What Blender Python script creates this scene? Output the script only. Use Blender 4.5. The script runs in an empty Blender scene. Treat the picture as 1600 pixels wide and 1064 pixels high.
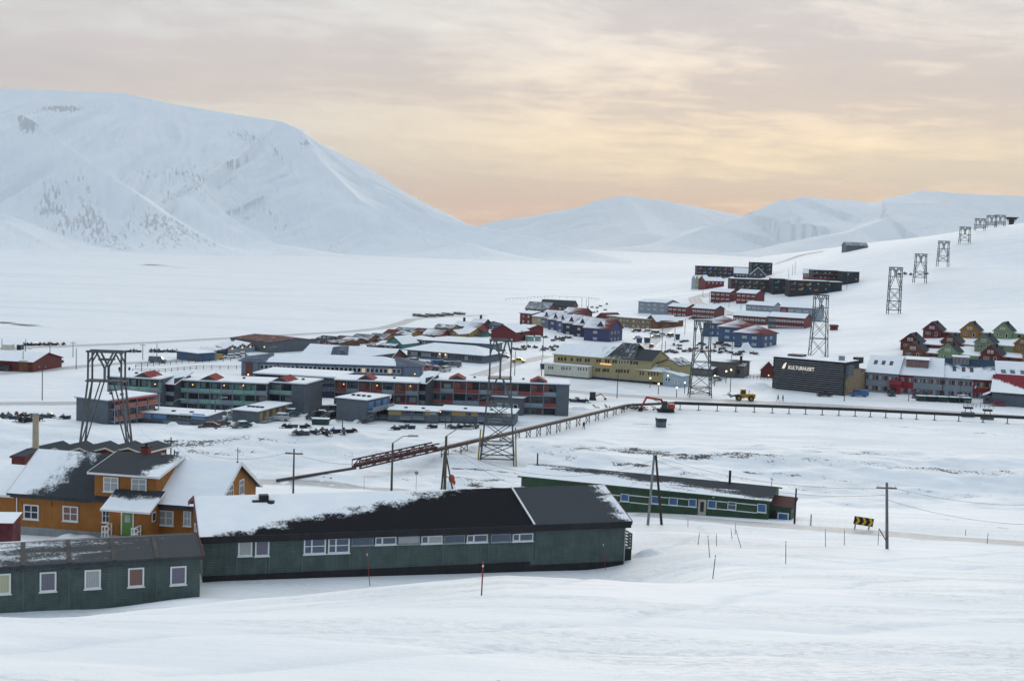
import bpy, math, random
import numpy as np
from math import radians, sin, cos, tan, atan2, sqrt, pi
from mathutils import Vector, Matrix

sc = bpy.context.scene
COL = sc.collection
random.seed(7)
RNG = np.random.RandomState(11)

# ------------------------------------------------------------------ camera
F_PX = 2000.0                      # focal length in pixels of a 1600 wide picture
CAM_Z = 43.0
ROLL = radians(2.0)
PITCH = math.atan(162.0 / F_PX * cos(ROLL))
UPV = Vector((0, sin(PITCH), cos(PITCH))); FWD = Vector((0, cos(PITCH), -sin(PITCH))); XV = Vector((1, 0, 0))
cam = bpy.data.cameras.new('camera'); camo = bpy.data.objects.new('camera', cam); COL.objects.link(camo)
cam.sensor_width = 36.0; cam.lens = 36.0 * F_PX / 1600.0
cam.clip_start = 0.5; cam.clip_end = 60000
_r = cos(ROLL) * XV + sin(ROLL) * UPV; _u = -sin(ROLL) * XV + cos(ROLL) * UPV
camo.matrix_world = Matrix(((_r.x, _u.x, -FWD.x, 0), (_r.y, _u.y, -FWD.y, 0), (_r.z, _u.z, -FWD.z, CAM_Z), (0, 0, 0, 1)))
sc.camera = camo

# ------------------------------------------------------------------ sky, sun, exposure
SUN_AZ = radians(11.0)             # to the right of straight ahead (+Y)
SUN_EL = radians(9.0)
world = bpy.data.worlds.new('World'); sc.world = world; world.use_nodes = True
def build_sky():
    nt = world.node_tree; N = nt.nodes; K = nt.links; N.clear()
    def node(t, **kw):
        n = N.new(t)
        for k, v in kw.items(): setattr(n, k, v)
        return n
    def val(x):
        n = node('ShaderNodeValue'); n.outputs[0].default_value = x; return n.outputs[0]
    def m(op, a, b=None, c=None, clamp=False):
        n = node('ShaderNodeMath', operation=op, use_clamp=clamp)
        for i, s in enumerate((a, b, c)):
            if s is None: continue
            if isinstance(s, (int, float)): n.inputs[i].default_value = s
            else: K.new(s, n.inputs[i])
        return n.outputs[0]
    def mix(f, a, b, blend='MIX'):
        n = node('ShaderNodeMix', data_type='RGBA', blend_type=blend)
        if isinstance(f, (int, float)): n.inputs[0].default_value = f
        else: K.new(f, n.inputs[0])
        for i, s in ((6, a), (7, b)):
            if isinstance(s, tuple): n.inputs[i].default_value = s + (1,)
            else: K.new(s, n.inputs[i])
        return n.outputs[2]
    def ramp(f, stops, interp='LINEAR'):
        n = node('ShaderNodeValToRGB'); K.new(f, n.inputs[0]); cr = n.color_ramp; cr.interpolation = interp
        while len(cr.elements) < len(stops): cr.elements.new(0.5)
        for e, (p, c) in zip(cr.elements, stops): e.position = p; e.color = tuple(c) + (1,)
        return n.outputs[0]
    def noise(vec, scale, detail, rough=0.55, dist=0.0):
        n = node('ShaderNodeTexNoise'); K.new(vec, n.inputs['Vector']); n.inputs['Scale'].default_value = scale
        n.inputs['Detail'].default_value = detail; n.inputs['Roughness'].default_value = rough; n.inputs['Distortion'].default_value = dist
        return n.outputs['Fac']
    tc = node('ShaderNodeTexCoord'); sep = node('ShaderNodeSeparateXYZ'); K.new(tc.outputs['Generated'], sep.inputs[0])
    X, Y, Z = sep.outputs
    Zp = m('MAXIMUM', Z, 0.0)
    # cloud sheet: the direction projected on a flat layer overhead
    inv = m('DIVIDE', 1.0, m('ADD', Zp, 0.085))
    cb = node('ShaderNodeCombineXYZ'); K.new(m('MULTIPLY', X, inv), cb.inputs[0]); K.new(m('MULTIPLY', Y, inv), cb.inputs[1])
    mp = node('ShaderNodeMapping'); K.new(cb.outputs[0], mp.inputs[0]); mp.inputs['Rotation'].default_value = (0, 0, radians(-24)); mp.inputs['Scale'].default_value = (0.55, 0.75, 1); mp.inputs['Location'].default_value = (1.7, 0.35, 0)
    n1 = noise(mp.outputs[0], 0.75, 6, 0.60, 0.4)
    mp2 = node('ShaderNodeMapping'); K.new(cb.outputs[0], mp2.inputs[0]); mp2.inputs['Rotation'].default_value = (0, 0, radians(-12)); mp2.inputs['Scale'].default_value = (1.5, 1.8, 1)
    n2 = noise(mp2.outputs[0], 2.3, 6, 0.64, 0.3)
    # closeness to the sunset direction, on the horizon circle
    hl = m('SQRT', m('ADD', m('ADD', m('MULTIPLY', X, X), m('MULTIPLY', Y, Y)), 1e-6))
    ca = m('DIVIDE', m('ADD', m('MULTIPLY', X, sin(SUN_AZ)), m('MULTIPLY', Y, cos(SUN_AZ))), hl)
    near = m('POWER', m('MULTIPLY_ADD', ca, 0.5, 0.5), 20.0)      # wide glow round the sunset
    # colours by elevation (Z = sine of elevation) towards the sunset and away from it
    zr = m('MULTIPLY', Zp, 4.0, clamp=True)
    sun_side = ramp(zr, [(0.0, (1.02, 0.55, 0.32)), (0.12, (1.10, 0.70, 0.40)), (0.24, (1.12, 0.86, 0.52)), (0.42, (0.90, 0.72, 0.56)), (0.62, (0.78, 0.69, 0.63)), (1.0, (0.74, 0.73, 0.73))])
    far_side = ramp(zr, [(0.0, (0.70, 0.55, 0.49)), (0.25, (0.70, 0.61, 0.58)), (0.6, (0.70, 0.67, 0.67)), (1.0, (0.72, 0.75, 0.78))])
    cloud = mix(near, far_side, sun_side)
    # thick cloud is greyer, thin cloud lets the pale sky through
    thick = mix(0.5, cloud, (0.49, 0.46, 0.475))
    sky_n = node('ShaderNodeTexSky', sky_type='NISHITA'); sky_n.sun_disc = False
    sky_n.sun_elevation = SUN_EL; sky_n.sun_rotation = SUN_AZ; sky_n.altitude = 50; sky_n.air_density = 1.0; sky_n.dust_density = 1.5
    gap_c = mix(1.0, sky_n.outputs[0], (0.085, 0.085, 0.085), 'MULTIPLY')
    gap = mix(0.9, gap_c, mix(near, (0.74, 0.82, 0.84), ramp(zr, [(0.0, (0.98, 0.66, 0.38)), (0.3, (1.04, 0.83, 0.56)), (0.6, (0.90, 0.86, 0.80)), (1.0, (0.80, 0.88, 0.89))])))
    s = m('ADD', m('MULTIPLY', n1, 0.70), m('MULTIPLY', n2, 0.30))
    f_thick = node('ShaderNodeMapRange'); K.new(s, f_thick.inputs[0]); f_thick.inputs[1].default_value = 0.44; f_thick.inputs[2].default_value = 0.66
    f_gap = node('ShaderNodeMapRange'); K.new(s, f_gap.inputs[0]); f_gap.inputs[1].default_value = 0.52; f_gap.inputs[2].default_value = 0.36
    low = node('ShaderNodeMapRange'); low.interpolation_type = 'SMOOTHSTEP'; K.new(Zp, low.inputs[0]); low.inputs[1].default_value = 0.04; low.inputs[2].default_value = 0.13; low.inputs[3].default_value = 0.3
    c = mix(m('MULTIPLY', m('MULTIPLY', f_thick.outputs[0], low.outputs[0]), 0.8), cloud, thick)
    c = mix(m('MULTIPLY', f_gap.outputs[0], 0.8), c, gap)
    # overhead, out of view, the sky is set brighter and cooler to light the snow
    up = node('ShaderNodeMapRange'); up.interpolation_type = 'SMOOTHSTEP'; K.new(Zp, up.inputs[0]); up.inputs[1].default_value = 0.16; up.inputs[2].default_value = 0.75
    c = mix(m('MULTIPLY', up.outputs[0], 0.9), c, (0.93, 1.01, 1.08))
    back = node('ShaderNodeMapRange'); back.interpolation_type = 'SMOOTHSTEP'; K.new(Y, back.inputs[0]); back.inputs[1].default_value = 0.35; back.inputs[2].default_value = -0.6
    c = mix(m('MULTIPLY', back.outputs[0], 0.85), c, (0.37, 0.49, 0.64))
    bg = node('ShaderNodeBackground'); K.new(c, bg.inputs[0]); bg.inputs[1].default_value = 1.06
    out = node('ShaderNodeOutputWorld'); K.new(bg.outputs[0], out.inputs[0])
build_sky()
sl = bpy.data.lights.new('sun', 'SUN'); sl.energy = 1.6; sl.angle = radians(24); sl.color = (1.0, 0.86, 0.70)
so = bpy.data.objects.new('sun', sl); COL.objects.link(so)
so.rotation_euler = Vector((-sin(SUN_AZ) * cos(SUN_EL), -cos(SUN_AZ) * cos(SUN_EL), -sin(SUN_EL))).to_track_quat('-Z', 'Y').to_euler()
sc.view_settings.view_transform = 'Standard'; sc.view_settings.look = 'None'; sc.view_settings.gamma = 1.0
sc.view_settings.use_curve_mapping = False; sc.view_settings.exposure = 0.0
sc.cycles.max_bounces = 5; sc.cycles.diffuse_bounces = 3; sc.cycles.glossy_bounces = 2; sc.cycles.volume_bounces = 0

# ------------------------------------------------------------------ picture rays to places in the world
def ray(px, py):
    u = (px - 800.0) / F_PX; v = (532.0 - py) / F_PX
    u2 = u * cos(ROLL) - v * sin(ROLL); v2 = u * sin(ROLL) + v * cos(ROLL)
    return XV * u2 + UPV * v2 + FWD
def at(px, py, d):
    r = ray(px, py); return Vector((0, 0, CAM_Z)) + r * (d / r.y)

# ------------------------------------------------------------------ value noise (numpy)
def _hash(ix, iy, seed):
    h = (ix.astype(np.int64) * 374761393 + iy.astype(np.int64) * 668265263 + seed * 1442695041) & 0xFFFFFFFF
    h = ((h ^ (h >> 13)) * 1274126177) & 0xFFFFFFFF
    h = h ^ (h >> 16)
    return (h & 0xFFFFFF) / float(0xFFFFFF)
def vnoise(x, y, seed=0):
    x = np.asarray(x, float); y = np.asarray(y, float)
    ix = np.floor(x); iy = np.floor(y); fx = x - ix; fy = y - iy
    fx = fx * fx * fx * (fx * (fx * 6 - 15) + 10); fy = fy * fy * fy * (fy * (fy * 6 - 15) + 10)
    a = _hash(ix, iy, seed); b = _hash(ix + 1, iy, seed); c = _hash(ix, iy + 1, seed); d = _hash(ix + 1, iy + 1, seed)
    return (a * (1 - fx) + b * fx) * (1 - fy) + (c * (1 - fx) + d * fx) * fy
def fbm(x, y, oct=4, seed=0, gain=0.5):
    s = 0; a = 1; t = 0
    for i in range(oct):
        s = s + a * (vnoise(x, y, seed + i * 17) * 2 - 1); t += a; a *= gain; x = x * 2.03 + 13.7; y = y * 2.03 - 7.1
    return s / t
def ridged(x, y, oct=4, seed=0):
    s = 0; a = 1; t = 0
    for i in range(oct):
        s = s + a * (1 - np.abs(vnoise(x, y, seed + i * 31) * 2 - 1)); t += a; a *= 0.5; x = x * 2.1 + 5.3; y = y * 2.1 + 9.1
    return s / t
def sstep(a, b, x):
    t = np.clip((np.asarray(x, float) - a) / (b - a), 0, 1); return t * t * (3 - 2 * t)

# ------------------------------------------------------------------ terrain height
_PY = np.array([-300, -40, -8, 0, 16, 40, 60, 70, 78, 85, 97, 110, 125, 140, 165, 185, 205, 222, 236, 246, 256, 266, 278, 330, 400, 30000.])
_PL = np.array([95, 52, 43, 41.3, 37.3, 31.2, 26.2, 23.6, 20.2, 17.5, 16.95, 15.9, 14.2, 12.6, 8.4, 4.6, 2.2, 0.6, 1.4, 2.6, 2.4, 1.2, 0.2, 0.0, 0, 0])
_PR = np.array([95, 52, 43, 41.3, 37.3, 31.2, 26.4, 24.2, 22.6, 21.2, 18.9, 16.8, 14.7, 13.0, 8.8, 4.8, 2.2, 0.6, 1.4, 2.6, 2.4, 1.2, 0.2, 0.0, 0, 0])
_yy = np.concatenate([np.arange(-300, 420, 1.0), [30000.]])
def _smooth(p):
    q = np.interp(_yy, _PY, p); k = np.exp(-0.5 * (np.arange(-9, 10) / 3.0) ** 2); k /= k.sum()
    q[9:-10] = np.convolve(q, k, 'same')[9:-10]; return q
_QL = _smooth(_PL); _QR = _smooth(_PR)
_HILL = np.array([
 (107,450,4.0),(187,630,12.7),(239,750,26),(269,800,34),(318,900,51),(358,980,62),(396,1050,67),(270,1000,43.5),(200,1000,25),(124,830,12),
 (212,800,20.4),(108,570,6.8),(158,480,10),(190,480,11),(154,440,5.3),(88,380,0),(260,650,19),(320,800,37),(460,1150,73),(150,700,9),
 (0,300,0),(60,320,0),(150,345,0),(300,330,0),(30,450,0),(60,520,1.5),(40,650,0),(60,800,2),(77,960,0),(60,1200,0),(100,1400,0),(0,600,0),(0,1000,0),
 (-100,800,0),(-100,400,0),(120,395,0),(200,1300,10),(300,1400,33),(460,1500,58),(600,1500,70),(300,500,20),(350,650,34),(450,800,62),(500,1000,80),
 (250,400,4),(400,350,10),(600,600,66),(130,1000,9),(130,1200,6),(-200,1500,0),(200,2000,0),(600,2100,10),(0,1500,0),(160,370,0),(700,1000,110),(100,440,2.5),(140,500,7)], float)
def _tps():
    P = _HILL[:, :2] / 300.0; n = len(P)
    d = np.sqrt(((P[:, None] - P[None]) ** 2).sum(-1)); K = np.where(d > 0, d ** 2 * np.log(d + 1e-9), 0) + np.eye(n) * 0.004
    A = np.zeros((n + 3, n + 3)); A[:n, :n] = K; A[:n, n] = 1; A[:n, n + 1:] = P; A[n, :n] = 1; A[n + 1:, :n] = P.T
    return P, np.linalg.solve(A, np.concatenate([_HILL[:, 2], [0, 0, 0]]))
_TP, _TW = _tps()
def hill(x, y):
    x = np.asarray(x, float); y = np.asarray(y, float)
    xc = np.clip(x, -200, 700); yc = np.clip(y, 280, 2100); z = np.zeros(np.broadcast(x, y).shape) + _TW[-3] + _TW[-2] * xc / 300 + _TW[-1] * yc / 300
    for (px, py), w in zip(_TP, _TW[:-3]):
        d2 = (xc / 300 - px) ** 2 + (yc / 300 - py) ** 2
        z = z + w * 0.5 * d2 * np.log(d2 + 1e-9)
    z = np.where(z > 0, z, 0) - 1.0
    z = 0.5 * (z + np.sqrt(z * z + 0.6)) 
    return z * sstep(20, 90, x) * sstep(325, 400, y) * (1 - sstep(1500, 2300, y))
def gz(x, y, detail=True):
    x = np.asarray(x, float); y = np.asarray(y, float)
    w = sstep(4, 15, x - 0.02 * y) ; base = np.interp(y, _yy, _QL) * (1 - w) + np.interp(y, _yy, _QR) * w
    base = base + np.clip(0.13 * (x + 3), -3.2, 0.4) * sstep(22, 50, y) * (1 - sstep(74, 84, y)) 
    base = base - 0.9 * sstep(-20, -28, x) * sstep(70, 80, y) * (1 - sstep(86, 96, y))
    z = base + hill(x, y)
    if detail:
        near = 1 - sstep(90, 170, y)
        flat_f = sstep(80, 84, y) * (1 - sstep(104, 110, y)) * (1 - sstep(10, 16, x))      # trodden shelf round the long building
        z = z + (0.35 * fbm(x / 16, y / 9, 3, 3) * near + 0.05 * fbm(x / 2.4, y / 1.3, 3, 5) * (1 - sstep(60, 120, y))) * (1 - 0.8 * flat_f) * sstep(6, 14, np.abs(y) + np.abs(x) * 0.2)
        mor = sstep(186, 205, y) * (1 - sstep(254, 272, y))
        z = z + mor * (2.0 * (ridged(x / 34 + 2, y / 22, 4, 9) - 0.58) + 0.7 * fbm(x / 9, y / 6, 3, 12))
        z = z + 0.22 * fbm(x / 40, y / 30, 3, 21) * sstep(262, 300, y) * (1 - sstep(900, 2000, y)) * sstep(60, 200, x)
        z = z + 0.9 * fbm(x / 120, y / 80, 3, 41) * sstep(640, 1000, y) * sstep(60, 260, x)
    return z
def gzf(x, y): return float(gz(np.array([x]), np.array([y]))[0])
def gp(px, py, dmax=3000.0):
    """the place on the ground that this picture ray meets"""
    r = ray(px, py); r = r / r.y
    d = np.concatenate([np.arange(8, 420, 0.5), np.arange(420, dmax, 4.0)])
    z = CAM_Z + r.z * d; g = gz(r.x * d, d); k = np.nonzero(z <= g)[0]
    if len(k) == 0: D = dmax
    else:
        i = max(k[0], 1); a = z[i - 1] - g[i - 1]; b = g[i] - z[i]; D = d[i - 1] + (d[i] - d[i - 1]) * a / max(a + b, 1e-6)
    return Vector((r.x * D, D, gzf(r.x * D, D)))

# ------------------------------------------------------------------ materials
MATS = {}
def lin(c):
    return tuple(((v / 255.0) / 12.92 if v <= 10 else (((v / 255.0) + 0.055) / 1.055) ** 2.4) for v in c)
def new_mat(name):
    m = bpy.data.materials.new(name); m.use_nodes = True; nt = m.node_tree
    b = nt.nodes['Principled BSDF']; return m, nt, b
def _n(nt, t, ins=None, **kw):
    n = nt.nodes.new(t)
    for k, v in kw.items(): setattr(n, k, v)
    for k, v in (ins or {}).items():
        if hasattr(v, 'is_output') or isinstance(v, bpy.types.NodeSocket): nt.links.new(v, n.inputs[k])
        else: n.inputs[k].default_value = v
    return n
def _mix(nt, f, a, b, blend='MIX'):
    n = nt.nodes.new('ShaderNodeMix'); n.data_type = 'RGBA'; n.blend_type = blend
    for i, s in ((0, f), (6, a), (7, b)):
        if isinstance(s, bpy.types.NodeSocket): nt.links.new(s, n.inputs[i])
        elif isinstance(s, (int, float)): n.inputs[i].default_value = s
        else: n.inputs[i].default_value = tuple(s) + (1,)
    return n.outputs[2]
def _m(nt, op, a, b=None, c=None, clamp=False):
    n = nt.nodes.new('ShaderNodeMath'); n.operation = op; n.use_clamp = clamp
    for i, s in enumerate((a, b, c)):
        if s is None: continue
        if isinstance(s, bpy.types.NodeSocket): nt.links.new(s, n.inputs[i])
        else: n.inputs[i].default_value = s
    return n.outputs[0]
def _map(nt, x, a, b, c=0.0, d=1.0, smooth=True):
    n = nt.nodes.new('ShaderNodeMapRange'); n.interpolation_type = 'SMOOTHSTEP' if smooth else 'LINEAR'
    nt.links.new(x, n.inputs[0])
    for i, v in ((1, a), (2, b), (3, c), (4, d)): n.inputs[i].default_value = v
    return n.outputs[0]
def _noise(nt, vec, scale, detail=4, rough=0.55, dist=0.0):
    n = nt.nodes.new('ShaderNodeTexNoise'); nt.links.new(vec, n.inputs['Vector']); n.inputs['Scale'].default_value = scale
    n.inputs['Detail'].default_value = detail; n.inputs['Roughness'].default_value = rough; n.inputs['Distortion'].default_value = dist
    return n.outputs['Fac']
def _mapping(nt, vec, scale=(1, 1, 1), loc=(0, 0, 0), rot=(0, 0, 0)):
    n = nt.nodes.new('ShaderNodeMapping'); nt.links.new(vec, n.inputs[0]); n.inputs['Scale'].default_value = scale
    n.inputs['Location'].default_value = loc; n.inputs['Rotation'].default_value = rot; return n.outputs[0]
def _pos(nt): return nt.nodes.new('ShaderNodeNewGeometry').outputs['Position']
def _objc(nt): return nt.nodes.new('ShaderNodeTexCoord').outputs['Object']
SNOW = (0.84, 0.87, 0.90)
# ------------------------------------------------------------------ object helpers
def link(o, parent=None):
    COL.objects.link(o)
    if parent is not None: o.parent = parent
    return o
def tag(o, label=None, cat=None, group=None, kind=None):
    if label: o['label'] = label
    if cat: o['category'] = cat
    if group: o['group'] = group
    if kind: o['kind'] = kind
    return o
def grid_mesh(name, X, Y, Z, mat, kind='structure', attrs=None):
    nr, nc = X.shape
    me = bpy.data.meshes.new(name); nv = nr * nc
    co = np.stack([X, Y, Z], -1).reshape(-1, 3).astype(np.float32)
    i = np.arange(nr - 1)[:, None] * nc + np.arange(nc - 1)[None]
    q = np.stack([i, i + 1, i + nc + 1, i + nc], -1).reshape(-1, 4).astype(np.int32)
    me.vertices.add(nv); me.vertices.foreach_set('co', co.ravel())
    me.loops.add(q.size); me.loops.foreach_set('vertex_index', q.ravel())
    me.polygons.add(len(q)); me.polygons.foreach_set('loop_start', np.arange(0, q.size, 4, dtype=np.int32)); me.polygons.foreach_set('loop_total', np.full(len(q), 4, np.int32))
    me.polygons.foreach_set('use_smooth', np.ones(len(q), bool))
    for k, v in (attrs or {}).items():
        a = me.attributes.new(k, 'FLOAT', 'POINT'); a.data.foreach_set('value', v.ravel().astype(np.float32))
    me.update(); me.validate(); me.materials.append(mat)
    o = bpy.data.objects.new(name, me); link(o); o['kind'] = kind
    return o
def polydist(x, y, pts):
    """distance to a polyline and position along it (0..1 per vertex index)"""
    best = np.full(np.shape(x), 1e9); t_at = np.zeros(np.shape(x))
    for k in range(len(pts) - 1):
        ax, ay = pts[k][:2]; bx, by = pts[k + 1][:2]; dx, dy = bx - ax, by - ay
        t = np.clip(((x - ax) * dx + (y - ay) * dy) / (dx * dx + dy * dy + 1e-9), 0, 1)
        d = np.hypot(x - ax - t * dx, y - ay - t * dy); s = d < best
        best = np.where(s, d, best); t_at = np.where(s, k + t, t_at)
    return best, t_at

# ------------------------------------------------------------------ snow and ground
def snow_mat():
    m, nt, b = new_mat('snow_ground'); p = _pos(nt)
    at_ = _n(nt, 'ShaderNodeAttribute', attribute_name='rock').outputs['Fac']
    dirt = _n(nt, 'ShaderNodeAttribute', attribute_name='dirt').outputs['Fac']
    # snow: wind-packed patches
    w = _noise(nt, _mapping(nt, p, (0.10, 0.30, 0.2)), 1.0, 5, 0.6, 0.4)
    w2 = _noise(nt, _mapping(nt, p, (0.5, 1.6, 0.6)), 1.0, 5, 0.65)
    col = _mix(nt, _map(nt, w, 0.35, 0.7), (0.80, 0.835, 0.865), (0.875, 0.885, 0.89))
    col = _mix(nt, _m(nt, 'MULTIPLY', _map(nt, w2, 0.52, 0.72), 0.16), col, (0.70, 0.73, 0.75))
    wide = _noise(nt, _mapping(nt, p, (0.006, 0.03, 0.01)), 1.0, 6, 0.62, 0.6)
    col = _mix(nt, _m(nt, 'MULTIPLY', _map(nt, wide, 0.48, 0.68), 0.42), col, (0.64, 0.69, 0.74))
    # wind-ruffled crust in bands
    rb = _noise(nt, _mapping(nt, p, (0.06, 0.20, 0.1), (3, 1, 0)), 1.0, 3, 0.6, 0.5); rfine = _noise(nt, _mapping(nt, p, (3.0, 4.2, 3.0)), 1.0, 5, 0.78, 0.4)
    ruf = _m(nt, 'MULTIPLY', _map(nt, rb, 0.42, 0.62, 0.12, 1.0), _map(nt, rfine, 0.50, 0.62))
    col = _mix(nt, _m(nt, 'MULTIPLY', ruf, 0.55), col, (0.62, 0.70, 0.77))
    trk = _n(nt, 'ShaderNodeAttribute', attribute_name='track').outputs['Fac']
    col = _mix(nt, _m(nt, 'MULTIPLY', trk, _map(nt, rfine, 0.35, 0.6, 0.2, 0.7)), col, (0.60, 0.67, 0.73))
    # trodden, slightly dirty snow
    dn = _noise(nt, _mapping(nt, p, (0.16, 0.5, 0.3)), 1.0, 6, 0.65, 0.3)
    df = _m(nt, 'MULTIPLY', dirt, _map(nt, dn, 0.28, 0.68, 0.25, 1.0))
    col = _mix(nt, df, col, (0.56, 0.545, 0.52))
    # bare ground: stones and dry tufts sticking out of the snow
    g1 = _noise(nt, _mapping(nt, p, (0.30, 0.42, 0.6)), 1.0, 5, 0.72, 0.6); g2 = _noise(nt, _mapping(nt, p, (2.2, 1.5, 2.0)), 1.0, 4, 0.75)
    gs = _m(nt, 'ADD', _m(nt, 'MULTIPLY', g1, 0.45), _m(nt, 'MULTIPLY', g2, 0.55))
    rf = _map(nt, _m(nt, 'ADD', gs, _m(nt, 'MULTIPLY', at_, 0.36)), 0.655, 0.72)
    rcol = _mix(nt, g2, (0.025, 0.032, 0.038), (0.10, 0.105, 0.105))
    col = _mix(nt, rf, col, rcol)
    nt.links.new(col, b.inputs['Base Color']); b.inputs['Roughness'].default_value = 0.75; b.inputs['Specular IOR Level'].default_value = 0.25
    h = _m(nt, 'ADD', _m(nt, 'MULTIPLY', w, 0.8), _m(nt, 'MULTIPLY', rfine, 0.22))
    h = _m(nt, 'ADD', h, _m(nt, 'SUBTRACT', _m(nt, 'MULTIPLY', rf, 0.1), _m(nt, 'MULTIPLY', ruf, 0.22)))
    bp = _n(nt, 'ShaderNodeBump', {'Strength': 0.55, 'Distance': 0.35, 'Height': h}); nt.links.new(bp.outputs[0], b.inputs['Normal'])
    return m
def rockline_mask(x, y):
    """where bare stones show through: along the edges of the river bank and a few wind-swept lines"""
    m = np.zeros(np.shape(x)); big = fbm(x / 30, y / 30, 3, 77)
    def line(pix, width, amp, jit=2.5):
        nonlocal m
        pts = [gp(*q) for q in pix]; pts = [(p.x, p.y) for p in pts]
        d, _ = polydist(x, y + jit * fbm(x / 11, y / 11, 3, 5), pts)
        m = np.maximum(m, (amp + 0.10) * np.exp(-(d / width) ** 2) * np.clip(0.72 + 0.9 * big, 0, 1.15))
    line([(270, 690), (380, 685), (450, 690), (520, 700), (600, 712)], 3.2, 0.62)
    line([(540, 712), (580, 708), (620, 716)], 3.0, 0.7)
    line([(300, 704), (380, 716), (470, 728), (520, 735)], 2.2, 0.45)
    line([(700, 700), (760, 706), (830, 712), (900, 704), (990, 700), (1040, 710)], 2.4, 0.5)
    rr = random.Random(5)
    for i in range(26):
        x0 = rr.uniform(260, 1560); y0 = rr.uniform(688, 758) + max(0, (x0 - 1000) * 0.03); n = rr.uniform(40, 130); dy = rr.uniform(-2, 9)
        line([(x0, y0), (x0 + n * 0.5, y0 + dy * 0.3 + rr.uniform(-3, 3)), (x0 + n, y0 + dy)], rr.uniform(0.7, 1.5), rr.uniform(0.42, 0.62), 1.5)
    line([(810, 702), (850, 712), (880, 720)], 3.5, 0.7)
    line([(1060, 712), (1180, 712), (1300, 718), (1400, 728), (1480, 735), (1600, 742)], 2.4, 0.55)
    line([(1250, 765), (1300, 772), (1340, 782)], 1.6, 0.78); line([(1275, 781), (1320, 785), (1356, 794)], 1.2, 0.85)
    line([(1240, 762), (1400, 770), (1500, 775), (1600, 778)], 2.2, 0.52)
    line([(1440, 804), (1500, 815), (1575, 826)], 0.9, 0.72)
    line([(740, 756), (790, 765), (830, 772)], 2.2, 0.55); line([(640, 740), (720, 746), (780, 748)], 2.2, 0.45)
    line([(1390, 664), (1450, 670), (1520, 676), (1590, 682)], 1.4, 0.66)
    line([(990, 662), (1030, 664), (1062, 662)], 1.0, 0.75, 0.5)
    line([(0, 545), (80, 548), (170, 540)], 3, 0.3); line([(0, 504), (40, 508), (84, 514)], 4, 0.7, 3)
    line([(150, 518), (200, 506), (240, 498)], 5, 0.2); line([(190, 416), (240, 414), (278, 418)], 18, 0.5, 20)
    line([(680, 505), (730, 492), (770, 490)], 6, 0.35)
    return m
def polar(pxa, pxb, nc, dist):
    a = (np.linspace(pxa, pxb, nc) - 800) / F_PX
    return np.tile(a, (len(dist), 1)) * np.asarray(dist)[:, None], np.tile(np.asarray(dist)[:, None], (1, nc))
M_SNOW = snow_mat()
def ground():
    # columns: dense where the lens looks, coarse to the sides
    a = np.concatenate([np.linspace(-3.2, -0.52, 60)[:-1], np.linspace(-0.52, 0.52, 640), np.linspace(0.52, 3.2, 60)[1:]])
    d = np.concatenate([np.arange(9, 80, 0.55), np.arange(80, 300, 0.8), np.arange(300, 460, 2.0), np.arange(460, 1300, 9.0), np.geomspace(1300, 16000, 60)])
    X = a[None] * d[:, None]; Y = np.tile(d[:, None], (1, len(a)))
    Z = gz(X, Y)
    rock = rockline_mask(X, Y)
    dirt = np.zeros_like(X)
    def blob(pix, w, amp):
        nonlocal dirt
        pts = [gp(*q) for q in pix]; dd, _ = polydist(X, Y, [(p.x, p.y) for p in pts]); dirt = np.maximum(dirt, amp * np.exp(-(dd / w) ** 2))
    blob([(480, 655), (560, 640)], 9, 0.5); blob([(480, 680), (700, 676)], 6, 0.3); blob([(870, 610), (1000, 600)], 12, 0.5); blob([(880, 630), (960, 624)], 5, 0.5)
    blob([(990, 645), (1060, 640)], 5, 0.5); blob([(640, 600), (720, 600)], 10, 0.35); blob([(820, 545), (1040, 540)], 10, 0.35); blob([(1060, 550), (1160, 540)], 12, 0.35)
    blob([(1350, 625), (1540, 632)], 6, 0.6); blob([(1130, 600), (1200, 610)], 8, 0.5); blob([(1340, 615), (1420, 625)], 5, 0.5)
    blob([(700, 920), (1000, 890), (1100, 850), (1000, 820)], 5, 0.30); blob([(1100, 850), (1250, 860)], 7, 0.22); blob([(260, 590), (480, 560)], 12, 0.15)
    track = np.zeros_like(X)
    for pix in ([(960, 975), (1150, 935), (1350, 910), (1620, 900)], [(-20, 1015), (400, 988), (900, 975), (1300, 988), (1620, 970)], [(1040, 905), (1230, 880), (1430, 893), (1620, 882)], [(250, 1050), (800, 1012), (1200, 1022), (1620, 1040)], [(1230, 868), (1330, 880), (1420, 872), (1620, 862)],
                [(990, 872), (1060, 850), (1110, 836), (1090, 822)], [(560, 930), (800, 918), (1000, 905), (1120, 880)], [(420, 690), (520, 686), (700, 684), (860, 676)], [(1000, 690), (1200, 684), (1400, 690), (1620, 702)]):
        pts = [gp(*q) for q in pix]; dd, _ = polydist(X, Y + 0.8 * fbm(X / 9, Y / 9, 2, 3), [(p.x, p.y) for p in pts]); track = np.maximum(track, np.exp(-((np.abs(dd) - 0.0) / 0.38) ** 2))
    Z = Z - 0.07 * track
    o = grid_mesh('ground', X, Y, Z, M_SNOW, attrs={'rock': rock, 'dirt': dirt, 'track': track})
    # the slope the photographer stands on and what lies behind him
    a2 = np.linspace(-900, 900, 60); y2 = np.concatenate([np.linspace(-900, -60, 20), np.linspace(-50, 9.3, 40)])
    X2, Y2 = np.meshgrid(a2, y2); Z2 = gz(X2, Y2); 
    grid_mesh('hillside', X2, Y2, Z2, M_SNOW)
    return o
ground()

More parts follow.
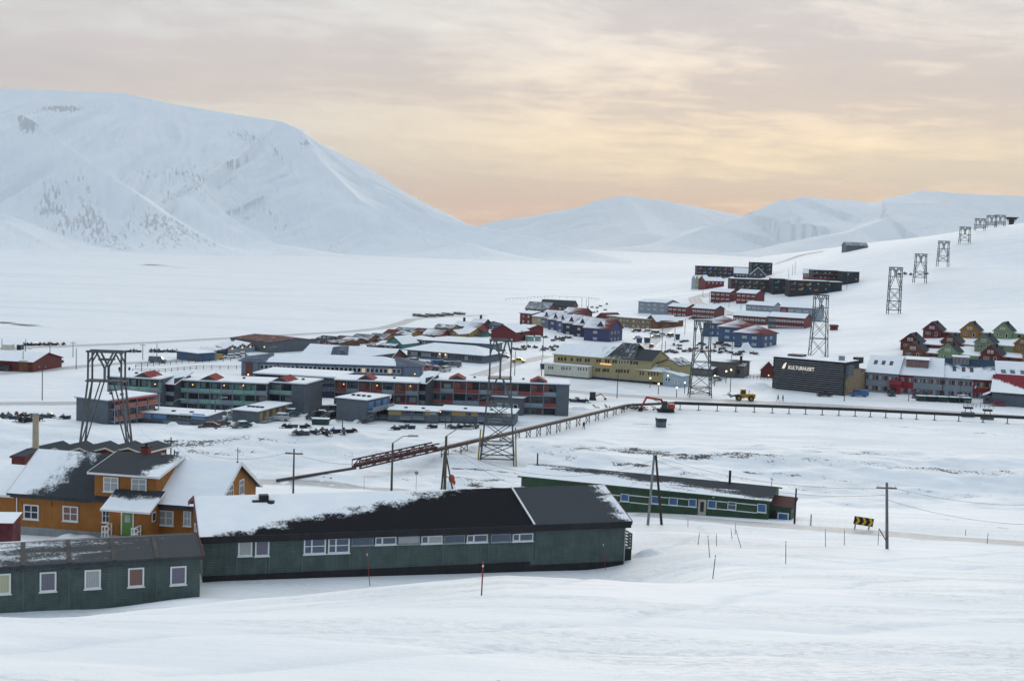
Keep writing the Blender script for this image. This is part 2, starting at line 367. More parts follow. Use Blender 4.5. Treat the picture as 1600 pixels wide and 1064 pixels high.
# ------------------------------------------------------------------ mountains: heights falling away from ridge lines
def ridge_heights(x, y, ridges, seed, gul=1.0):
    out = np.full(np.shape(x), -50.0); s = np.hypot(x, y)
    wx = x + 70 * fbm(x / 420, y / 420, 3, seed); wy = y + 70 * fbm(x / 420 + 9, y / 420, 3, seed + 3)
    for pts, spread, power in ridges:
        P = [(p.x, p.y) for p in pts]; zz = np.array([p.z for p in pts])
        d, t = polydist(wx, wy, P); d0, t0 = polydist(x, y, P)
        H = np.interp(t0, np.arange(len(zz)), zz)
        W = spread * np.maximum(H, 60)
        k = sstep(0, 0.25, d0 / W)
        dd = (d0 * (1 - k) + d * k) / W
        # gullies running down the fall line
        g = ridged(t * 5.0 + 0.6 * fbm(x / 160, y / 160, 2, seed + 8), dd * 0.7, 4, seed + 5)
        z = H * np.clip(1 - dd, 0, 1) ** power + gul * 26 * (g - 0.62) * sstep(0.02, 0.25, dd) * (1 - sstep(0.6, 1.0, dd)) * np.clip(H / 260, 0.15, 1.2)
        z = np.where(dd < 1, z, -50)
        out = np.where(z > out, np.where(z - out < 8, np.maximum(z, out) + 0.0, z), out)
    return out
def mountain_mat(name, rock_lo=0.70, rock_hi=0.80, streak=0.13, rk=0.4):
    m, nt, b = new_mat(name); p = _pos(nt)
    at_ = _n(nt, 'ShaderNodeAttribute', attribute_name='rock').outputs['Fac']
    st = _n(nt, 'ShaderNodeAttribute', attribute_name='fall').outputs['Fac']
    al = _n(nt, 'ShaderNodeAttribute', attribute_name='along').outputs['Fac']
    cv = _n(nt, 'ShaderNodeCombineXYZ', {0: al, 1: st}).outputs[0]
    n1 = _noise(nt, _mapping(nt, cv, (110, 34, 1), (0, 0, 0), (0, 0, 0.7)), 1.0, 5, 0.62, 0.4); n2 = _noise(nt, _mapping(nt, p, (0.02, 0.02, 0.03)), 1.0, 5, 0.6)
    s = _m(nt, 'ADD', _m(nt, 'MULTIPLY', n1, 0.7), _m(nt, 'MULTIPLY', n2, 0.3))
    rf = _map(nt, _m(nt, 'ADD', s, _m(nt, 'MULTIPLY', at_, 0.30)), rock_lo, rock_hi)
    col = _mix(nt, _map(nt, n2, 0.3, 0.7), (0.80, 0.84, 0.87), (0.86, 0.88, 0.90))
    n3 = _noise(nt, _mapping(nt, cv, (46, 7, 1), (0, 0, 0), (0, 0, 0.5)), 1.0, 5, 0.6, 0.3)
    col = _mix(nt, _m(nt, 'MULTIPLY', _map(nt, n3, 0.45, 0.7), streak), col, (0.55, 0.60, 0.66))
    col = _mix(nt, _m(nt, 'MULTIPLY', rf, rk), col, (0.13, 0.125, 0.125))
    nt.links.new(col, b.inputs['Base Color']); b.inputs['Roughness'].default_value = 0.8; b.inputs['Specular IOR Level'].default_value = 0.2
    bp = _n(nt, 'ShaderNodeBump', {'Strength': 0.6, 'Distance': 2.2, 'Height': n1}); nt.links.new(bp.outputs[0], b.inputs['Normal'])
    return m
def P_(l): return [at(*q) for q in l]
def mountains():
    main = P_([(-700, 128, 3150), (-250, 132, 3100), (0, 138, 3050), (100, 142, 3020), (190, 145, 3000), (270, 163, 3000), (360, 178, 3000), (440, 190, 3000), (468, 203, 2980),
               (520, 240, 2950), (560, 273, 2920), (600, 301, 2900), (650, 330, 2860), (700, 346, 2820), (760, 356, 2780), (830, 370, 2720), (900, 388, 2650)])
    back = [Vector((p.x - 500, p.y + 700, p.z * 1.0 - 30)) for p in main[:8]]
    spur1 = P_([(-160, 250, 2750), (-60, 200, 2600), (22, 174, 2450), (50, 188, 2420), (120, 238, 2320), (200, 292, 2200), (262, 337, 2100), (330, 378, 1980), (385, 400, 1900)])
    spur2 = P_([(292, 170, 3000), (300, 205, 2850), (298, 245, 2700), (310, 292, 2560), (350, 335, 2420), (420, 380, 2280)])
    spur3 = P_([(-250, 250, 2300), (-80, 315, 2050), (0, 343, 1950), (40, 362, 1880), (85, 388, 1800)])
    spur4 = P_([(470, 204, 2980), (500, 250, 2850), (560, 310, 2700), (640, 355, 2560), (720, 378, 2450)])
    R = [(main, 2.9, 1.45), (back, 4, 1.0), (spur1, 2.4, 1.35), (spur2, 2.3, 1.4), (spur3, 3.0, 1.3), (spur4, 2.6, 1.4)]
    dist = np.concatenate([np.linspace(1450, 3150, 330), np.linspace(3160, 5200, 40)])
    X, Y = polar(-900, 980, 620, dist); Z = ridge_heights(X, Y, R, 101)
    # plateau behind the crest
    d, t = polydist(X, Y, [(p.x, p.y) for p in main]); zz = np.interp(t, np.arange(len(main)), [p.z for p in main])
    crest_y = np.interp(X / Y, [p.x / p.y for p in main], [p.y for p in main])
    pl = (Y > crest_y) & (X / Y < -0.165)
    Z = np.where(pl, np.maximum(Z, zz - 0.10 * (Y - crest_y)) , Z)
    Z = np.where(pl, np.minimum(Z, zz - 0.02 * (Y - crest_y)), Z)
    rock = np.zeros_like(X)
    def patch(pix, w, amp):
        nonlocal rock
        dd, _ = polydist(X, Y, [(p.x, p.y) for p in P_(pix)]); rock = np.maximum(rock, amp * np.exp(-(dd / w) ** 2))
    patch([(100, 270, 2190), (170, 310, 2120), (230, 350, 2040), (300, 390, 1960)], 75, 0.60)
    patch([(60, 300, 2150), (150, 350, 2020), (220, 390, 1900)], 60, 0.45)
    patch([(20, 172, 2440), (50, 195, 2400)], 30, 0.75); patch([(60, 186, 2900), (130, 186, 2900)], 30, 0.8)
    patch([(375, 210, 2890), (420, 220, 2880), (450, 235, 2860)], 40, 0.72); patch([(480, 225, 2930), (515, 250, 2900)], 22, 0.6)
    patch([(300, 270, 2620), (360, 300, 2560), (440, 340, 2450), (500, 370, 2380)], 90, 0.42); patch([(440, 300, 2650), (560, 350, 2550)], 110, 0.36)
    patch([(220, 290, 2600), (260, 320, 2500)], 30, 0.5); patch([(0, 345, 1900), (60, 375, 1830)], 30, 0.6)
    rock = rock * np.clip(0.85 + 1.2 * fbm((X + 0.5 * Y) / 60, (Y - 0.5 * X) / 260, 4, 61), 0, 1.25)
    d2, t2 = polydist(X, Y, [(p.x, p.y) for p in main]); d1, t1 = polydist(X, Y, [(p.x, p.y) for p in spur1])
    use1 = d1 < 330
    fall = np.where(use1, d1 / 330.0, d2 / 900.0); along = np.where(use1, t1 * 0.35 + 3, t2 * 0.42)
    along = (X + 0.35 * Y) / 520.0; fall = (Y - 0.4 * X) / 900.0
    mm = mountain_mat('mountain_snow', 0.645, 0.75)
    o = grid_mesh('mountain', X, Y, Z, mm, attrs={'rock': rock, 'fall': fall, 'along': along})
    # far range
    f1 = P_([(560, 372, 7600), (690, 360, 7400), (760, 353, 7200), (830, 346, 7100), (880, 333, 7000), (930, 314, 7000), (975, 305, 7000), (1040, 314, 7000), (1100, 325, 7100), (1160, 337, 7300), (1240, 350, 7600)])
    f2 = P_([(1040, 380, 5600), (1110, 352, 5900), (1165, 337, 6000), (1200, 320, 6000), (1222, 310, 6000), (1233, 315, 6020), (1250, 307, 6050), (1320, 312, 6100), (1372, 317, 6200), (1440, 297, 6000), (1520, 303, 6000), (1620, 306, 6000), (1900, 285, 5800), (2300, 270, 5500)])
    f3 = P_([(1440, 297, 6000), (1400, 335, 5500), (1330, 362, 5100)]); f4 = P_([(975, 305, 7000), (1000, 335, 6500), (1010, 360, 6000)])
    dist = np.concatenate([np.linspace(4300, 7700, 170), np.linspace(7750, 11000, 20)])
    X, Y = polar(480, 2300, 460, dist); Z = ridge_heights(X, Y, [(f1, 5.0, 1.3), (f2, 5.2, 1.3), (f3, 4.5, 1.3), (f4, 4.5, 1.3)], 303, 1.2)
    along = X / 900.0; fall = Y / 1500.0
    rock = 0.25 * np.clip(fbm(X / 500, Y / 500, 3, 8) + 0.1, 0, 1)
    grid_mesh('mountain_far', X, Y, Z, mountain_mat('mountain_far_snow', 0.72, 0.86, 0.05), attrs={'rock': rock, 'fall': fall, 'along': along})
mountains()
# ------------------------------------------------------------------ mesh building
class MB:
    def __init__(s): s.v = []; s.f = []; s.m = []
    def _add(s, vs, fs, mi):
        k = len(s.v); s.v += [tuple(p) for p in vs]
        for i, f in enumerate(fs): s.f.append(tuple(k + j for j in f)); s.m.append(mi[i] if isinstance(mi, (list, tuple)) else mi)
        return s
    def box(s, x0, x1, y0, y1, z0, z1, mi=0):
        return s._add([(x, y, z) for x in (x0, x1) for y in (y0, y1) for z in (z0, z1)], [(0, 1, 3, 2), (4, 6, 7, 5), (0, 4, 5, 1), (2, 3, 7, 6), (0, 2, 6, 4), (1, 5, 7, 3)], mi)
    def slab(s, pts, t, top=0, side=1):
        """a flat piece: its under side given, thickness t upwards; material of the top and of the rest"""
        n = len(pts); lo = [Vector(p) for p in pts]; hi = [p + Vector((0, 0, t)) for p in lo]
        fs = [tuple(range(n, 2 * n)), tuple(reversed(range(n)))] + [(i, (i + 1) % n, n + (i + 1) % n, n + i) for i in range(n)]
        return s._add(lo + hi, fs, [top] + [side] * (n + 1))
    def prism(s, poly, a, b, axis='x', mi=0):
        n = len(poly)
        f = (lambda p, t: (t, p[0], p[1])) if axis == 'x' else ((lambda p, t: (p[0], t, p[1])) if axis == 'y' else (lambda p, t: (p[0], p[1], t)))
        vs = [f(p, a) for p in poly] + [f(p, b) for p in poly]
        return s._add(vs, [tuple(reversed(range(n))), tuple(range(n, 2 * n))] + [(i, (i + 1) % n, n + (i + 1) % n, n + i) for i in range(n)], mi)
    def tube(s, a, b, r, r2=None, n=6, mi=0):
        a = Vector(a); b = Vector(b); r2 = r if r2 is None else r2; d = (b - a).normalized()
        u = d.cross(Vector((0, 0, 1)) if abs(d.z) < 0.95 else Vector((1, 0, 0))).normalized(); w = d.cross(u)
        vs = []
        for c, rr in ((a, r), (b, r2)):
            for i in range(n):
                t = 2 * pi * i / n; vs.append(c + u * (rr * cos(t)) + w * (rr * sin(t)))
        return s._add(vs, [(i, (i + 1) % n, n + (i + 1) % n, n + i) for i in range(n)] + [tuple(range(n)), tuple(range(n, 2 * n))], mi)
    def beam(s, a, b, w, h=None, mi=0):
        a = Vector(a); b = Vector(b); h = w if h is None else h; d = (b - a).normalized()
        u = d.cross(Vector((0, 0, 1)) if abs(d.z) < 0.95 else Vector((0, 1, 0))).normalized(); q = u.cross(d)
        vs = [c + u * (i * w / 2) + q * (j * h / 2) for c in (a, b) for i, j in ((-1, -1), (1, -1), (1, 1), (-1, 1))]
        return s._add(vs, [(0, 1, 5, 4), (1, 2, 6, 5), (2, 3, 7, 6), (3, 0, 4, 7), (3, 2, 1, 0), (4, 5, 6, 7)], mi)
    def ball(s, c, r, mi=0, n=8, sq=1.0):
        c = Vector(c); vs = [c + Vector((0, 0, r * sq))]
        for j in range(1, n // 2):
            t = pi * j / (n // 2)
            for i in range(n): vs.append(c + Vector((r * sin(t) * cos(2 * pi * i / n), r * sin(t) * sin(2 * pi * i / n), r * sq * cos(t))))
        vs.append(c - Vector((0, 0, r * sq))); m_ = n // 2 - 1; fs = []
        for i in range(n): fs.append((0, 1 + i, 1 + (i + 1) % n)); fs.append((len(vs) - 1, 1 + (m_ - 1) * n + (i + 1) % n, 1 + (m_ - 1) * n + i))
        for j in range(m_ - 1):
            for i in range(n): fs.append((1 + j * n + i, 1 + (j + 1) * n + i, 1 + (j + 1) * n + (i + 1) % n, 1 + j * n + (i + 1) % n))
        return s._add(vs, fs, mi)
    def mesh(s, name, mats, smooth=False):
        me = bpy.data.meshes.new(name); me.from_pydata(s.v, [], s.f)
        for mt in (mats if isinstance(mats, (list, tuple)) else [mats]): me.materials.append(mt)
        me.polygons.foreach_set('material_index', s.m)
        if smooth: me.polygons.foreach_set('use_smooth', [True] * len(s.f))
        me.update(); return me
    def build(s, name, mats, parent=None, smooth=False): return link(bpy.data.objects.new(name, s.mesh(name, mats, smooth)), parent)
def put(name, me, parent=None, loc=(0, 0, 0), rz=0.0):
    o = link(bpy.data.objects.new(name, me), parent); o.location = loc; o.rotation_euler = (0, 0, rz); return o
def empty(name, loc, rz=0.0, label=None, cat=None, group=None):
    o = bpy.data.objects.new(name, None); link(o); o.location = loc; o.rotation_euler = (0, 0, rz); o.empty_display_size = 0.5
    return tag(o, label, cat, group)
def copy_tree(o, parent=None):
    c = o.copy(); link(c)
    if parent is not None: c.parent = parent
    for ch in o.children: copy_tree(ch, c)
    return c

# ------------------------------------------------------------------ more materials
def paint(name, c, rough=0.65, var=0.12, bump=None, spec=0.3):
    """painted or stained surface; c linear colour; bump: 'h' lapped boards, 'v' upright boards, None"""
    k = ('paint', name)
    if k in MATS: return MATS[k]
    m, nt, b = new_mat(name); p = _objc(nt)
    n = _noise(nt, p, 0.9, 4, 0.6); n2 = _noise(nt, _mapping(nt, p, (5, 5, 0.5)), 1.0, 3, 0.6)
    f = _m(nt, 'ADD', _m(nt, 'MULTIPLY', n, 0.6), _m(nt, 'MULTIPLY', n2, 0.4))
    lo = tuple(v * (1 - 1.6 * var) for v in c); hi = tuple(min(1, v * (1 + 1.3 * var) + 0.004) for v in c)
    col = _mix(nt, _map(nt, f, 0.3, 0.7), lo, hi)
    if bump:
        sep = _n(nt, 'ShaderNodeSeparateXYZ', {0: p})
        t = sep.outputs[2] if bump == 'h' else _m(nt, 'ADD', sep.outputs[0], sep.outputs[1])
        fr = _m(nt, 'FRACT', _m(nt, 'MULTIPLY', t, 1 / 0.19))
        gap = _map(nt, fr, 0.0, 0.16, 1.0, 0.0)
        ht = fr if bump == 'h' else _m(nt, 'SUBTRACT', 1.0, gap)
        bp = _n(nt, 'ShaderNodeBump', {'Strength': 0.7, 'Distance': 0.03, 'Height': ht}); nt.links.new(bp.outputs[0], b.inputs['Normal'])
        col = _mix(nt, _m(nt, 'MULTIPLY', gap, 0.55), col, tuple(v * 0.3 for v in c))
    nt.links.new(col, b.inputs['Base Color']); b.inputs['Roughness'].default_value = rough; b.inputs['Specular IOR Level'].default_value = spec
    MATS[k] = m; return m
def rmat(name, base, cov=1.0, gx=0.0, gy=0.0, x0=0.0, y0=0.0, sharp=0.10, stretch=(0.35, 0.9), ribs=0.0):
    """roof with snow lying on it: cov = share covered, gx/gy = how the cover grows per metre along the roof and up the slope"""
    k = ('roof', name)
    if k in MATS: return MATS[k]
    m, nt, b = new_mat(name); p = _objc(nt)
    n = _noise(nt, _mapping(nt, p, (stretch[0], stretch[1], 0.8)), 1.0, 5, 0.62, 0.3); n2 = _noise(nt, _mapping(nt, p, (5.0, 3.2, 3.0)), 1.0, 4, 0.7)
    s = _m(nt, 'ADD', _m(nt, 'MULTIPLY', n, 0.66), _m(nt, 'MULTIPLY', n2, 0.34))
    sep = _n(nt, 'ShaderNodeSeparateXYZ', {0: p})
    g = _m(nt, 'ADD', _m(nt, 'MULTIPLY', _m(nt, 'SUBTRACT', sep.outputs[0], x0), gx), _m(nt, 'MULTIPLY', _m(nt, 'SUBTRACT', sep.outputs[1], y0), gy))
    th = 0.5 + (cov - 0.5) * 0.62
    f = _map(nt, _m(nt, 'ADD', _m(nt, 'SUBTRACT', th + 0.0, s), g), -sharp / 2, sharp / 2)
    if cov >= 1: f = _map(nt, _m(nt, 'ADD', s, 0.0), 0.0, 0.01)
    bc = _mix(nt, n2, tuple(v * 0.75 for v in base), tuple(v * 1.2 for v in base))
    ht = f
    if ribs > 0:
        fr = _m(nt, 'FRACT', _m(nt, 'MULTIPLY', sep.outputs[0], 1 / ribs)); rb = _map(nt, fr, 0.0, 0.2, 1.0, 0.0); ht = _m(nt, 'ADD', f, _m(nt, 'MULTIPLY', rb, 0.8))
        bc = _mix(nt, _m(nt, 'MULTIPLY', rb, 0.4), bc, tuple(v * 0.5 for v in base))
    sc_ = _mix(nt, _map(nt, n, 0.3, 0.7), (0.80, 0.835, 0.87), (0.87, 0.885, 0.90))
    nt.links.new(_mix(nt, f, bc, sc_), b.inputs['Base Color'])
    b.inputs['Roughness'].default_value = 0.9; b.inputs['Specular IOR Level'].default_value = 0.08
    bp = _n(nt, 'ShaderNodeBump', {'Strength': 0.5, 'Distance': 0.10, 'Height': ht}); nt.links.new(bp.outputs[0], b.inputs['Normal'])
    MATS[k] = m; return m
def glass(name, c, rough=0.08):
    k = ('glass', name)
    if k in MATS: return MATS[k]
    m, nt, b = new_mat(name); p = _objc(nt)
    n = _noise(nt, _mapping(nt, p, (1.3, 1.3, 0.6)), 1.0, 2, 0.5)
    nt.links.new(_mix(nt, n, tuple(v * 0.6 for v in c), tuple(v * 1.3 for v in c)), b.inputs['Base Color'])
    b.inputs['Roughness'].default_value = rough; b.inputs['Specular IOR Level'].default_value = 0.5; MATS[k] = m; return m
def curtain(name, c):
    k = ('curtain', name)
    if k in MATS: return MATS[k]
    m, nt, b = new_mat(name); p = _objc(nt); sep = _n(nt, 'ShaderNodeSeparateXYZ', {0: p})
    w = _m(nt, 'SINE', _m(nt, 'MULTIPLY', sep.outputs[0], 42.0)); n = _noise(nt, p, 3.0, 3)
    nt.links.new(_mix(nt, _m(nt, 'MULTIPLY_ADD', w, 0.3, n), tuple(v * 0.7 for v in c), c), b.inputs['Base Color']); b.inputs['Roughness'].default_value = 0.15; MATS[k] = m; return m
def glow(name, c, s):
    k = ('glow', name)
    if k in MATS: return MATS[k]
    m, nt, b = new_mat(name); b.inputs['Emission Color'].default_value = tuple(c) + (1,); b.inputs['Emission Strength'].default_value = s; b.inputs['Base Color'].default_value = (0.8, 0.6, 0.3, 1); MATS[k] = m; return m
def L(*c): return lin(c)
WHITE = paint('white_paint', (0.72, 0.73, 0.73), 0.5, 0.05)
BLACK = paint('black_paint', (0.012, 0.013, 0.016), 0.6, 0.2)
DARK = paint('dark_fascia', (0.035, 0.04, 0.048), 0.6, 0.15)
STEEL = paint('galvanised_steel', (0.30, 0.32, 0.34), 0.45, 0.15)
TIMBER = paint('weathered_timber', (0.105, 0.11, 0.112), 0.8, 0.3)
POLE = paint('pole_timber', (0.085, 0.082, 0.076), 0.8, 0.3)
GLASS = glass('window_glass', (0.010, 0.014, 0.020))
GLASS_B = glass('window_glass_blue', (0.085, 0.115, 0.165), 0.12)
CURT = curtain('pale_curtain', (0.42, 0.43, 0.43)); CURT_Y = curtain('cream_curtain', (0.50, 0.48, 0.33)); CURT_V = curtain('violet_curtain', (0.16, 0.15, 0.20)); CURT_R = curtain('brown_curtain', (0.22, 0.11, 0.09))
LITW = glow('lit_window', (1.0, 0.62, 0.26), 0.3); LAMP = glow('lamp_glow', (1.0, 0.55, 0.16), 3.0); LAMP_W = glow('lamp_glow_pale', (1.0, 0.78, 0.42), 4.0)
R_SNOW = rmat('roof_deep_snow', (0.05, 0.05, 0.055), 1.0)
R_MOST = rmat('roof_mostly_snow', (0.05, 0.055, 0.06), 0.86); R_HALF = rmat('roof_half_snow', (0.05, 0.055, 0.065), 0.5); R_BARE = rmat('roof_bare_dark', (0.04, 0.045, 0.055), 0.12)

# ------------------------------------------------------------------ windows
PANES = {'g': GLASS, 'b': GLASS_B, 'c': CURT, 'y': CURT_Y, 'v': CURT_V, 'r': CURT_R, 'l': LITW}
FRAMES = {}
_wc = {}
def win_mesh(w, h, pane, frame, bars, split):
    k = (round(w, 2), round(h, 2), pane, frame.name, bars, split)
    if k in _wc: return _wc[k]
    w, h = k[0], k[1]; t = min(0.12, w * 0.13, h * 0.14) * (0.55 if 't' in bars else 0.85); fr = MB(); pn = MB()
    fr.box(-w / 2, w / 2, -0.09, 0, 0, t).box(-w / 2, w / 2, -0.09, 0, h - t, h).box(-w / 2, -w / 2 + t, -0.088, 0, t, h - t).box(w / 2 - t, w / 2, -0.088, 0, t, h - t)
    if 'v' in bars: fr.box(-t * 0.35, t * 0.35, -0.08, 0, t, h - t)
    if 'V' in bars:
        for q in (-1, 1): fr.box(q * w / 6 - t * 0.3, q * w / 6 + t * 0.3, -0.08, 0, t, h - t)
    if 'h' in bars: fr.box(-w / 2 + t, w / 2 - t, -0.076, 0, h * 0.5 - t * 0.3, h * 0.5 + t * 0.3)
    if 'H' in bars: fr.box(-w / 2 + t, w / 2 - t, -0.076, 0, h * 0.62 - t * 0.3, h * 0.62 + t * 0.3)
    if 's' in bars:   # a casement square at the left
        fr.box(-w * 0.17, -w * 0.17 + t, -0.085, 0, t, h - t)
    pn.box(-w / 2 + t * 0.9, w / 2 - t * 0.9, -0.045, -0.001, t * 0.9, h - t * 0.9, 0 if split else 1)
    if split: fr.box(-w / 2 - 0.06, w / 2 + 0.06, -0.15, 0, -0.07, -0.001)
    if split: r = (fr.mesh('window', [frame]), pn.mesh('pane', [PANES[pane]]))
    else: fr.v, fr.f, fr.m, base = fr.v + pn.v, fr.f + [tuple(i + len(fr.v) for i in f) for f in pn.f], fr.m + pn.m, 0; r = (fr.mesh('window', [frame, PANES[pane]]), None)
    _wc[k] = r; return r
def add_win(parent, loc, rz, w, h, pane='g', frame=None, bars='', split=False, name='window'):
    a, b = win_mesh(w, h, pane, frame or WHITE, bars, split)
    o = put(name, a, parent, loc, rz)
    if b: put('pane', b, o)
    return o

# ------------------------------------------------------------------ houses
class House:
    """a box of walls seen from its front; local x runs along the front, y goes back, z up"""
    def __init__(s, name, label, cat, p0, p1, W, d=None, group=None, z=None):
        if d is None: A = gp(*p0); B = gp(*p1)
        else:
            d0, d1 = d if isinstance(d, tuple) else (d, d)
            if d0 > 200:      # stand the middle of the front on the ground it is seen on
                D = gp((p0[0] + p1[0]) / 2, (p0[1] + p1[1]) / 2).y; m_ = (d0 + d1) / 2
                if abs(D - m_) < 0.22 * m_: d0 += D - m_; d1 += D - m_
            A = at(p0[0], p0[1], d0); B = at(p1[0], p1[1], d1)
        s.rz = atan2(B.y - A.y, B.x - A.x); s.L = (B.xy - A.xy).length; s.W = W
        s.A = Vector((A.x, A.y, (A.z + B.z) / 2 if z is None else z)); s.ex = Vector((cos(s.rz), sin(s.rz), 0)); s.ey = Vector((-sin(s.rz), cos(s.rz), 0))
        s.o = empty(name, s.A, s.rz, label, cat, group); s.sc = F_PX / s.A.y       # pixels per metre
        s.H = 3.0; s.R = 0
    def on(s, px, py, back=0.0):
        """local (x, z) where the picture ray meets the plane standing `back` metres behind the front"""
        r = ray(px, py); C = Vector((0, 0, CAM_Z)) - s.A
        t = (back - C.dot(s.ey)) / r.dot(s.ey); q = C + r * t
        return q.dot(s.ex), q.z
    def heights(s, eave=None, ridge=None, H=None, R=None):
        s.H = H if H is not None else s.on(eave[0], eave[1])[1]
        if ridge is not None: s.R = max(0.15, s.on(ridge[0], ridge[1], s.W / 2)[1] - s.H)
        if R is not None: s.R = R
        return s
    def walls(s, mat, roof='gx', sink=1.5, name='wall', base=0.0):
        b = MB(); H, R, L_, W = s.H, s.R, s.L, s.W
        if roof == 'gx': b.prism([(0, -sink), (W, -sink), (W, H), (W / 2, H + R), (0, H)], 0, L_, 'x')
        elif roof == 'gy': b.prism([(0, -sink), (L_, -sink), (L_, H), (L_ / 2, H + R), (0, H)], 0, W, 'y')
        elif roof == 'shed': b.prism([(0, -sink), (W, -sink), (W, H + R), (0, H)], 0, L_, 'x')
        else: b.box(0, L_, 0, W, -sink, H)
        s.wall = b.build(name, [mat], s.o); return s
    def roof(s, kind='gx', top=None, edge=None, o=0.4, t=0.22, ox=None, name='roof'):
        top = top or R_SNOW; edge = edge or DARK; b = MB(); H, R, L_, W = s.H, s.R, s.L, s.W; ox = o if ox is None else ox
        e = 0.01
        if kind == 'gx':
            k = R / (W / 2); zl = H - o * k + e
            b.slab([(-ox, -o, zl), (L_ + ox, -o, zl), (L_ + ox, W / 2, H + R + e), (-ox, W / 2, H + R + e)], t)
            b.slab([(L_ + ox, W + o, zl), (-ox, W + o, zl), (-ox, W / 2, H + R + e), (L_ + ox, W / 2, H + R + e)], t)
        elif kind == 'gy':
            k = R / (L_ / 2); zl = H - ox * k + e
            b.slab([(-ox, W + o, zl), (-ox, -o, zl), (L_ / 2, -o, H + R + e), (L_ / 2, W + o, H + R + e)], t)
            b.slab([(L_ + ox, -o, zl), (L_ + ox, W + o, zl), (L_ / 2, W + o, H + R + e), (L_ / 2, -o, H + R + e)], t)
        elif kind == 'shed':
            k = R / W; b.slab([(-ox, -o, H - o * k + e), (L_ + ox, -o, H - o * k + e), (L_ + ox, W + o, H + R + o * k + e), (-ox, W + o, H + R + o * k + e)], t)
        elif kind == 'hip':
            i = min(W / 2, L_ / 2) * 0.98; z0 = H + e; z1 = H + R + e
            a, b_, c, d = (-o, -o, z0), (L_ + o, -o, z0), (L_ + o, W + o, z0), (-o, W + o, z0); r0, r1 = (i, W / 2, z1), (L_ - i, W / 2, z1)
            b.slab([a, b_, r1, r0], t).slab([b_, c, r1], t).slab([c, d, r0, r1], t).slab([d, a, r0], t)
        else:
            b.box(-ox, L_ + ox, -o, W + o, H + e, H + t * 0.6, 1); b.box(-ox + 0.06, L_ + ox - 0.06, -o + 0.06, W + o - 0.06, H + t * 0.6, H + t * 1.5, 0)
        s.rf = b.build(name, [top, edge], s.o); return s
    def wins(s, rects, frame=None, bars='', split=False, dy=0.0, name='window'):
        """windows on the front by picture rectangles (x0, y0, x1, y1[, pane[, bars]])"""
        for q in rects:
            x0, y0, x1, y1 = q[:4]; pane = q[4] if len(q) > 4 else 'g'; br = q[5] if len(q) > 5 else bars
            xa, za = s.on(x0, (y0 + y1) / 2, -dy); xb, zb = s.on(x1, (y0 + y1) / 2, -dy)
            xm = (x0 + x1) / 2; zt = s.on(xm, y0, -dy)[1]; zl = s.on(xm, y1, -dy)[1]
            add_win(s.o, ((xa + xb) / 2, -dy - 0.003, zl), 0, max(0.2, xb - xa), max(0.2, zt - zl), pane, frame, br, split, name)
        return s
    def row(s, n, z, w, h, face='f', u0=0.08, u1=0.92, pane='g', frame=None, bars='', pairs=False, skip=()):
        """n windows spread evenly along a side, at height z"""
        Lf = s.L if face == 'f' else s.W
        for i in range(n):
            if i in skip: continue
            u = Lf * (u0 + (u1 - u0) * (i + 0.5) / n); pn = pane if len(pane) == 1 else random.choice(pane)
            for du in ((-w * 0.62, w * 0.62) if pairs else (0,)):
                s.fwin(face, u + du, z, w, h, pn, frame, bars)
        return s
    def fwin(s, face, u, z, w, h, pane='g', frame=None, bars='', split=False):
        if face == 'f': return add_win(s.o, (u, -0.003, z), 0, w, h, pane, frame, bars, split)
        if face == 'r': return add_win(s.o, (s.L + 0.003, u, z), pi / 2, w, h, pane, frame, bars, split)
        return add_win(s.o, (-0.003, s.W - u, z), -pi / 2, w, h, pane, frame, bars, split)
    def part(s, name, x0, x1, y0, y1, z0, z1, mat):
        return MB().box(x0, x1, y0, y1, z0, z1).build(name, [mat], s.o)
    def panel(s, rects, mat, th=0.05, name='cladding_panel'):
        for (x0, y0, x1, y1) in rects:
            ym = (y0 + y1) / 2; xm = (x0 + x1) / 2; a = s.on(x0, ym)[0]; b = s.on(x1, ym)[0]; zt = s.on(xm, y0)[1]; zl = s.on(xm, y1)[1]
            s.part(name, a, b, -th, 0.02, zl, zt, mat)
        return s
    def vents(s, n, r=0.25, h=0.6, back=0.5, u0=0.15, u1=0.85, name='roof_vent'):
        for i in range(n):
            u = s.L * (u0 + (u1 - u0) * (i + 0.5) / n); y = s.W * back; z = s.H + s.R * (1 - abs(2 * back - 1))
            MB().box(u - r, u + r, y - r, y + r, z - 0.3, z + h).box(u - r * 1.3, u + r * 1.3, y - r * 1.3, y + r * 1.3, z + h, z + h + 0.12).build(name, [BLACK], s.o)
        return s
    def lamps(s, pix, dy=0.2, r=0.16, mat=None):
        for (x, y) in pix:
            a, z = s.on(x, y, -dy); MB().ball((a, -dy, z), r, 0, 6).box(a - 0.05, a + 0.05, -dy, 0.02, z + r * 0.6, z + r * 1.2, 1).build('wall_lamp', [mat or LAMP, DARK], s.o)
        return s
# ------------------------------------------------------------------ the near buildings
GREEN = paint('dark_green_boards', (0.070, 0.098, 0.092), 0.65, 0.16, 'h'); GREEN_TRIM = paint('dark_green_trim', (0.075, 0.105, 0.098), 0.6, 0.1)
OCHRE = paint('ochre_boards', (0.33, 0.125, 0.022), 0.65, 0.10, 'v'); RED_TRIM = paint('red_trim', (0.17, 0.03, 0.03), 0.6, 0.15)
LGREEN = paint('leaf_green_boards', (0.036, 0.078, 0.042), 0.65, 0.16, 'v'); CONC = paint('concrete', (0.26, 0.27, 0.27), 0.8, 0.12)
BRICK = paint('red_brick', (0.20, 0.045, 0.032), 0.8, 0.25); DOOR_G = paint('green_door', (0.12, 0.27, 0.06), 0.5, 0.08)

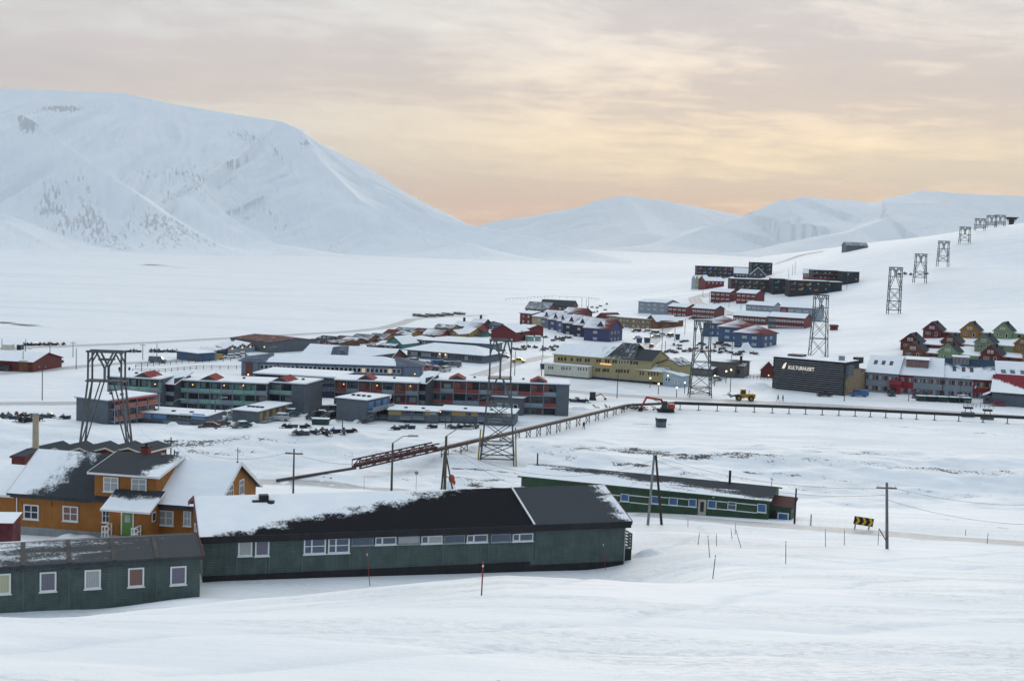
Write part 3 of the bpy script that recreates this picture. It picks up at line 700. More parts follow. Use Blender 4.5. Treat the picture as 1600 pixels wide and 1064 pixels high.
def near_cabin():
    h = House('wooden_cabin', 'low dark green cabin with grey felt roof in front of the ochre house', 'cabin', (-60, 950), (312, 930), 6.2, d=(80.6, 86.0))
    h.heights(eave=(312, 868), ridge=(292, 838)).walls(GREEN, 'gx', 3.0)
    h.roof('gx', rmat('cabin_felt', (0.075, 0.08, 0.085), 0.34, -0.016, 0.015, 6, 1.5, 0.22, (0.22, 1.3)), DARK, 0.35, 0.14, 0.2)
    h.wins([(-24, 896, 17, 928, 'y'), (62, 893, 88, 923.5, 'v'), (132, 889.5, 157.5, 919, 'c'), (200, 886.5, 225, 916, 'r'), (266, 884, 291, 913, 'v')], split=True)
    for x in (36, 108, 178, 245):
        u = h.on(x, 905)[0]; MB().box(u - 0.06, u + 0.06, -0.04, 0, -2.5, h.H - 0.05).build('batten', [GREEN_TRIM], h.o)
        k = h.R / (h.W / 2); MB().beam((u, -0.34, h.H - 0.34 * k + 0.17), (u, h.W / 2, h.H + h.R + 0.17), 0.28, 0.06).build('roof_seam', [paint('seam_strip', (0.06, 0.055, 0.05), 0.7, 0.2)], h.o)
    for x, y in ((28, 893), (100, 890), (122, 892), (170, 887), (188, 886)):
        u, z = h.on(x, y); MB().box(u - 0.1, u + 0.1, -0.09, 0, z - 0.08, z + 0.1).build('vent_cover', [GREEN_TRIM], h.o)
    k = h.R / (h.W / 2)
    MB().beam((h.L + 0.22, -0.36, h.H - 0.36 * k + 0.1), (h.L + 0.22, h.W / 2, h.H + h.R + 0.1), 0.05, 0.26).build('barge_board', [RED_TRIM], h.o)
    MB().beam((h.L + 0.22, h.W + 0.36, h.H - 0.36 * k + 0.1), (h.L + 0.22, h.W / 2, h.H + h.R + 0.1), 0.05, 0.26).build('barge_board', [RED_TRIM], h.o)
    MB().box(-0.2, h.L + 0.2, -0.40, -0.34, h.H - 0.42 * k - 0.08, h.H - 0.36 * k + 0.14).build('gutter', [DARK], h.o)
near_cabin()

def near_hall():
    h = House('long_hall', 'long dark green hall with snow sliding off its black roof', 'building', (317, 904), (974, 883), 11.5, d=(91.5, 101.5))
    h.heights(eave=(317, 838), ridge=(306, 779)); h.walls(GREEN, 'gx', 3.0)
    xs = h.on(832, 826)[0]
    # roof: snowy black stretch, then a newer grey stretch
    black = rmat('hall_roof', (0.012, 0.013, 0.017), 0.5, -0.045, 0.14, 11.5, 2.75, 0.16, (0.5, 0.5)); grey = rmat('hall_roof_grey', (0.060, 0.066, 0.075), 0.5, 0.12, 0.0, h.L - 0.3, 0, 0.12)
    k = h.R / (h.W / 2); o = 0.45; zl = h.H - o * k; W = h.W
    for nm, a, b, mt, dz in (('roof', -0.35, xs, black, 0), ('roof', xs + 0.02, h.L + 0.4, grey, 0.03)):
        MB().slab([(a, -o, zl + dz), (b, -o, zl + dz), (b, W / 2, h.H + h.R + dz), (a, W / 2, h.H + h.R + dz)], 0.2).slab([(b, W + o, zl + dz), (a, W + o, zl + dz), (a, W / 2, h.H + h.R + dz), (b, W / 2, h.H + h.R + dz)], 0.2).build(nm, [mt, DARK], h.o)
    MB().beam((xs, -o, zl + 0.27), (xs, W / 2, h.H + h.R + 0.27), 0.14, 0.08).build('flashing', [WHITE], h.o)
    MB().box(-0.3, h.L + 0.35, -0.47, -0.40, zl - 0.32, zl + 0.16).build('fascia', [BLACK], h.o)
    MB().box(0, h.L, -0.10, 0, h.H - 0.42, h.H - 0.28).build('cornice', [BLACK], h.o)
    for x in (-0.38, h.L + 0.42):
        for s_ in (0, 1):
            MB().beam((x, -o if s_ == 0 else W + o, zl + 0.08), (x, W / 2, h.H + h.R + 0.08), 0.06, 0.34).build('barge_board', [RED_TRIM], h.o)
    # black plinth
    MB().box(-0.02, xs - 0.1, -0.05, 0.3, -3, 0.42).build('plinth', [BLACK], h.o); MB().box(xs - 0.1, h.L + 0.01, -0.03, 0.3, -3, 0.12).build('plinth', [BLACK], h.o)
    for x in (370, 421, 472.5, 547, 621, 692, 763.5, 837):
        u = h.on(x, 860)[0]; MB().box(u - 0.07, u + 0.07, -0.05, 0, 0.44, h.H - 0.45).build('batten', [GREEN_TRIM], h.o)
    for x0, x1 in ((372, 394), (398.5, 420.5)): h.wins([(x0, 843.5, x1, 868, 'c' if x0 < 390 else 'v')], split=True)
    h.wins([(474.5, 840.5, 509, 865, 'b', 'hs'), (512.5, 839.5, 546, 863.5, 'b', 'hs')], split=True)
    for i, (x0, x1) in enumerate(((549.5, 583), (586, 619), (622, 655.5), (658, 691), (694, 726), (729, 761.5), (767, 798), (800.5, 832.5))):
        y = 839.2 - i * 0.9
        h.wins([(x0, y, x1, y + 12, 'c' if i in (2, 3) else 'b', 's' if i % 2 else 't')], STEEL if i % 2 == 0 else None, split=True)
        if i % 2:
            h.wins([(x0 + 0.5, y + 0.6, x0 + 11, y + 11.6, 'b')], split=True, dy=0.06)
    # left gable: windows
    for u, w in ((3.0, 0.9), (5.2, 0.9)): h.fwin('l', u, h.H - 2.1, w, 1.1, 'g', None, 'v', True)
    # vent hood lying in the snow near the ridge
    u, z = h.on(412, 782, W / 2 - 0.9); v = MB()
    v.box(u - 0.35, u + 0.35, W / 2 - 1.2, W / 2 - 0.5, h.H + h.R - 0.8, h.H + h.R + 0.35).tube((u - 0.9, W / 2 - 1.0, h.H + h.R - 0.35), (u + 0.8, W / 2 - 1.1, h.H + h.R - 0.4), 0.34, n=10).ball((u + 0.5, W / 2 - 1.3, h.H + h.R - 0.45), 0.42)
    v.build('vent_hood', [BLACK], h.o)
    # entrance platform at the right end
    y0, y1 = 1.5, 4.8; st = MB(); st.box(h.L, h.L + 1.3, y0, y1, -1.4, 0.7).build('porch_base', [BLACK], h.o)
    for i in range(5): MB().box(h.L + 1.22, h.L + 1.3, y0, y1, 0.85 + i * 0.25, 0.98 + i * 0.25).build('railing_board', [GREEN_TRIM], h.o)
    for i in range(5): MB().box(h.L, h.L + 1.3, y0 - 0.03, y0 + 0.04, 0.85 + i * 0.25, 0.98 + i * 0.25).build('railing_board', [GREEN_TRIM], h.o)
    for x, y in ((h.L + 1.26, y0), (h.L + 1.26, y1)): MB().box(x - 0.05, x + 0.05, y - 0.05, y + 0.05, 0.6, 2.0).build('railing_post', [GREEN_TRIM], h.o)
    MB().box(h.L - 0.02, h.L + 0.05, -0.08, 0.0, -0.4, h.H - 0.4).build('downpipe', [STEEL], h.o)
near_hall()

def ochre_house():
    h = House('ochre_house', 'ochre yellow wooden house with dormer, porch and green door', 'house', (22, 836), (334, 842), 9.6, d=(109.0, 106.0))
    h.heights(eave=(22, 768), ridge=(52, 704)); H, R, W, L_ = h.H, h.R, h.W, h.L
    h.walls(OCHRE, 'gx', 3.0)
    k = R / (W / 2); o = 0.45
    xl = h.on(148, 760)[0]; xr = h.on(245, 760)[0]
    left = rmat('ochre_roof_left', (0.050, 0.055, 0.062), 0.42, -0.085, 0.02, 3.2, 0, 0.16, (0.5, 0.25)); right = rmat('ochre_roof_right', (0.05, 0.055, 0.06), 0.84, 0.02, 0.0, xr, 0, 0.2)
    def slope(a, b, mt, name='roof'):
        zl = H - o * k + 0.01
        MB().slab([(a, -o, zl), (b, -o, zl), (b, W / 2, H + R + 0.01), (a, W / 2, H + R + 0.01)], 0.2).slab([(b, W + o, zl), (a, W + o, zl), (a, W / 2, H + R + 0.01), (b, W / 2, H + R + 0.01)], 0.2).build(name, [mt, DARK], h.o)
    slope(-0.45, xl + 0.2, left); slope(xr - 0.2, L_ + 0.45, right)
    slope(xl + 0.2, xr - 0.2, R_BARE)
    # raised middle part with its own flatter roof
    yf = -0.04; ze = h.on(200, 742)[1]; zr = H + R + 0.05
    MB().prism([(yf, H - 1.0), (W / 2 + 1, H - 1.0), (W / 2 + 1, zr), (W / 2, zr), (yf, ze)], xl, xr, 'x').build('dormer_wall', [OCHRE], h.o)
    kd = (zr - ze) / (W / 2 - yf)
    MB().slab([(xl - 0.4, yf - 0.5, ze - 0.5 * kd + 0.02), (xr + 0.4, yf - 0.5, ze - 0.5 * kd + 0.02), (xr + 0.4, W / 2, zr + 0.25), (xl - 0.4, W / 2, zr + 0.25)], 0.18).build('dormer_roof', [rmat('dormer_felt', (0.055, 0.06, 0.068), 0.5, 0.09, -0.02, xr - 0.8, 0, 0.14, (0.4, 0.4)), WHITE], h.o)
    for x, sgn in ((-0.48, 1), (L_ + 0.48, -1)):
        for fy in (-o, W + o): MB().beam((x, fy, H - o * k + 0.10), (x, W / 2, H + R + 0.10), 0.05, 0.30).build('barge_board', [WHITE], h.o)
    for x in (xl - 0.42, xr + 0.42): MB().beam((x, yf - 0.5, ze - 0.5 * kd + 0.1), (x, W / 2, zr + 0.33), 0.05, 0.24).build('barge_board', [WHITE], h.o)
    MB().box(-0.1, xl - 0.1, -0.5, -0.42, H - o * k - 0.12, H - o * k + 0.05).build('gutter', [DARK], h.o); MB().box(xr + 0.4, L_ + 0.3, -0.5, -0.42, H - o * k - 0.12, H - o * k + 0.05).build('gutter', [DARK], h.o)
    h.wins([(37.5, 788, 61, 811, 'g', 'vh'), (98.5, 790.5, 122.5, 814, 'r', 'vh'), (160, 795, 172, 816, 'g', 'vh'), (247.5, 797, 271.5, 820.5, 'c', 'vh'), (287, 798, 299, 821.5, 'c', 'vh')], split=True)
    h.wins([(162, 745, 185.5, 768, 'c', 'vH'), (205.5, 747, 229.5, 770, 'c', 'vH')], split=True, dy=0.05)
    for u, z in ((W * 0.36, H - 0.2), (W * 0.62, H - 0.2)): h.fwin('r', u, z, 1.05, 1.4, 'g', None, 'vH', True)
    h.part('foundation', -0.03, L_ + 0.03, -0.06, 0.2, -3, 0.35, CONC)
    h.part('corner_board', -0.06, 0.10, -0.05, 0.02, 0.35, H - 0.3, OCHRE); h.part('downpipe', 0.25, 0.33, -0.12, -0.04, 0.3, H - 0.3, WHITE)
    for x, y in ((80, 788), (33, 787), (213, 797), (281, 808)):
        u, z = h.on(x, y); h.part('vent_cover', u - 0.09, u + 0.09, -0.08, 0, z - 0.2, z + 0.2, OCHRE)
    # entrance porch
    xa = h.on(170, 830, -2.4)[0]; xb = h.on(230, 830, -2.4)[0]; zp = h.on(200, 798, -2.6)[1]; py = 2.4
    MB().prism([(-py, -2.5), (0, -2.5), (0, zp + 1.0), (-py, zp)], xa, xb, 'x').build('porch_wall', [OCHRE], h.o)
    MB().slab([(xa - 0.55, -py - 0.5, zp - 0.1), (xb + 0.45, -py - 0.5, zp - 0.1), (xb + 0.45, 0.05, zp + 1.12), (xa - 0.55, 0.05, zp + 1.12)], 0.16).build('porch_roof', [rmat('porch_felt', (0.05, 0.055, 0.06), 0.62, 0.0, -0.22, 0, -1.4, 0.15, (0.35, 0.6)), WHITE], h.o)
    u0 = h.on(191, 820, -py)[0]; u1 = h.on(207.5, 820, -py)[0]; zd = h.on(200, 800, -py)[1]; zb = h.on(200, 836, -py)[1]
    fr = MB(); fr.box(u0 - 0.1, u0, -py - 0.06, -py, zb, zd + 0.1).box(u1, u1 + 0.1, -py - 0.06, -py, zb, zd + 0.1).box(u0, u1, -py - 0.06, -py, zd, zd + 0.1).build('door_frame', [WHITE], h.o)
    dr = MB().box(u0, u1, -py - 0.035, -py, zb, zd).build('door', [DOOR_G], h.o)
    MB().box(u0 + 0.22, u1 - 0.22, -py - 0.05, -py - 0.03, zd - 0.85, zd - 0.2).build('pane', [CURT], dr); MB().box(u0 + 0.08, u0 + 0.16, -py - 0.09, -py - 0.035, (zb + zd) / 2 - 0.05, (zb + zd) / 2 + 0.05).build('handle', [STEEL], dr)
    ul = u0 - 0.3; MB().ball((ul + 0.12, -py - 0.2, zd + 0.12), 0.11, 0, 8).box(ul + 0.06, ul + 0.18, -py - 0.2, -py, zd + 0.2, zd + 0.26, 1).build('porch_lamp', [glow('porch_glow', (1.0, 0.50, 0.10), 7.0), DARK], h.o)
    MB().box(xb, xb + 0.06, -py + 0.8, -py + 1.5, zd - 0.9, zd - 0.1).box(xb + 0.05, xb + 0.07, -py + 0.88, -py + 1.42, zd - 0.82, zd - 0.18, 1).build('side_window', [WHITE, GLASS], h.o)
    MB().box(xa - 0.2, xb + 0.1, -py - 1.3, -py - 0.03, zb - 2.0, zb - 0.05).build('door_step', [CONC], h.o)
    for uu in (u0 - 0.9, u1 + 0.75):
        r = MB(); 
        for dy in (-1.25, -0.1): r.box(uu - 0.04, uu + 0.04, -py + dy - 0.04, -py + dy + 0.04, zb - 0.1, zb + 0.95)
        for dz in (0.45, 0.9): r.box(uu - 0.03, uu + 0.03, -py - 1.25, -py - 0.1, zb + dz, zb + dz + 0.08)
        for q in (-0.25, 0.3): r.box(uu + q - 0.03, uu + q + 0.03, -py - 1.3, -py - 1.24, zb - 0.1, zb + 0.95)
        r.box(uu - 0.28, uu + 0.33, -py - 1.32, -py - 1.26, zb + 0.88, zb + 0.96).box(uu - 0.28, uu + 0.33, -py - 1.32, -py - 1.26, zb + 0.42, zb + 0.5)
        r.build('railing', [WHITE], h.o)
    # chimney, vents and aerial on the ridge
    u = h.on(228.5, 705, W / 2)[0]; ch = MB().box(u - 0.32, u + 0.32, W / 2 - 0.32, W / 2 + 0.32, H + R - 0.4, H + R + 1.0).build('chimney', [BRICK], h.o)
    MB().box(u - 0.37, u + 0.37, W / 2 - 0.37, W / 2 + 0.37, H + R + 1.0, H + R + 1.1).tube((u, W / 2, H + R + 1.1), (u, W / 2, H + R + 1.32), 0.13, n=8).build('chimney_cap', [BLACK], ch)
    for x, hh in ((255, 0.45), (277, 0.7)):
        u = h.on(x, 710, W / 2 - 0.3)[0]; MB().tube((u, W / 2 - 0.3, H + R - 0.2), (u, W / 2 - 0.3, H + R + hh), 0.11, n=8).tube((u, W / 2 - 0.3, H + R + hh), (u, W / 2 - 0.3, H + R + hh + 0.14), 0.2, n=8).build('vent_pipe', [STEEL], h.o)
    u = L_ + 0.1; MB().tube((u, W / 2, H + R), (u, W / 2, H + R + 1.5), 0.03).tube((u - 0.25, W / 2, H + R + 1.2), (u + 0.25, W / 2, H + R + 1.25), 0.03).tube((u, W / 2, H + R + 0.1), (u, W / 2, H + R + 0.25), 0.1).build('aerial', [DARK], h.o)
    # lower annexe at the left end
    MB().box(-4.5, 0, 1.5, 7, -2, 2.6).build('annexe_wall', [OCHRE], h.o); MB().slab([(-4.8, 1.1, 2.5), (0.0, 1.1, 2.5), (0.0, 7.2, 4.0), (-4.8, 7.2, 4.0)], 0.2).build('annexe_roof', [R_SNOW, WHITE], h.o)
    return h
OCH = ochre_house()

def covered_bundle():
    p = gp(233, 842); b = MB()
    q = at(233, 838, 103.0)
    for i in range(5): b.ball((random.uniform(-0.9, 0.9), random.uniform(-0.3, 0.3), 0.3 + random.uniform(0, 0.15)), random.uniform(0.4, 0.6), 0, 8, 0.8)
    o = b.build('tarpaulin_bundle', [BLACK], None, True); o.location = (q.x, q.y, gzf(q.x, q.y) + 0.05); tag(o, 'black tarpaulin bundle beside the porch of the ochre house', 'bundle')
covered_bundle()
def red_container():
    q = at(5, 842, 92.0); o = empty('red_shed', (q.x - 1.2, q.y, gzf(q.x, q.y)), 0.1, 'dark red board shed speckled with snow at the picture edge by the cabin', 'shed')
    z0 = q.z - gzf(q.x, q.y)
    MB().box(-1.4, 1.8, 0, 2.2, -1.5, z0 + 1.1).build('wall', [paint('maroon_boards', (0.13, 0.025, 0.035), 0.7, 0.35, 'v')], o)
    MB().slab([(-1.5, -0.1, z0 + 1.1), (1.9, -0.1, z0 + 1.1), (1.9, 2.3, z0 + 1.4), (-1.5, 2.3, z0 + 1.4)], 0.08).build('roof', [R_MOST, RED_TRIM], o)
red_container()

def long_green_house():
    h = House('long_green_house', 'long bright green house with blue shuttered windows beside the bend', 'house', (813, 792), (1199, 819), 8.0, d=(147.0, 137.5))
    h.heights(eave=(1199, 783), ridge=(1206, 762)); h.walls(LGREEN, 'gx', 3)
    h.roof('gx', rmat('lgreen_roof', (0.055, 0.062, 0.070), 0.5, -0.012, -0.10, 17, 1.6, 0.14, (0.25, 0.9)), LGREEN, 0.35, 0.18)
    BLUE = paint('blue_shutter', (0.055, 0.13, 0.27), 0.55, 0.12); PANES['s'] = BLUE
    def yy(x, t): return (759.5 + (x - 813) * 0.0726) + t * (10.2 + (x - 813) * 0.008)
    def rect(x0, x1, p='s'): xm = (x0 + x1) / 2; return (x0, yy(xm, 0), x1, yy(xm, 1), p)
    h.wins([rect(*q) for q in ((813.5, 826), (855, 868), (884, 897), (900, 912), (913, 926), (970, 983), (1018, 1030), (1045, 1059), (1076, 1088.5), (1106, 1119.5), (1183.5, 1197.5))], bars='t', split=True)
    h.wins([rect(1137, 1150.5, 'b')], None, 'Ht', split=True)
    for x0, x1 in ((827, 854), (869, 883), (927, 969), (984, 1017), (1031, 1044), (1060, 1075), (1120.5, 1136), (1151.5, 1182.5)):
        h.wins([rect(x0, x1)[:4] + ('k',)] if False else [], split=True)
        xm = (x0 + x1) / 2
        for t in (0.03, 0.97):
            a, z = h.on(x0, yy(xm, t)); b, _ = h.on(x1, yy(xm, t)); h.part('trim_board', a, b, -0.05, 0, z - 0.05, z + 0.05, WHITE)
    a = h.on(1090.5, 800)[0]; b = h.on(1103, 800)[0]; z1 = h.on(1097, 780)[1]
    d = h.part('door', a, b, -0.07, 0, 0.15, z1, paint('beige_door', (0.42, 0.36, 0.30), 0.6, 0.08)); MB().box((a + b) / 2 - 0.2, (a + b) / 2 + 0.2, -0.09, -0.06, 1.2, z1 - 0.25).build('pane', [GLASS], d)
    h.part('foundation', -0.02, h.L + 0.02, -0.04, 0.2, -3, 0.06, BLACK)
    for x, hgt, w in ((839, 1.5, 0.09), (1140, 1.6, 0.14)):
        u = h.on(x, 742 if x < 900 else 755, h.W / 2 - 0.5)[0]; MB().tube((u, h.W / 2 - 0.5, h.H + h.R - 0.4), (u, h.W / 2 - 0.5, h.H + h.R + hgt), w, n=8).build('stove_pipe', [BLACK], h.o)
    u = h.L - 0.3; MB().tube((u, h.W / 2, h.H + h.R), (u, h.W / 2, h.H + h.R + 1.1), 0.035).tube((u - 0.2, h.W / 2, h.H + h.R + 1.05), (u + 0.2, h.W / 2, h.H + h.R + 0.9), 0.03).build('aerial', [DARK], h.o)
    for x, y in ((1055, 768), (1125, 778)):
        u, z = h.on(x - 10, y - 1); MB().box(u - 0.12, u + 0.12, -0.2, 0, z, z + 0.2).build('wall_lamp', [WHITE], h.o)
    # lean-to entrance at the right end
    MB().box(h.L, h.L + 2.3, 1.2, 4.6, -3, 2.3).build('porch_wall', [LGREEN], h.o); MB().slab([(h.L, 0.9, 2.35), (h.L + 2.6, 0.9, 2.3), (h.L + 2.6, 4.8, 2.75), (h.L, 4.8, 2.8)], 0.14).build('porch_roof', [rmat('porch_brown', (0.10, 0.05, 0.045), 0.25), DARK], h.o)
    add_win(h.o, (h.L + 1.5, 1.197, 0.75), 0, 1.2, 1.0, 's', None, '', True); MB().box(h.L + 0.12, h.L + 0.72, 1.14, 1.2, -0.2, 1.9).build('porch_door', [BLACK], h.o)
    MB().box(h.L + 0.3, h.L + 1.0, 0.4, 1.0, -0.6, 0.5).build('meter_box', [STEEL], h.o)
long_green_house()
# ------------------------------------------------------------------ the town on the valley floor
GREY = paint('grey_boards', (0.105, 0.125, 0.150), 0.65, 0.10, 'h'); GREY_D = paint('dark_grey_boards', (0.060, 0.068, 0.080), 0.65, 0.12, 'h'); GREY_L = paint('pale_grey_boards', (0.24, 0.28, 0.32), 0.65, 0.08, 'h')
BLUEG = paint('blue_grey_boards', (0.13, 0.165, 0.225), 0.65, 0.10, 'v'); NAVY = paint('navy_boards', (0.018, 0.022, 0.045), 0.6, 0.15, 'h'); BLUE_H = paint('blue_house_boards', (0.055, 0.10, 0.185), 0.65, 0.10, 'v')
INDIGO = paint('indigo_house_boards', (0.050, 0.060, 0.140), 0.65, 0.10, 'v'); RED_H = paint('red_house_boards', (0.15, 0.022, 0.024), 0.65, 0.12, 'v'); BROWNR = paint('red_brown_boards', (0.14, 0.045, 0.038), 0.7, 0.12, 'v')
YELL = paint('straw_boards', (0.36, 0.30, 0.155), 0.65, 0.06, 'v'); CREAM = paint('cream_boards', (0.58, 0.57, 0.47), 0.6, 0.05, 'v'); PBLUE = paint('pale_blue_boards', (0.33, 0.42, 0.50), 0.6, 0.06, 'v')
TAN = paint('tan_boards', (0.22, 0.155, 0.085), 0.7, 0.1, 'v'); BROWN = paint('brown_boards', (0.17, 0.075, 0.032), 0.7, 0.12, 'v'); TAUPE = paint('taupe_boards', (0.125, 0.115, 0.11), 0.75, 0.12, 'v')
SAGE = paint('sage_boards', (0.23, 0.27, 0.165), 0.65, 0.08, 'h'); LIME = paint('pale_green_boards', (0.215, 0.285, 0.15), 0.65, 0.08, 'h'); OCH2 = paint('ochre_cottage_boards', (0.30, 0.15, 0.035), 0.65, 0.08, 'h')
RUST = paint('rust_cottage_boards', (0.17, 0.055, 0.025), 0.65, 0.1, 'h'); MAROON = paint('maroon_cottage_boards', (0.13, 0.02, 0.02), 0.65, 0.1, 'h'); CRIM = paint('crimson_boards', (0.26, 0.015, 0.03), 0.6, 0.08, 'v')
MINT = paint('mint_panel', (0.19, 0.36, 0.295), 0.5, 0.08); SALMON = paint('salmon_panel', (0.33, 0.13, 0.095), 0.6, 0.08); BRICKR = paint('red_panel', (0.22, 0.05, 0.045), 0.55, 0.1); ORNG = paint('orange_panel', (0.36, 0.11, 0.05), 0.55, 0.08)
SKYB = paint('sky_blue_panel', (0.10, 0.24, 0.48), 0.5, 0.06); MUST = paint('mustard_panel', (0.36, 0.235, 0.06), 0.55, 0.08); CHAR = paint('charcoal_boards', (0.022, 0.027, 0.036), 0.65, 0.15, 'v'); TEAL = paint('teal_panel', (0.05, 0.20, 0.19), 0.5, 0.08)
R_RED = rmat('roof_red_snow', (0.17, 0.045, 0.040), 0.5, -0.03, 0.0, 5, 0, 0.35, (0.10, 0.10)); R_REDB = rmat('roof_red_bare', (0.15, 0.045, 0.042), 0.15, 0, 0, 0, 0, 0.3); R_SLATE = rmat('roof_slate', (0.050, 0.060, 0.070), 0.06)
R_BGREY = rmat('roof_blue_grey', (0.095, 0.115, 0.15), 0.2, 0, 0, 0, 0, 0.35); R_RBROWN = rmat('roof_red_brown', (0.13, 0.06, 0.05), 0.25, 0, 0, 0, 0, 0.3); R_GREY7 = rmat('roof_grey_dusted', (0.11, 0.125, 0.14), 0.4, 0, 0, 0, 0, 0.3)

def simple(name, label, cat, p0, p1, W, eave, ridge=None, wall=GREY, roof='gx', top=None, edge=None, d=None, group=None, o=0.35, R=None, sink=2.0, t=0.22):
    h = House(name, label, cat, p0, p1, W, d, group); h.heights(eave=eave, ridge=ridge, R=R); h.walls(wall, roof, sink); h.roof(roof, top, edge, o, t); return h

def gallery(name, label, p0, p1, W, d, eave, bays, pan, group, doors, storeys=3, plain=0.0, dormers=(), lamps=(), pat=None):
    """flats with open access balconies along the front"""
    h = House(name, label, 'apartment block', p0, p1, W, d, group); h.heights(eave=eave, R=0)
    dp = 1.5; L1 = h.L * (1 - plain); H = h.H; sh = (H + 0.9) / storeys
    MB().box(0, L1, dp, W, -2.5, H - 0.05).build('wall', [GREY], h.o)
    if plain > 0:
        MB().box(L1, h.L, 0, W, -2.5, H - 0.05).build('end_wall', [GREY], h.o)
    MB().box(-0.12, 0, 0, W, -2.5, H - 0.02).build('side_wall', [GREY], h.o)
    h.roof('flat', rmat('gallery_roof', (0.20, 0.21, 0.22), 0.75, 0, 0, 0, 0, 0.3), GREY, 0.25, 0.3)
    bw = L1 / bays
    for s_ in range(storeys):
        z = H - sh * (s_ + 1)
        if z > -0.8: MB().box(0, L1, 0, dp, z - 0.12, z + 0.05).build('balcony_floor', [GREY_L], h.o)
        for i in range(bays):
            x0 = i * bw; k = (i + s_) % len(doors)
            if z > -1.2:
                nm = pat[s_ % len(pat)][i % len(pat[0])] if pat else 1
                if s_ < storeys - 1 and z > -0.5: MB().box(x0 + 0.12, x0 + bw - 0.12, -0.03, 0.03, z + 0.12, z + 1.0).build('balcony_panel', [pan[nm]], h.o)
                if doors[k] == 'd': MB().box(x0 + bw * 0.55, x0 + bw * 0.55 + 0.95, dp - 0.06, dp, z + 0.05, z + 2.05).build('door', [pan[1]], h.o); add_win(h.o, (x0 + bw * 0.28, dp - 0.003, z + 0.9), 0, min(1.3, bw * 0.35), 1.1, random.choice('gcg'), GREY_L, 'v')
                elif doors[k] == 'w': add_win(h.o, (x0 + bw * 0.5, dp - 0.003, z + 0.85), 0, min(2.0, bw * 0.55), 1.2, random.choice('ggc'), GREY_L, 'V')
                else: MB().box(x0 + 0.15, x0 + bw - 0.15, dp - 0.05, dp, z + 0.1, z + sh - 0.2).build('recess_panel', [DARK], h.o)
                if s_ == 0 and pan[2] is not None and (i % 3) != 1: MB().box(x0 + 0.1, x0 + bw * 0.45, dp - 0.08, dp - 0.05, z + 1.0 if nm else z + 0.1, z + sh - 0.35).build('cladding_panel', [pan[2]], h.o)
    for i in range(bays + 1): MB().box(i * bw - 0.07, i * bw + 0.07, 0.0, 0.14, -2.5, H).build('post', [GREY_L], h.o)
    for u in dormers:
        x = h.on(u, eave[1])[0]; w = 2.2
        MB().prism([(x - w, H), (x + w, H), (x + w, H + 0.25), (x, H + 1.35), (x - w, H + 0.25)], 0.1, W * 0.6, 'y').build('dormer', [GREY_D], h.o)
        MB().slab([(x + w + 0.2, 0.0, H + 0.2), (x + w + 0.2, W * 0.6, H + 0.2), (x, W * 0.6, H + 1.42), (x, 0.0, H + 1.42)], 0.1).slab([(x - w - 0.2, W * 0.6, H + 0.2), (x - w - 0.2, 0.0, H + 0.2), (x, 0.0, H + 1.42), (x, W * 0.6, H + 1.42)], 0.1).build('dormer_roof', [rmat('dormer_red', (0.24, 0.055, 0.05), 0.3), BRICKR], h.o)
    h.vents(max(2, int(h.L / 14)), 0.25, 0.7, 0.55); h.lamps(lamps, -dp + 0.25, 0.15)
    return h
PG = [GREY_L, MINT, MINT]; PR = [GREY_L, BRICKR, ORNG]
g_g = 'grey flats with mint balconies'; g_r = 'grey flats with red balconies'
patg = [[1, 0, 1, 1, 0, 1, 1, 0]]; patr = [[1, 0, 1, 1, 0], [1, 1, 0, 0, 1]]
gallery('apartment_block', 'grey flats with mint balconies, behind the timber pylon and the blue cabin', (168, 641), (249, 641), 11, (304, 302), (249, 594), 5, PG, g_g, 'dwnd', dormers=(222,), lamps=((242, 600),), pat=patg)
gallery('apartment_block', 'longest grey flats with mint balconies, right of the sloping stair tower', (275, 642), (416, 643), 11, (303, 302), (275, 595), 8, PG, g_g, 'wdnwd', dormers=(325,), lamps=((301, 601), (350, 602), (380, 602)), pat=patg)
gallery('apartment_block', 'grey flats with mint balconies and a plain end wall by the snowy lane', (419, 644), (476, 646), 11, (302, 300), (419, 598), 2, PG, g_g, 'wn', plain=0.36, pat=[[1, 1]], dormers=(437,))
gallery('apartment_block', 'grey flats with red balconies, facing the corner house with blue panels', (522, 644), (652, 645), 10, (304, 303), (522, 594.5), 7, PR, g_r, 'dwd', dormers=(571,), lamps=((589, 602), (641, 603), (537, 600)), pat=patr)
gallery('apartment_block', 'long grey flats with red balconies behind the tall steel pylon', (667, 645), (888, 648), 10, (306, 306), (667, 594.5), 10, PR, g_r, 'dwdn', plain=0.09, dormers=(714, 842), lamps=((677, 600),), pat=patr)
def stair_tower(label, x0, x1, base, top, d):
    h = House('stair_tower', label, 'stair tower', (x0, base), (x1, base), 7.0, (d, d - 1.0), 'stair towers between the flats'); h.heights(eave=(x0, top + 7), R=2.0)
    MB().box(0, h.L, 0.5, 7, -2, h.H).build('wall', [DARK], h.o); MB().box(-0.15, 0.1, 0, 7, -2, h.H).build('side_wall', [GREY_D], h.o); MB().box(h.L - 0.1, h.L + 0.15, 0, 7, -2, h.H + 1.4).build('side_wall', [GREY_D], h.o)
    h.roof('shed', R_MOST, BRICKR, 0.5, 0.15)
    for i in range(3): MB().box(0.1, h.L - 0.1, 0.0, 0.1, h.H - 2.3 * (i + 1) - 0.4, h.H - 2.3 * (i + 1) + 0.5).build('balustrade', [GREY_L], h.o)
stair_tower('narrow dark stair tower with snowy sloping roof joining the mint balcony flats', 251, 272, 641, 592, 300); stair_tower('narrow dark stair tower with snowy sloping roof joining the red balcony flats', 648, 664, 645, 591, 301)

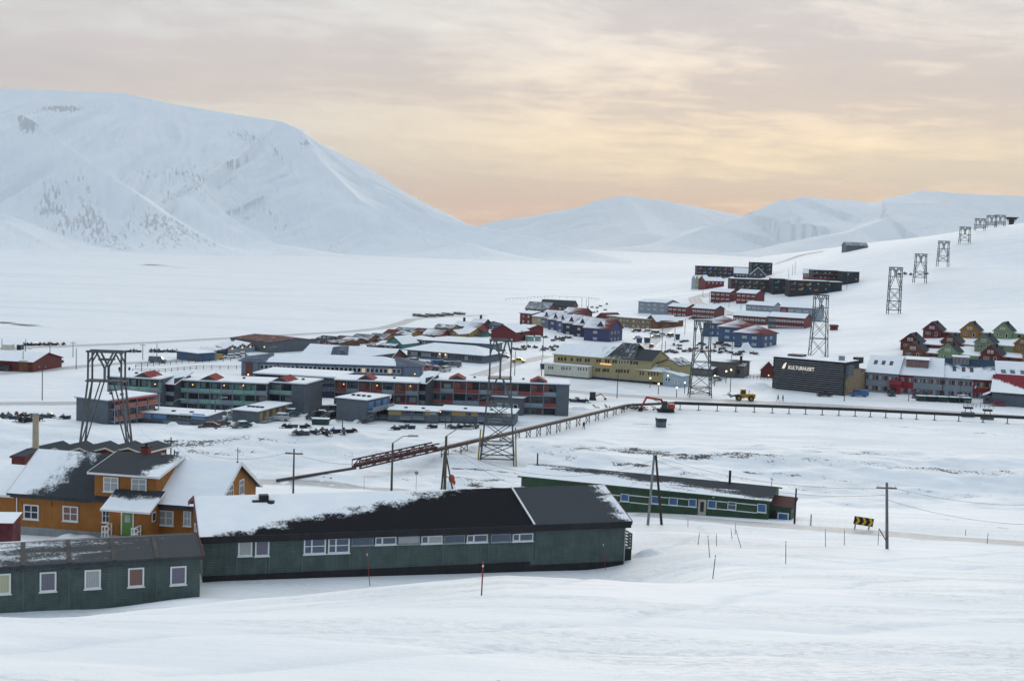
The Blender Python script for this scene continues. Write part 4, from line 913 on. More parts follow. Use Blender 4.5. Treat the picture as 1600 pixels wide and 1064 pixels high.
def end_flats():
    h = simple('apartment_block', 'grey end block with salmon balconies beside the timber pylon', 'apartment block', (119, 660), (168, 659), 14, (119, 621), None, GREY, 'flat', R_SNOW, GREY, (284, 280), R=0)
    for z in (0.6, 3.1):
        MB().box(h.L, h.L + 1.4, 0.5, 13.5, z - 0.1, z + 0.05).build('balcony_floor', [GREY_L], h.o)
        for i in range(4):
            y = 0.6 + i * 3.2
            MB().box(h.L + 1.36, h.L + 1.44, y, y + 3.0, z + 0.1, z + 1.0).build('balcony_panel', [SALMON], h.o); add_win(h.o, (h.L + 0.003, y + 1.2, z + 0.9), pi / 2, 1.1, 1.1, 'r' if i % 2 else 'g', GREY_L, 'v')
            MB().box(h.L, h.L + 0.06, y + 2.1, y + 2.9, z + 0.1, z + 2.0).build('door', [SALMON], h.o)
    for i in range(5): MB().box(h.L + 1.3, h.L + 1.44, 0.5 + i * 3.25, 0.64 + i * 3.25, -2, h.H).build('post', [GREY_L], h.o)
    MB().box(h.L, h.L + 1.7, 0.2, 13.8, h.H - 0.05, h.H + 0.12).build('canopy', [CRIM], h.o); h.vents(2, 0.25, 0.6)
end_flats()
def low_block(label, p0, p1, W, d, eave, pan, wins, panels, rails, top=R_SNOW, nv=3, lamps=()):
    h = simple('prefab_house', label, 'house', p0, p1, W, eave, None, GREY, 'flat', top, GREY_D, d, 'low grey prefab houses', R=0, o=0.3)
    h.panel(panels, pan); h.wins(wins, GREY_L, 'V'); h.vents(nv, 0.3, 0.45, 0.35)
    for (x0, y0, x1, y1) in rails:
        a = h.on(x0, y0)[0]; b = h.on(x1, y0)[0]; zt = h.on(x0, y0)[1]; zl = h.on(x0, y1)[1]
        MB().box(a, b, -1.2, 0, zl - 0.15, zl).build('balcony_floor', [GREY_L], h.o)
        for i in range(4): MB().box(a, b, -1.22, -1.16, zl + (zt - zl) * (i + 0.3) / 4, zl + (zt - zl) * (i + 0.75) / 4).build('railing_board', [GREY_L], h.o)
    h.part('plinth', -0.05, h.L + 0.05, -0.06, 0.2, -2, 0.35, GREY_D); h.lamps(lamps, 0.2, 0.15); return h
h = low_block('low grey prefab house with sky blue panels', (201, 661), (323, 663), 8.5, (283, 280), (201, 644), SKYB, [(203, 645.5, 216, 652.5), (224, 647, 238, 653), (243, 647.5, 250, 653, 'c'), (260, 646, 279, 654), (281, 646.5, 300, 654.5), (306, 649, 317, 655)], [(217, 645, 236, 653), (240, 645.5, 259.5, 653.5), (300.5, 646.5, 320, 655)], [(200, 653.5, 216, 658), (259, 655, 300, 660)])
h = simple('prefab_house', 'low grey prefab house with mustard doors along its side, snowy flat roof', 'house', (363, 660), (402, 660), 16, (363, 641), None, GREY, 'flat', R_SNOW, GREY_D, (283, 281.2), 'low grey prefab houses', R=0, o=0.3); h.vents(4, 0.3, 0.5, 0.3)
for i in range(5): MB().box(h.L, h.L + 0.06, 1 + i * 3, 2.2 + i * 3, 0.4, 2.3).build('door', [MUST], h.o); MB().box(h.L + 1.5, h.L + 1.62, 0.6 + i * 3.2, 0.72 + i * 3.2, -1, 1.6).build('railing_post', [GREY_L], h.o)
MB().box(h.L, h.L + 1.6, 0.5, 15, 0.2, 0.35).build('walkway', [GREY_L], h.o); MB().box(h.L + 1.52, h.L + 1.6, 0.5, 15, 1.1, 1.25).build('handrail', [GREY_L], h.o)
h = simple('corner_house', 'tall grey corner house with blue panels on its side and outside stairs', 'house', (525, 658), (572, 659), 11, (525, 622), None, GREY, 'flat', R_SNOW, GREY_D, (293.5, 290.5), R=0); h.vents(4, 0.3, 0.55, 0.4)
for i in range(3): MB().box(h.L, h.L + 0.07, 1 + i * 3.3, 3.1 + i * 3.3, 3.0, 4.6).build('cladding_panel', [SKYB], h.o); h.fwin('r', 2 + i * 3.3, 0.9, 1.4, 1.2, 'g', GREY_L, 'v'); h.fwin('r', 2 + i * 3.3, 3.2, 1.3, 1.1, 'g', GREY_L, 'v')
MB().box(h.L, h.L + 1.5, 0.4, 10.5, 2.5, 2.7).build('balcony_floor', [GREY_L], h.o); MB().box(h.L + 1.44, h.L + 1.5, 0.4, 10.5, 2.8, 3.6).build('balustrade', [GREY_L], h.o)
for i in range(7): MB().box(h.L - 1.6 + i * 0.5, h.L - 1.0 + i * 0.5, -1.4, -0.2, i * 0.28 - 0.6, i * 0.28 - 0.48).build('stair_tread', [TIMBER], h.o)
for y in (-1.45, -0.2): MB().beam((h.L - 1.8, y, -0.2), (h.L + 2.2, y, 2.4), 0.08, 0.2).build('stair_string', [TIMBER], h.o)
h = simple('outhouse', 'dark grey gabled outhouse with snowy roof beside the corner house', 'outhouse', (587, 648), (607, 649), 8, (607, 624), (597, 619), GREY_D, 'gx', R_SNOW, GREY_L, (296, 296))
low_block('short low grey prefab house with mustard panels, next to the corner house', (606, 659.5), (684, 661), 8, (291.5, 291), (606, 641), MUST, [(608, 642.5, 620, 646.5, 'c'), (628, 641.5, 643, 647), (647, 641.5, 662, 647), (672, 644, 682, 648, 'c')], [(607, 639.5, 627, 648), (664, 640.5, 672, 648.5)], [(626, 648, 643, 653), (645, 648, 663, 653)], nv=2)
low_block('longer low grey prefab house with mustard panels behind the steel pylon', (686, 661), (803, 664), 8, (290, 288), (686, 641.5), MUST, [(689, 643, 703, 647.5), (711, 644.5, 723, 648.5, 'c'), (729, 645, 740, 649), (748, 643.5, 766, 649.5), (771, 644, 783, 650), (792, 647, 800, 651, 'c')], [(706, 641.5, 727, 649.5), (736, 642, 747, 650), (786, 643.5, 792, 651)], [(686, 649, 705, 655), (747, 650, 785, 656)], nv=2, lamps=((688, 643),))
h = simple('prefab_house', 'grey prefab house with snowy roof and side gable wing behind the steel pylon', 'house', (770, 647), (815, 649), 9, (770, 620), None, GREY, 'flat', R_SNOW, GREY_D, (296, 294), 'low grey prefab houses', R=0)
MB().prism([(-5.0, -2), (0, -2), (0, 4.2), (-5.0, 2.6)], 0.5, 7, 'y').build('wing_wall', [GREY_D], h.o); MB().slab([(-5.3, 0.2, 2.65), (0, 0.2, 4.3), (0, 7.3, 4.3), (-5.3, 7.3, 2.65)], 0.2).build('wing_roof', [R_SNOW, GREY_L], h.o); h.row(3, 1.6, 1.1, 1.1, 'f', pane='gc')

# large blue-grey hostel and what stands round it
h = simple('hostel', 'long two storey blue grey hostel with hipped snowy roof', 'building', (404, 594), (630, 601), 13, (404, 566), (420, 552.5), BLUEG, 'hip', rmat('hostel_roof', (0.10, 0.12, 0.16), 0.8, 0, 0, 0, 0, 0.3, (0.12, 0.3)), BLUEG, o=0.6)
for i in range(16):
    u = h.L * (i + 0.6) / 16.4
    for z in (h.H - 2.0, h.H - 4.6):
        for q in (-0.62, 0.62): h.fwin('f', u + q, z, 1.1, 1.35, 'l' if (i, z) in ((11, h.H - 2.0), (14, h.H - 2.0)) and q > 0 else 'g', WHITE)
for i in range(1, 8): u = h.L * i / 7.6; h.part('downpipe', u - 0.07, u + 0.07, -0.1, 0, -0.5, h.H, NAVY)
for sx, lab in ((-1, 'l'), (1, 'r')):
    x = 0 if sx < 0 else h.L
    MB().prism([(x, -0.6), (x + sx * 5.2, 1.6), (x + sx * 5.2, 13), (x, 15.2)], -2, h.H - 0.1, 'z').build('end_wall', [BLUEG], h.o)
    pk = (x - sx * 3.0, 7.5, h.H + h.R * 0.92); A_, B_, C_, D_ = (x - sx * 2.0, -1.2, h.H), (x + sx * 5.9, 1.2, h.H), (x + sx * 5.9, 13.5, h.H), (x - sx * 2.0, 15.8, h.H)
    MB().slab([A_, B_, pk], 0.35).slab([B_, C_, pk], 0.35).slab([C_, D_, pk], 0.35).build('end_roof', [R_BGREY, BLUEG], h.o)
    if sx < 0: MB().prism([(-1.8, 0.02), (-3.9, 0.92), (-3.9, 1.2), (-1.8, 0.3)], -1, h.H - 0.3, 'z').build('cladding_panel', [BROWNR], h.o)
MB().ball((-3.0, 0.3, h.H - 3.6), 0.22, 0, 6).build('wall_lamp', [LAMP], h.o); MB().ball((h.L + 3.2, 0.6, h.H - 2.0), 0.16, 0, 6).build('wall_lamp', [LAMP], h.o)
h = simple('community_hall', 'wide snowy roofed hall with dark dormer behind the hostel', 'building', (470, 561), (607, 562), 18, (470, 556), (540, 541), BROWNR, 'gx', R_SNOW, DARK, (432, 424), o=0.6)
u0 = h.on(513, 550)[0]; u1 = h.on(536, 550)[0]; MB().prism([(u0, h.H), (u1 + 2, h.H), (u1 - 1.5, h.H + h.R + 0.2), (u0 + 1, h.H + h.R + 0.2)], 1.5, 9, 'y').build('dormer', [R_BGREY], h.o)
MB().slab([(h.L - 12, -0.6, h.H + 0.28), (h.L + 0.4, -0.6, h.H + 0.28), (h.L + 0.4, 5.5, h.H + h.R * 0.6 + 0.28)], 0.08).build('bare_roof', [R_SLATE, DARK], h.o)
h = simple('navy_building', 'navy blue two storey building with flat snowy roof and red fascia', 'building', (398, 619), (523, 618), 14, (523, 592), None, NAVY, 'flat', R_SNOW, NAVY, (348, 344), R=0, o=0.5, t=0.4)
h.wins([(x, y, x + 5.5, y + 6) for x in (485.5, 490.5, 503, 510, 517) for y in (592.5, 605)], GREY_L, 'v'); h.panel([(446, 587.5, 481, 592)], paint('red_fascia', (0.33, 0.055, 0.03), 0.6, 0.08), 0.7, 'fascia'); h.row(14, h.H + 0.0, 0.3, 0.5, u0=0.02, u1=0.6, pane='g', frame=BLACK)
h = simple('school_wing', 'low blue grey wing with wide snowy hipped roof and window band', 'building', (636, 561), (754, 565), 14, (636, 546.5), (690, 537), BLUEG, 'hip', R_SNOW, DARK, (445, 432), o=1.6)
h.row(22, h.H - 1.9, 1.5, 1.5, pane='ggc', frame=GREY_L, bars='v', u0=0.01, u1=0.99); h.lamps(((687, 553), (696, 554)), 0.3, 0.25)
h = simple('school_block', 'blue grey two storey block with snowy roof rising behind the low wing', 'building', (664, 553), (768, 556), 13, (664, 532), (700, 526), BLUEG, 'hip', R_SNOW, DARK, (462, 455), o=1.2)
h.row(12, h.H - 2.1, 1.3, 1.3, pane='gc', frame=GREY_L, u0=0.03, u1=0.7, bars='v'); h.part('corner_tower', h.L * 0.68, h.L + 0.4, -0.8, 6, -2, h.H - 0.1, BLUEG)
h = simple('school_annexe', 'small grey annexe with snowy roof next to the cottages', 'building', (638, 541), (662, 541), 9, (638, 530), (650, 524.5), GREY_L, 'hip', R_SNOW, GREY_D, (482, 480), o=1.2); h.row(4, h.H - 1.6, 1.2, 1.0, pane='g')
# red barns
h = simple('red_barn', 'large red gabled barn with snowy roof above the car park', 'barn', (767, 533), (805, 533.5), 15, (767, 517), (786, 505.5), RED_H, 'gy', R_SNOW, RED_H, (526, 522), o=0.5); h.R = h.R
h.fwin('r', 7, 2.0, 2.2, 2.4, 'g', RED_H)
h = simple('red_barn', 'smaller red gabled barn behind the large one', 'barn', (806, 526), (826, 527), 11, (826, 513), (818, 507), RED_H, 'gx', R_SNOW, RED_H, (545, 541), o=0.5); h.row(3, 0.8, 0.9, 1.2)
for i, (x, lab) in enumerate(((821, 'left'), (836, 'right'))):
    h = simple('waste_container', 'mint green waste container by the red barns', 'container', (x, 533), (x + (13 if i == 0 else 9), 533), 3, (x, 526), None, paint('container_mint', (0.20, 0.36, 0.27), 0.6, 0.1, 'v'), 'flat', R_SNOW, MINT, 524, 'mint containers', R=0, o=0.05)

# dark red hall and garages at the left
h = simple('storage_hall', 'low dark red hall with snowy roof at the picture edge', 'hall', (-70, 578), (51, 579), 16, (51, 566.5), (40, 550), MAROON, 'gx', R_MOST, MAROON, (382, 378), o=0.4); h.part('doorway', h.L - 4.2, h.L - 1.5, -0.05, 0, 0, 3.2, BROWN)
for x, w, m_, lab in ((4, 13, CREAM, 'cream storage container beside the road'), (26, 6, NAVY, 'blue storage container beside the road')):
    h = simple('storage_container', lab, 'container', (x, 547), (x + w, 547), 3, (x, 539.5), None, m_, 'flat', R_MOST, m_, 455, R=0, o=0.05)
h = simple('garage_hall', 'blue grey garage end with snowy roof at the head of the garage row', 'garage', (276, 563), (309, 563.5), 7, (276, 549), None, BLUE_H, 'flat', R_SNOW, BLUE_H, (417, 411), R=0); h.panel([(294, 556, 307, 563)], TAUPE, 0.06, 'garage_door')
for i in range(8):
    x = 309 + i * 5.8; y = 563 - i * 1.15; dd = 411 + i * 5.5
    h = simple('garage', 'small gabled garage with blue doors in a joined row', 'garage', (x, y), (x + 6.6, y), 9, (x, y - 9), (x + 3.3, y - 13.5 + i * 0.3), BLUE_H, 'gy', R_SNOW, RED_TRIM, (dd, dd + 1.5), 'row of gabled garages', o=0.2, t=0.15); h.panel([(x + 1, y - 7, x + 5.6, y)], NAVY, 0.05, 'garage_door')
for x, y, w in ((354, 553, 18), (371, 551, 15), (384, 550, 14)):
    h = simple('gabled_house', 'pale grey gabled house between the garages and the rust roofed hall', 'house', (x, y), (x + w, y), 12, (x, y - 8), (x + w / 2, y - 16), GREY_L, 'gy', R_MOST, GREY_D, (450, 452), 'pale grey gabled houses', o=0.3); h.row(2, 1.6, 0.9, 1.1); h.lamps(((x + w / 2, y - 8),), 0.2, 0.18)
h = simple('industrial_hall', 'grey hall with rust red roof beyond the garages', 'hall', (360, 547), (421, 548), 22, (421, 536), (400, 522.5), GREY, 'gx', R_RBROWN, DARK, (488, 474), o=0.3); h.panel([(392, 536, 398, 547)], BROWNR, 0.06, 'door'); h.lamps(((413, 542), (386, 543)), 0.2, 0.2)

# cottages behind the hostel
COT = [  # x0, base, x1, eave dy, ridge dy, wall, roof, kind, W, what
 (478, 538, 504, 4, 8, GREY_D, R_SLATE, 'gx', 9, 'low dark grey cottage with slate roof at the end of the terrace'), (495, 532, 518, 3, 7, TEAL, R_SLATE, 'gx', 9, 'dark teal cottage with slate roof'),
 (503, 541, 519, 7, 12, BRICKR, R_GREY7, 'gy', 14, 'red gabled cottage with grey roof beside the brown one'), (518, 541, 532, 6, 11, BROWN, R_GREY7, 'gx', 10, 'brown cottage with grey dusted roof'),
 (522, 533, 546, 3, 8, BROWNR, R_RBROWN, 'gx', 9, 'low cottage with rust roof behind the snowy one'), (530, 538, 548, 5, 11, BROWN, R_SNOW, 'gx', 10, 'brown cottage under deep snow'),
 (546, 536, 574, 6, 14, BROWN, R_GREY7, 'gx', 12, 'long rust brown cottage with grey roof'), (572, 535, 598, 6, 14, OCH2, R_GREY7, 'gx', 12, 'ochre brown cottage with grey roof'), (594, 533, 612, 6, 13, BROWN, R_RBROWN, 'gx', 10, 'brown cottage with rust roof'),
 (573, 543, 590, 4, 8, BROWNR, R_HALF, 'gx', 8, 'small red brown cottage with patchy snow'), (588, 544, 617, 5, 11, BROWNR, R_MOST, 'gx', 10, 'red brown cottage with snowy roof and dark doors'),
 (603, 544, 628, 8, 20, TEAL, R_MOST, 'gy', 12, 'dark green gabled cottage with snowy roof'), (598, 526, 622, 4, 11, BRICKR, R_REDB, 'gx', 11, 'red cottage with bare red roof'), (618, 528, 640, 6, 12, OCH2, R_HALF, 'gx', 10, 'ochre cottage with patchy roof'),
 (617, 519, 645, 3, 7, TAUPE, R_GREY7, 'gx', 9, 'flat looking taupe cottage behind the red one'), (645, 522, 668, 4, 9, BROWN, R_RBROWN, 'gx', 10, 'brown cottage with rust brown roof'), (660, 527, 688, 4, 12, BRICKR, R_RED, 'gx', 11, 'red cottage with snow streaked red roof'),
 (684, 526, 702, 5, 12, BROWNR, R_REDB, 'gx', 10, 'red brown cottage with dull red roof'), (700, 527, 716, 6, 13, MUST, R_MOST, 'gy', 11, 'yellow gabled cottage with snowy roof'), (716, 526, 733, 6, 14, MUST, R_SNOW, 'gx', 11, 'yellow cottage under a snow covered roof'),
 (679, 515, 707, 3, 8, TAN, R_HALF, 'gx', 9, 'tan cottage half covered in snow'), (708, 513, 727, 4, 11, TAUPE, R_MOST, 'gx', 9, 'taupe cottage with dark chimney'), (724, 522, 745, 8, 18, BRICKR, R_RED, 'gx', 11, 'tall red cottage with red roof'),
 (733, 514, 753, 7, 16, BROWNR, R_MOST, 'gx', 10, 'dark red cottage with black chimney and snowy roof'), (752, 514, 775, 6, 12, BLUEG, R_BGREY, 'hip', 10, 'blue grey cottage with hipped roof'), (738, 526, 752, 4, 8, TEAL, R_SLATE, 'gx', 7, 'small dark green shed among the yellow cottages')]
for (x0, yb, x1, ed, rd, wm, rm, kd, W, lab) in COT:
    p = gp((x0 + x1) / 2, yb); h = simple('cottage', lab, 'cottage', (x0, yb), (x1, yb + 0.3), W, (x0, yb - ed), ((x0 + x1) / 2, yb - rd), wm, kd, rm, DARK, (p.y + 1.5, p.y - 1.5), 'cottages behind the hostel', o=0.4)
    if kd == 'gy': h.row(2, 0.9, 0.9, 1.0)
    else: h.row(3, max(0.5, h.H - 1.5), 0.9, 0.9, pane='gc')
    if 'chimney' in lab: h.vents(1, 0.4, 1.8, 0.5)
# far yard of huts and masts up the valley
for i, (x, y, w, hh) in enumerate(((652, 495, 10, 3), (663, 496, 8, 2.5), (672, 495.5, 12, 3.5), (688, 495, 9, 3), (698, 493.5, 14, 3), (716, 492, 14, 2.5))):
    simple('yard_hut', 'tiny weathered hut in the fenced yard up the valley', 'hut', (x, y), (x + w * 0.8, y), 6, (x, y - hh), (x + w / 2, y - hh - 1.5), TAUPE if i % 2 else TAN, 'gx', R_HALF, DARK, None, 'huts in the far yard', o=0.2)

# straw yellow hospital
def hospital():
    h = House('hospital', 'long straw yellow two storey hospital standing on stilts', 'building', (864, 587.5), (1016, 599), 15, (401, 386)); fl = h.on(864, 582.5)[1]
    h.heights(eave=(866, 553), ridge=(1025, 548)); L_, W, H, R = h.L, h.W, h.H, h.R
    MB().prism([(0, fl), (W, fl), (W, H), (W / 2, H + R), (0, H)], 0, L_, 'x').build('wall', [YELL], h.o)
    h.roof('gx', rmat('hospital_roof', (0.055, 0.062, 0.07), 0.5, -0.03, 0.0, 19, 0, 0.25, (0.9, 0.10), ribs=0.9), YELL, 0.4, 0.2)
    for i in range(15): MB().box(L_ * i / 14.2 - 0.15, L_ * i / 14.2 + 0.15, 0.3, 0.6, -2, fl).build('stilt', [TAUPE], h.o)
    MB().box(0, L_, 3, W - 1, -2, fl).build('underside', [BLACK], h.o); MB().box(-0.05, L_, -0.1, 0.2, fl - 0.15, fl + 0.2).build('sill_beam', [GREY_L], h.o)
    for x in (872, 876.5, 882, 892, 901, 905.5, 914, 918.5, 932, 936, 945.5, 949.5, 957, 961, 985, 990, 994): h.wins([(x, 558 + (x - 872) * 0.052, x + 2.8, 563 + (x - 872) * 0.052)], DARK)
    for x in (966.5, 970.5, 975, 979.5): h.wins([(x, 563, x + 3.2, 569)], WHITE)
    for x in (931, 935, 941.5, 945, 949, 962, 966, 970, 975, 980): h.wins([(x, 575.3 + (x - 931) * 0.05, x + 2.8, 580.2 + (x - 931) * 0.05, 'g')], DARK)
    a = h.on(938, 569)[0]; b = h.on(956, 569)[0]; z = h.on(947, 569)[1]; [MB().box(a + (b - a) * i / 9, a + (b - a) * (i + 0.6) / 9, -0.2, 0, z - 0.18, z + 0.18 + 0.1 * (i % 2)).build('lit_letter', [glow('amber_sign', (1.0, 0.42, 0.10), 1.1)], h.o) for i in range(9)]
    # cream wing standing out in front
    a = h.on(856, 575)[0]; b = h.on(925, 578)[0]; zt = h.on(890, 569.5)[1]
    MB().box(a, b, -2.6, 0.1, fl - 0.3, zt).build('wing_wall', [CREAM], h.o); MB().box(a - 0.2, b + 0.2, -2.9, 0.0, zt + 0.01, zt + 0.25).build('wing_roof', [R_SNOW], h.o); MB().box(a, b, -2.4, 0.1, -2, fl - 0.3).build('wing_base', [TAUPE], h.o)
    for x in (856.5, 859.5, 862.5, 877, 880, 884.5, 889.5, 902.5, 906.5, 911, 915.5): h.wins([(x, 571.5 + (x - 856) * 0.05, x + 2.4, 576.8 + (x - 856) * 0.05)], WHITE, dy=2.62)
    # raised cross roof
    a = h.on(948, 550)[0]; b = h.on(991, 555)[0]; MB().slab([(a, 0.4, H + 0.4), (b, 0.4, H + 0.4), (b - 1.5, W / 2, H + R + 1.6), (a + 2.2, W / 2, H + R + 1.6)], 0.2).slab([(b, W - 0.4, H + 0.4), (a, W - 0.4, H + 0.4), (a + 2.2, W / 2, H + R + 1.6), (b - 1.5, W / 2, H + R + 1.6)], 0.2).build('cross_roof', [rmat('hospital_cross', (0.06, 0.066, 0.075), 0.3, 0, 0, 0, 0, 0.25, (0.9, 0.1), ribs=0.9), YELL], h.o)
    # lower wing with snowy roof, gabled stairhead and pale blue porch
    g = House('hospital_wing', 'straw yellow lower wing with gabled stairhead and pale blue porch', 'building', (990, 598), (1037, 602), 9, (386, 380)); fl2 = g.on(990, 593)[1]; g.heights(eave=(990, 577), ridge=(1010, 569))
    MB().prism([(0, fl2), (9, fl2), (9, g.H), (4.5, g.H + g.R), (0, g.H)], 0, g.L, 'x').build('wall', [YELL], g.o); g.roof('gx', rmat('hospital_wing_roof', (0.06, 0.07, 0.085), 0.72, -0.02, 0, 6, 0, 0.25), YELL, 0.4, 0.2)
    for i in range(6): MB().box(g.L * i / 5.1 - 0.12, g.L * i / 5.1 + 0.12, 0.2, 0.45, -2, fl2).build('stilt', [TAUPE], g.o)
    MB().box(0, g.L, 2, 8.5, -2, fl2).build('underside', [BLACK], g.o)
    for x in (995, 999.5, 1004, 1013, 1017.5, 1022, 1027): g.wins([(x, 580.5 + (x - 995) * 0.045, x + 1.8, 585.5 + (x - 995) * 0.045)], DARK)
    H2 = g.on(1040, 568, 5)[1]; R2 = g.on(1048, 561, 5)[1] - H2
    MB().prism([(g.L - 4, 0), (g.L + 3.4, 0), (g.L + 3.4, H2), (g.L - 0.3, H2 + R2), (g.L - 4, H2)], 3, 11, 'y').build('stairhead_wall', [YELL], g.o)
    MB().slab([(g.L - 4.5, 11.3, H2 - 0.1), (g.L - 4.5, 2.6, H2 - 0.1), (g.L - 0.3, 2.6, H2 + R2 + 0.1), (g.L - 0.3, 11.3, H2 + R2 + 0.1)], 0.2).slab([(g.L + 3.9, 2.6, H2 - 0.1), (g.L + 3.9, 11.3, H2 - 0.1), (g.L - 0.3, 11.3, H2 + R2 + 0.1), (g.L - 0.3, 2.6, H2 + R2 + 0.1)], 0.2).build('stairhead_roof', [R_HALF, DARK], g.o)
    MB().prism([(g.L + 0.02, -1), (g.L + 6.2, -1), (g.L + 6.2, 3.4), (g.L + 0.02, 4.5)], -0.6, 4, 'y').build('porch_wall', [PBLUE], g.o); MB().slab([(g.L, -0.9, 4.55), (g.L + 6.5, -0.9, 3.4), (g.L + 6.5, 4.2, 3.4), (g.L, 4.2, 4.55)], 0.15).build('porch_roof', [R_MOST, WHITE], g.o)
    for q in (1.2, 2.1): add_win(g.o, (g.L + q, -0.61, 1.6), 0, 0.7, 1.0, 'g', WHITE)
    for q in range(3): add_win(g.o, (g.L + 3.5 + q * 0.95, -0.61, 1.0), 0, 0.8, 1.7, 'c', WHITE)
    MB().ball((g.L + 1.7, -0.8, 3.2), 0.2, 0, 6).build('wall_lamp', [LAMP_W], g.o)
hospital()
h = simple('workshop', 'long brown workshop with snowy roof and dark gable', 'workshop', (1058, 586), (1112, 588), 10, (1058, 573), (1080, 569), TAUPE, 'gx', R_MOST, DARK, (420, 414))
h = simple('workshop', 'taller brown workshop end with bare dark roof corner', 'workshop', (1110, 588), (1147, 590), 11, (1147, 568), (1130, 561), TAN, 'gx', rmat('workshop_roof', (0.05, 0.055, 0.065), 0.6, -0.06, 0, 4, 0, 0.25), DARK, (413, 408)); h.wall.data.materials[0] = TAUPE
h = simple('workshop_annexe', 'dark timber annexe with chimney beside the brown workshop', 'shed', (1147, 590), (1162, 591), 7, (1147, 572), (1155, 568), TAUPE, 'gx', R_HALF, DARK, (410, 409)); h.vents(1, 0.35, 2.6, 0.4); h.panel([(1149, 577, 1156, 584)], BLACK, 0.05, 'doorway')
h = simple('red_gable_house', 'dark red gabled house half hidden by the black slatted hall', 'house', (1188, 590), (1212, 591), 10, (1188, 578), (1212, 564), MAROON, 'gy', R_SNOW, MAROON, (415, 414)); h.lamps(((1201, 586.5),), 0.2, 0.2)

# black slatted culture hall
def culture_hall():
    h = House('culture_hall', 'black slatted hall reading KULTURHUSET above snow', 'building', (1207, 608.5), (1318, 617), 20, (388.5, 376)); h.heights(eave=(1209.5, 558), R=0); H, L_, W = h.H, h.L, h.W
    MB().prism([(0, -2), (L_, -2), (L_, H - 0.3), (0, H)], 0.25, W * 0.6, 'y').build('wall', [BLACK], h.o)
    PAN = paint('larch_panel', (0.27, 0.20, 0.115), 0.7, 0.12); LV = paint('black_louvre', (0.012, 0.014, 0.020), 0.45, 0.2)
    n = 15
    for i in range(n):
        z = H * (i + 0.15) / n - 0.4
        MB().prism([(-0.32, z), (0.22, z + 0.1), (0.22, z + H / n * 0.55), (-0.32, z + H / n * 0.42)], -0.1, L_ + 0.1, 'x').build('louvre', [LV], h.o)
        MB().box(0.0, L_, -0.24 + 0.02 * (i % 3), 0.1, z + H / n * 0.52, z + H / n * 0.60).build('snow_ledge', [R_MOST], h.o)
    MB().box(-0.2, L_ + 0.2, -0.35, W * 0.6, H - 0.1, H + 0.12).build('parapet', [BLACK], h.o); MB().box(0.1, L_ - 0.1, 0, W * 0.6, H + 0.12, H + 0.28).build('roof', [R_SNOW], h.o)
    for x in (0.0, L_ - 0.15): MB().box(x, x + 0.15, -0.36, 0.3, -1, H).build('corner_post', [BLACK], h.o)
    # larch clad right side in rows of boards
    hh = H - 0.6
    MB().prism([(0.4, -2), (W, -2), (W, hh * 0.72), (0.4, hh)], L_ - 0.2, L_ - 0.02, 'x').build('side_wall', [TAUPE], h.o)
    for r_ in range(6):
        for c in range(6):
            y = 0.6 + c * 3.2 + (r_ % 2) * 0.9; y1 = min(y + 3.1, W); zt = (r_ + 1) * hh / 6 - 0.05
            lim = hh - (y1 - 0.4) / (W - 0.4) * hh * 0.28
            if y >= W - 0.4 or zt > lim + 0.3: continue
            MB().box(L_ - 0.02, L_ + 0.06 + 0.02 * ((r_ + c) % 2), y, y1, r_ * hh / 6, min(zt, lim)).build('larch_board', [PAN], h.o)
    MB().box(L_ - 0.02, L_ + 1.0, 0.5, 5, hh - 3.2, hh - 0.1).build('bay_window', [GREY], h.o)
    MB().box(L_ * 0.1, L_ * 0.3, 5, 9, H, H + 0.9).build('roof_plant', [GREY_D], h.o); MB().box(L_ - 2.0, L_ + 0.2, 12, 15, H - 0.8, H + 1.0).build('roof_plant', [BLACK], h.o); MB().tube((L_ * 0.85, 6, H), (L_ * 0.85, 6, H + 1.6), 0.9, n=10).build('roof_duct', [GREY_L], h.o)
    # lettering
    a, z = h.on(1231.5, 575.5, -0.4); b = h.on(1272, 573.5, -0.4)[0]
    cu = bpy.data.curves.new('lettering', 'FONT'); cu.body = 'KULTURHUSET'; cu.size = 1.0; cu.extrude = 0.05; t0 = bpy.data.objects.new('tmp_text', cu); link(t0); bpy.context.view_layer.update()
    me = bpy.data.meshes.new_from_object(t0.evaluated_get(bpy.context.evaluated_depsgraph_get())); dx = t0.dimensions.x; bpy.data.objects.remove(t0); me.materials.clear(); me.materials.append(glow('white_letters', (0.9, 0.95, 1.0), 0.55))
    t = put('lettering', me, h.o, (a, -0.42, z - 0.2)); s_ = (b - a) / max(0.1, dx); t.scale = (s_, s_ * 1.3, 1); t.rotation_euler = (pi / 2, 0, 0)
    # leaf shaped emblem
    c0, z0 = h.on(1225.5, 571.5, -0.4); pts = [(-0.55, -0.75), (-0.1, -0.8), (0.35, -0.3), (0.55, 0.5), (0.75, 0.95), (0.2, 0.75), (-0.3, 0.25), (-0.6, -0.3)]
    MB().prism([(c0 + x * 1.0, z0 + y * 1.15) for x, y in pts], -0.45, -0.40, 'y').build('emblem', [glow('white_letters', (0.9, 0.95, 1.0), 0.55)], h.o)
culture_hall()

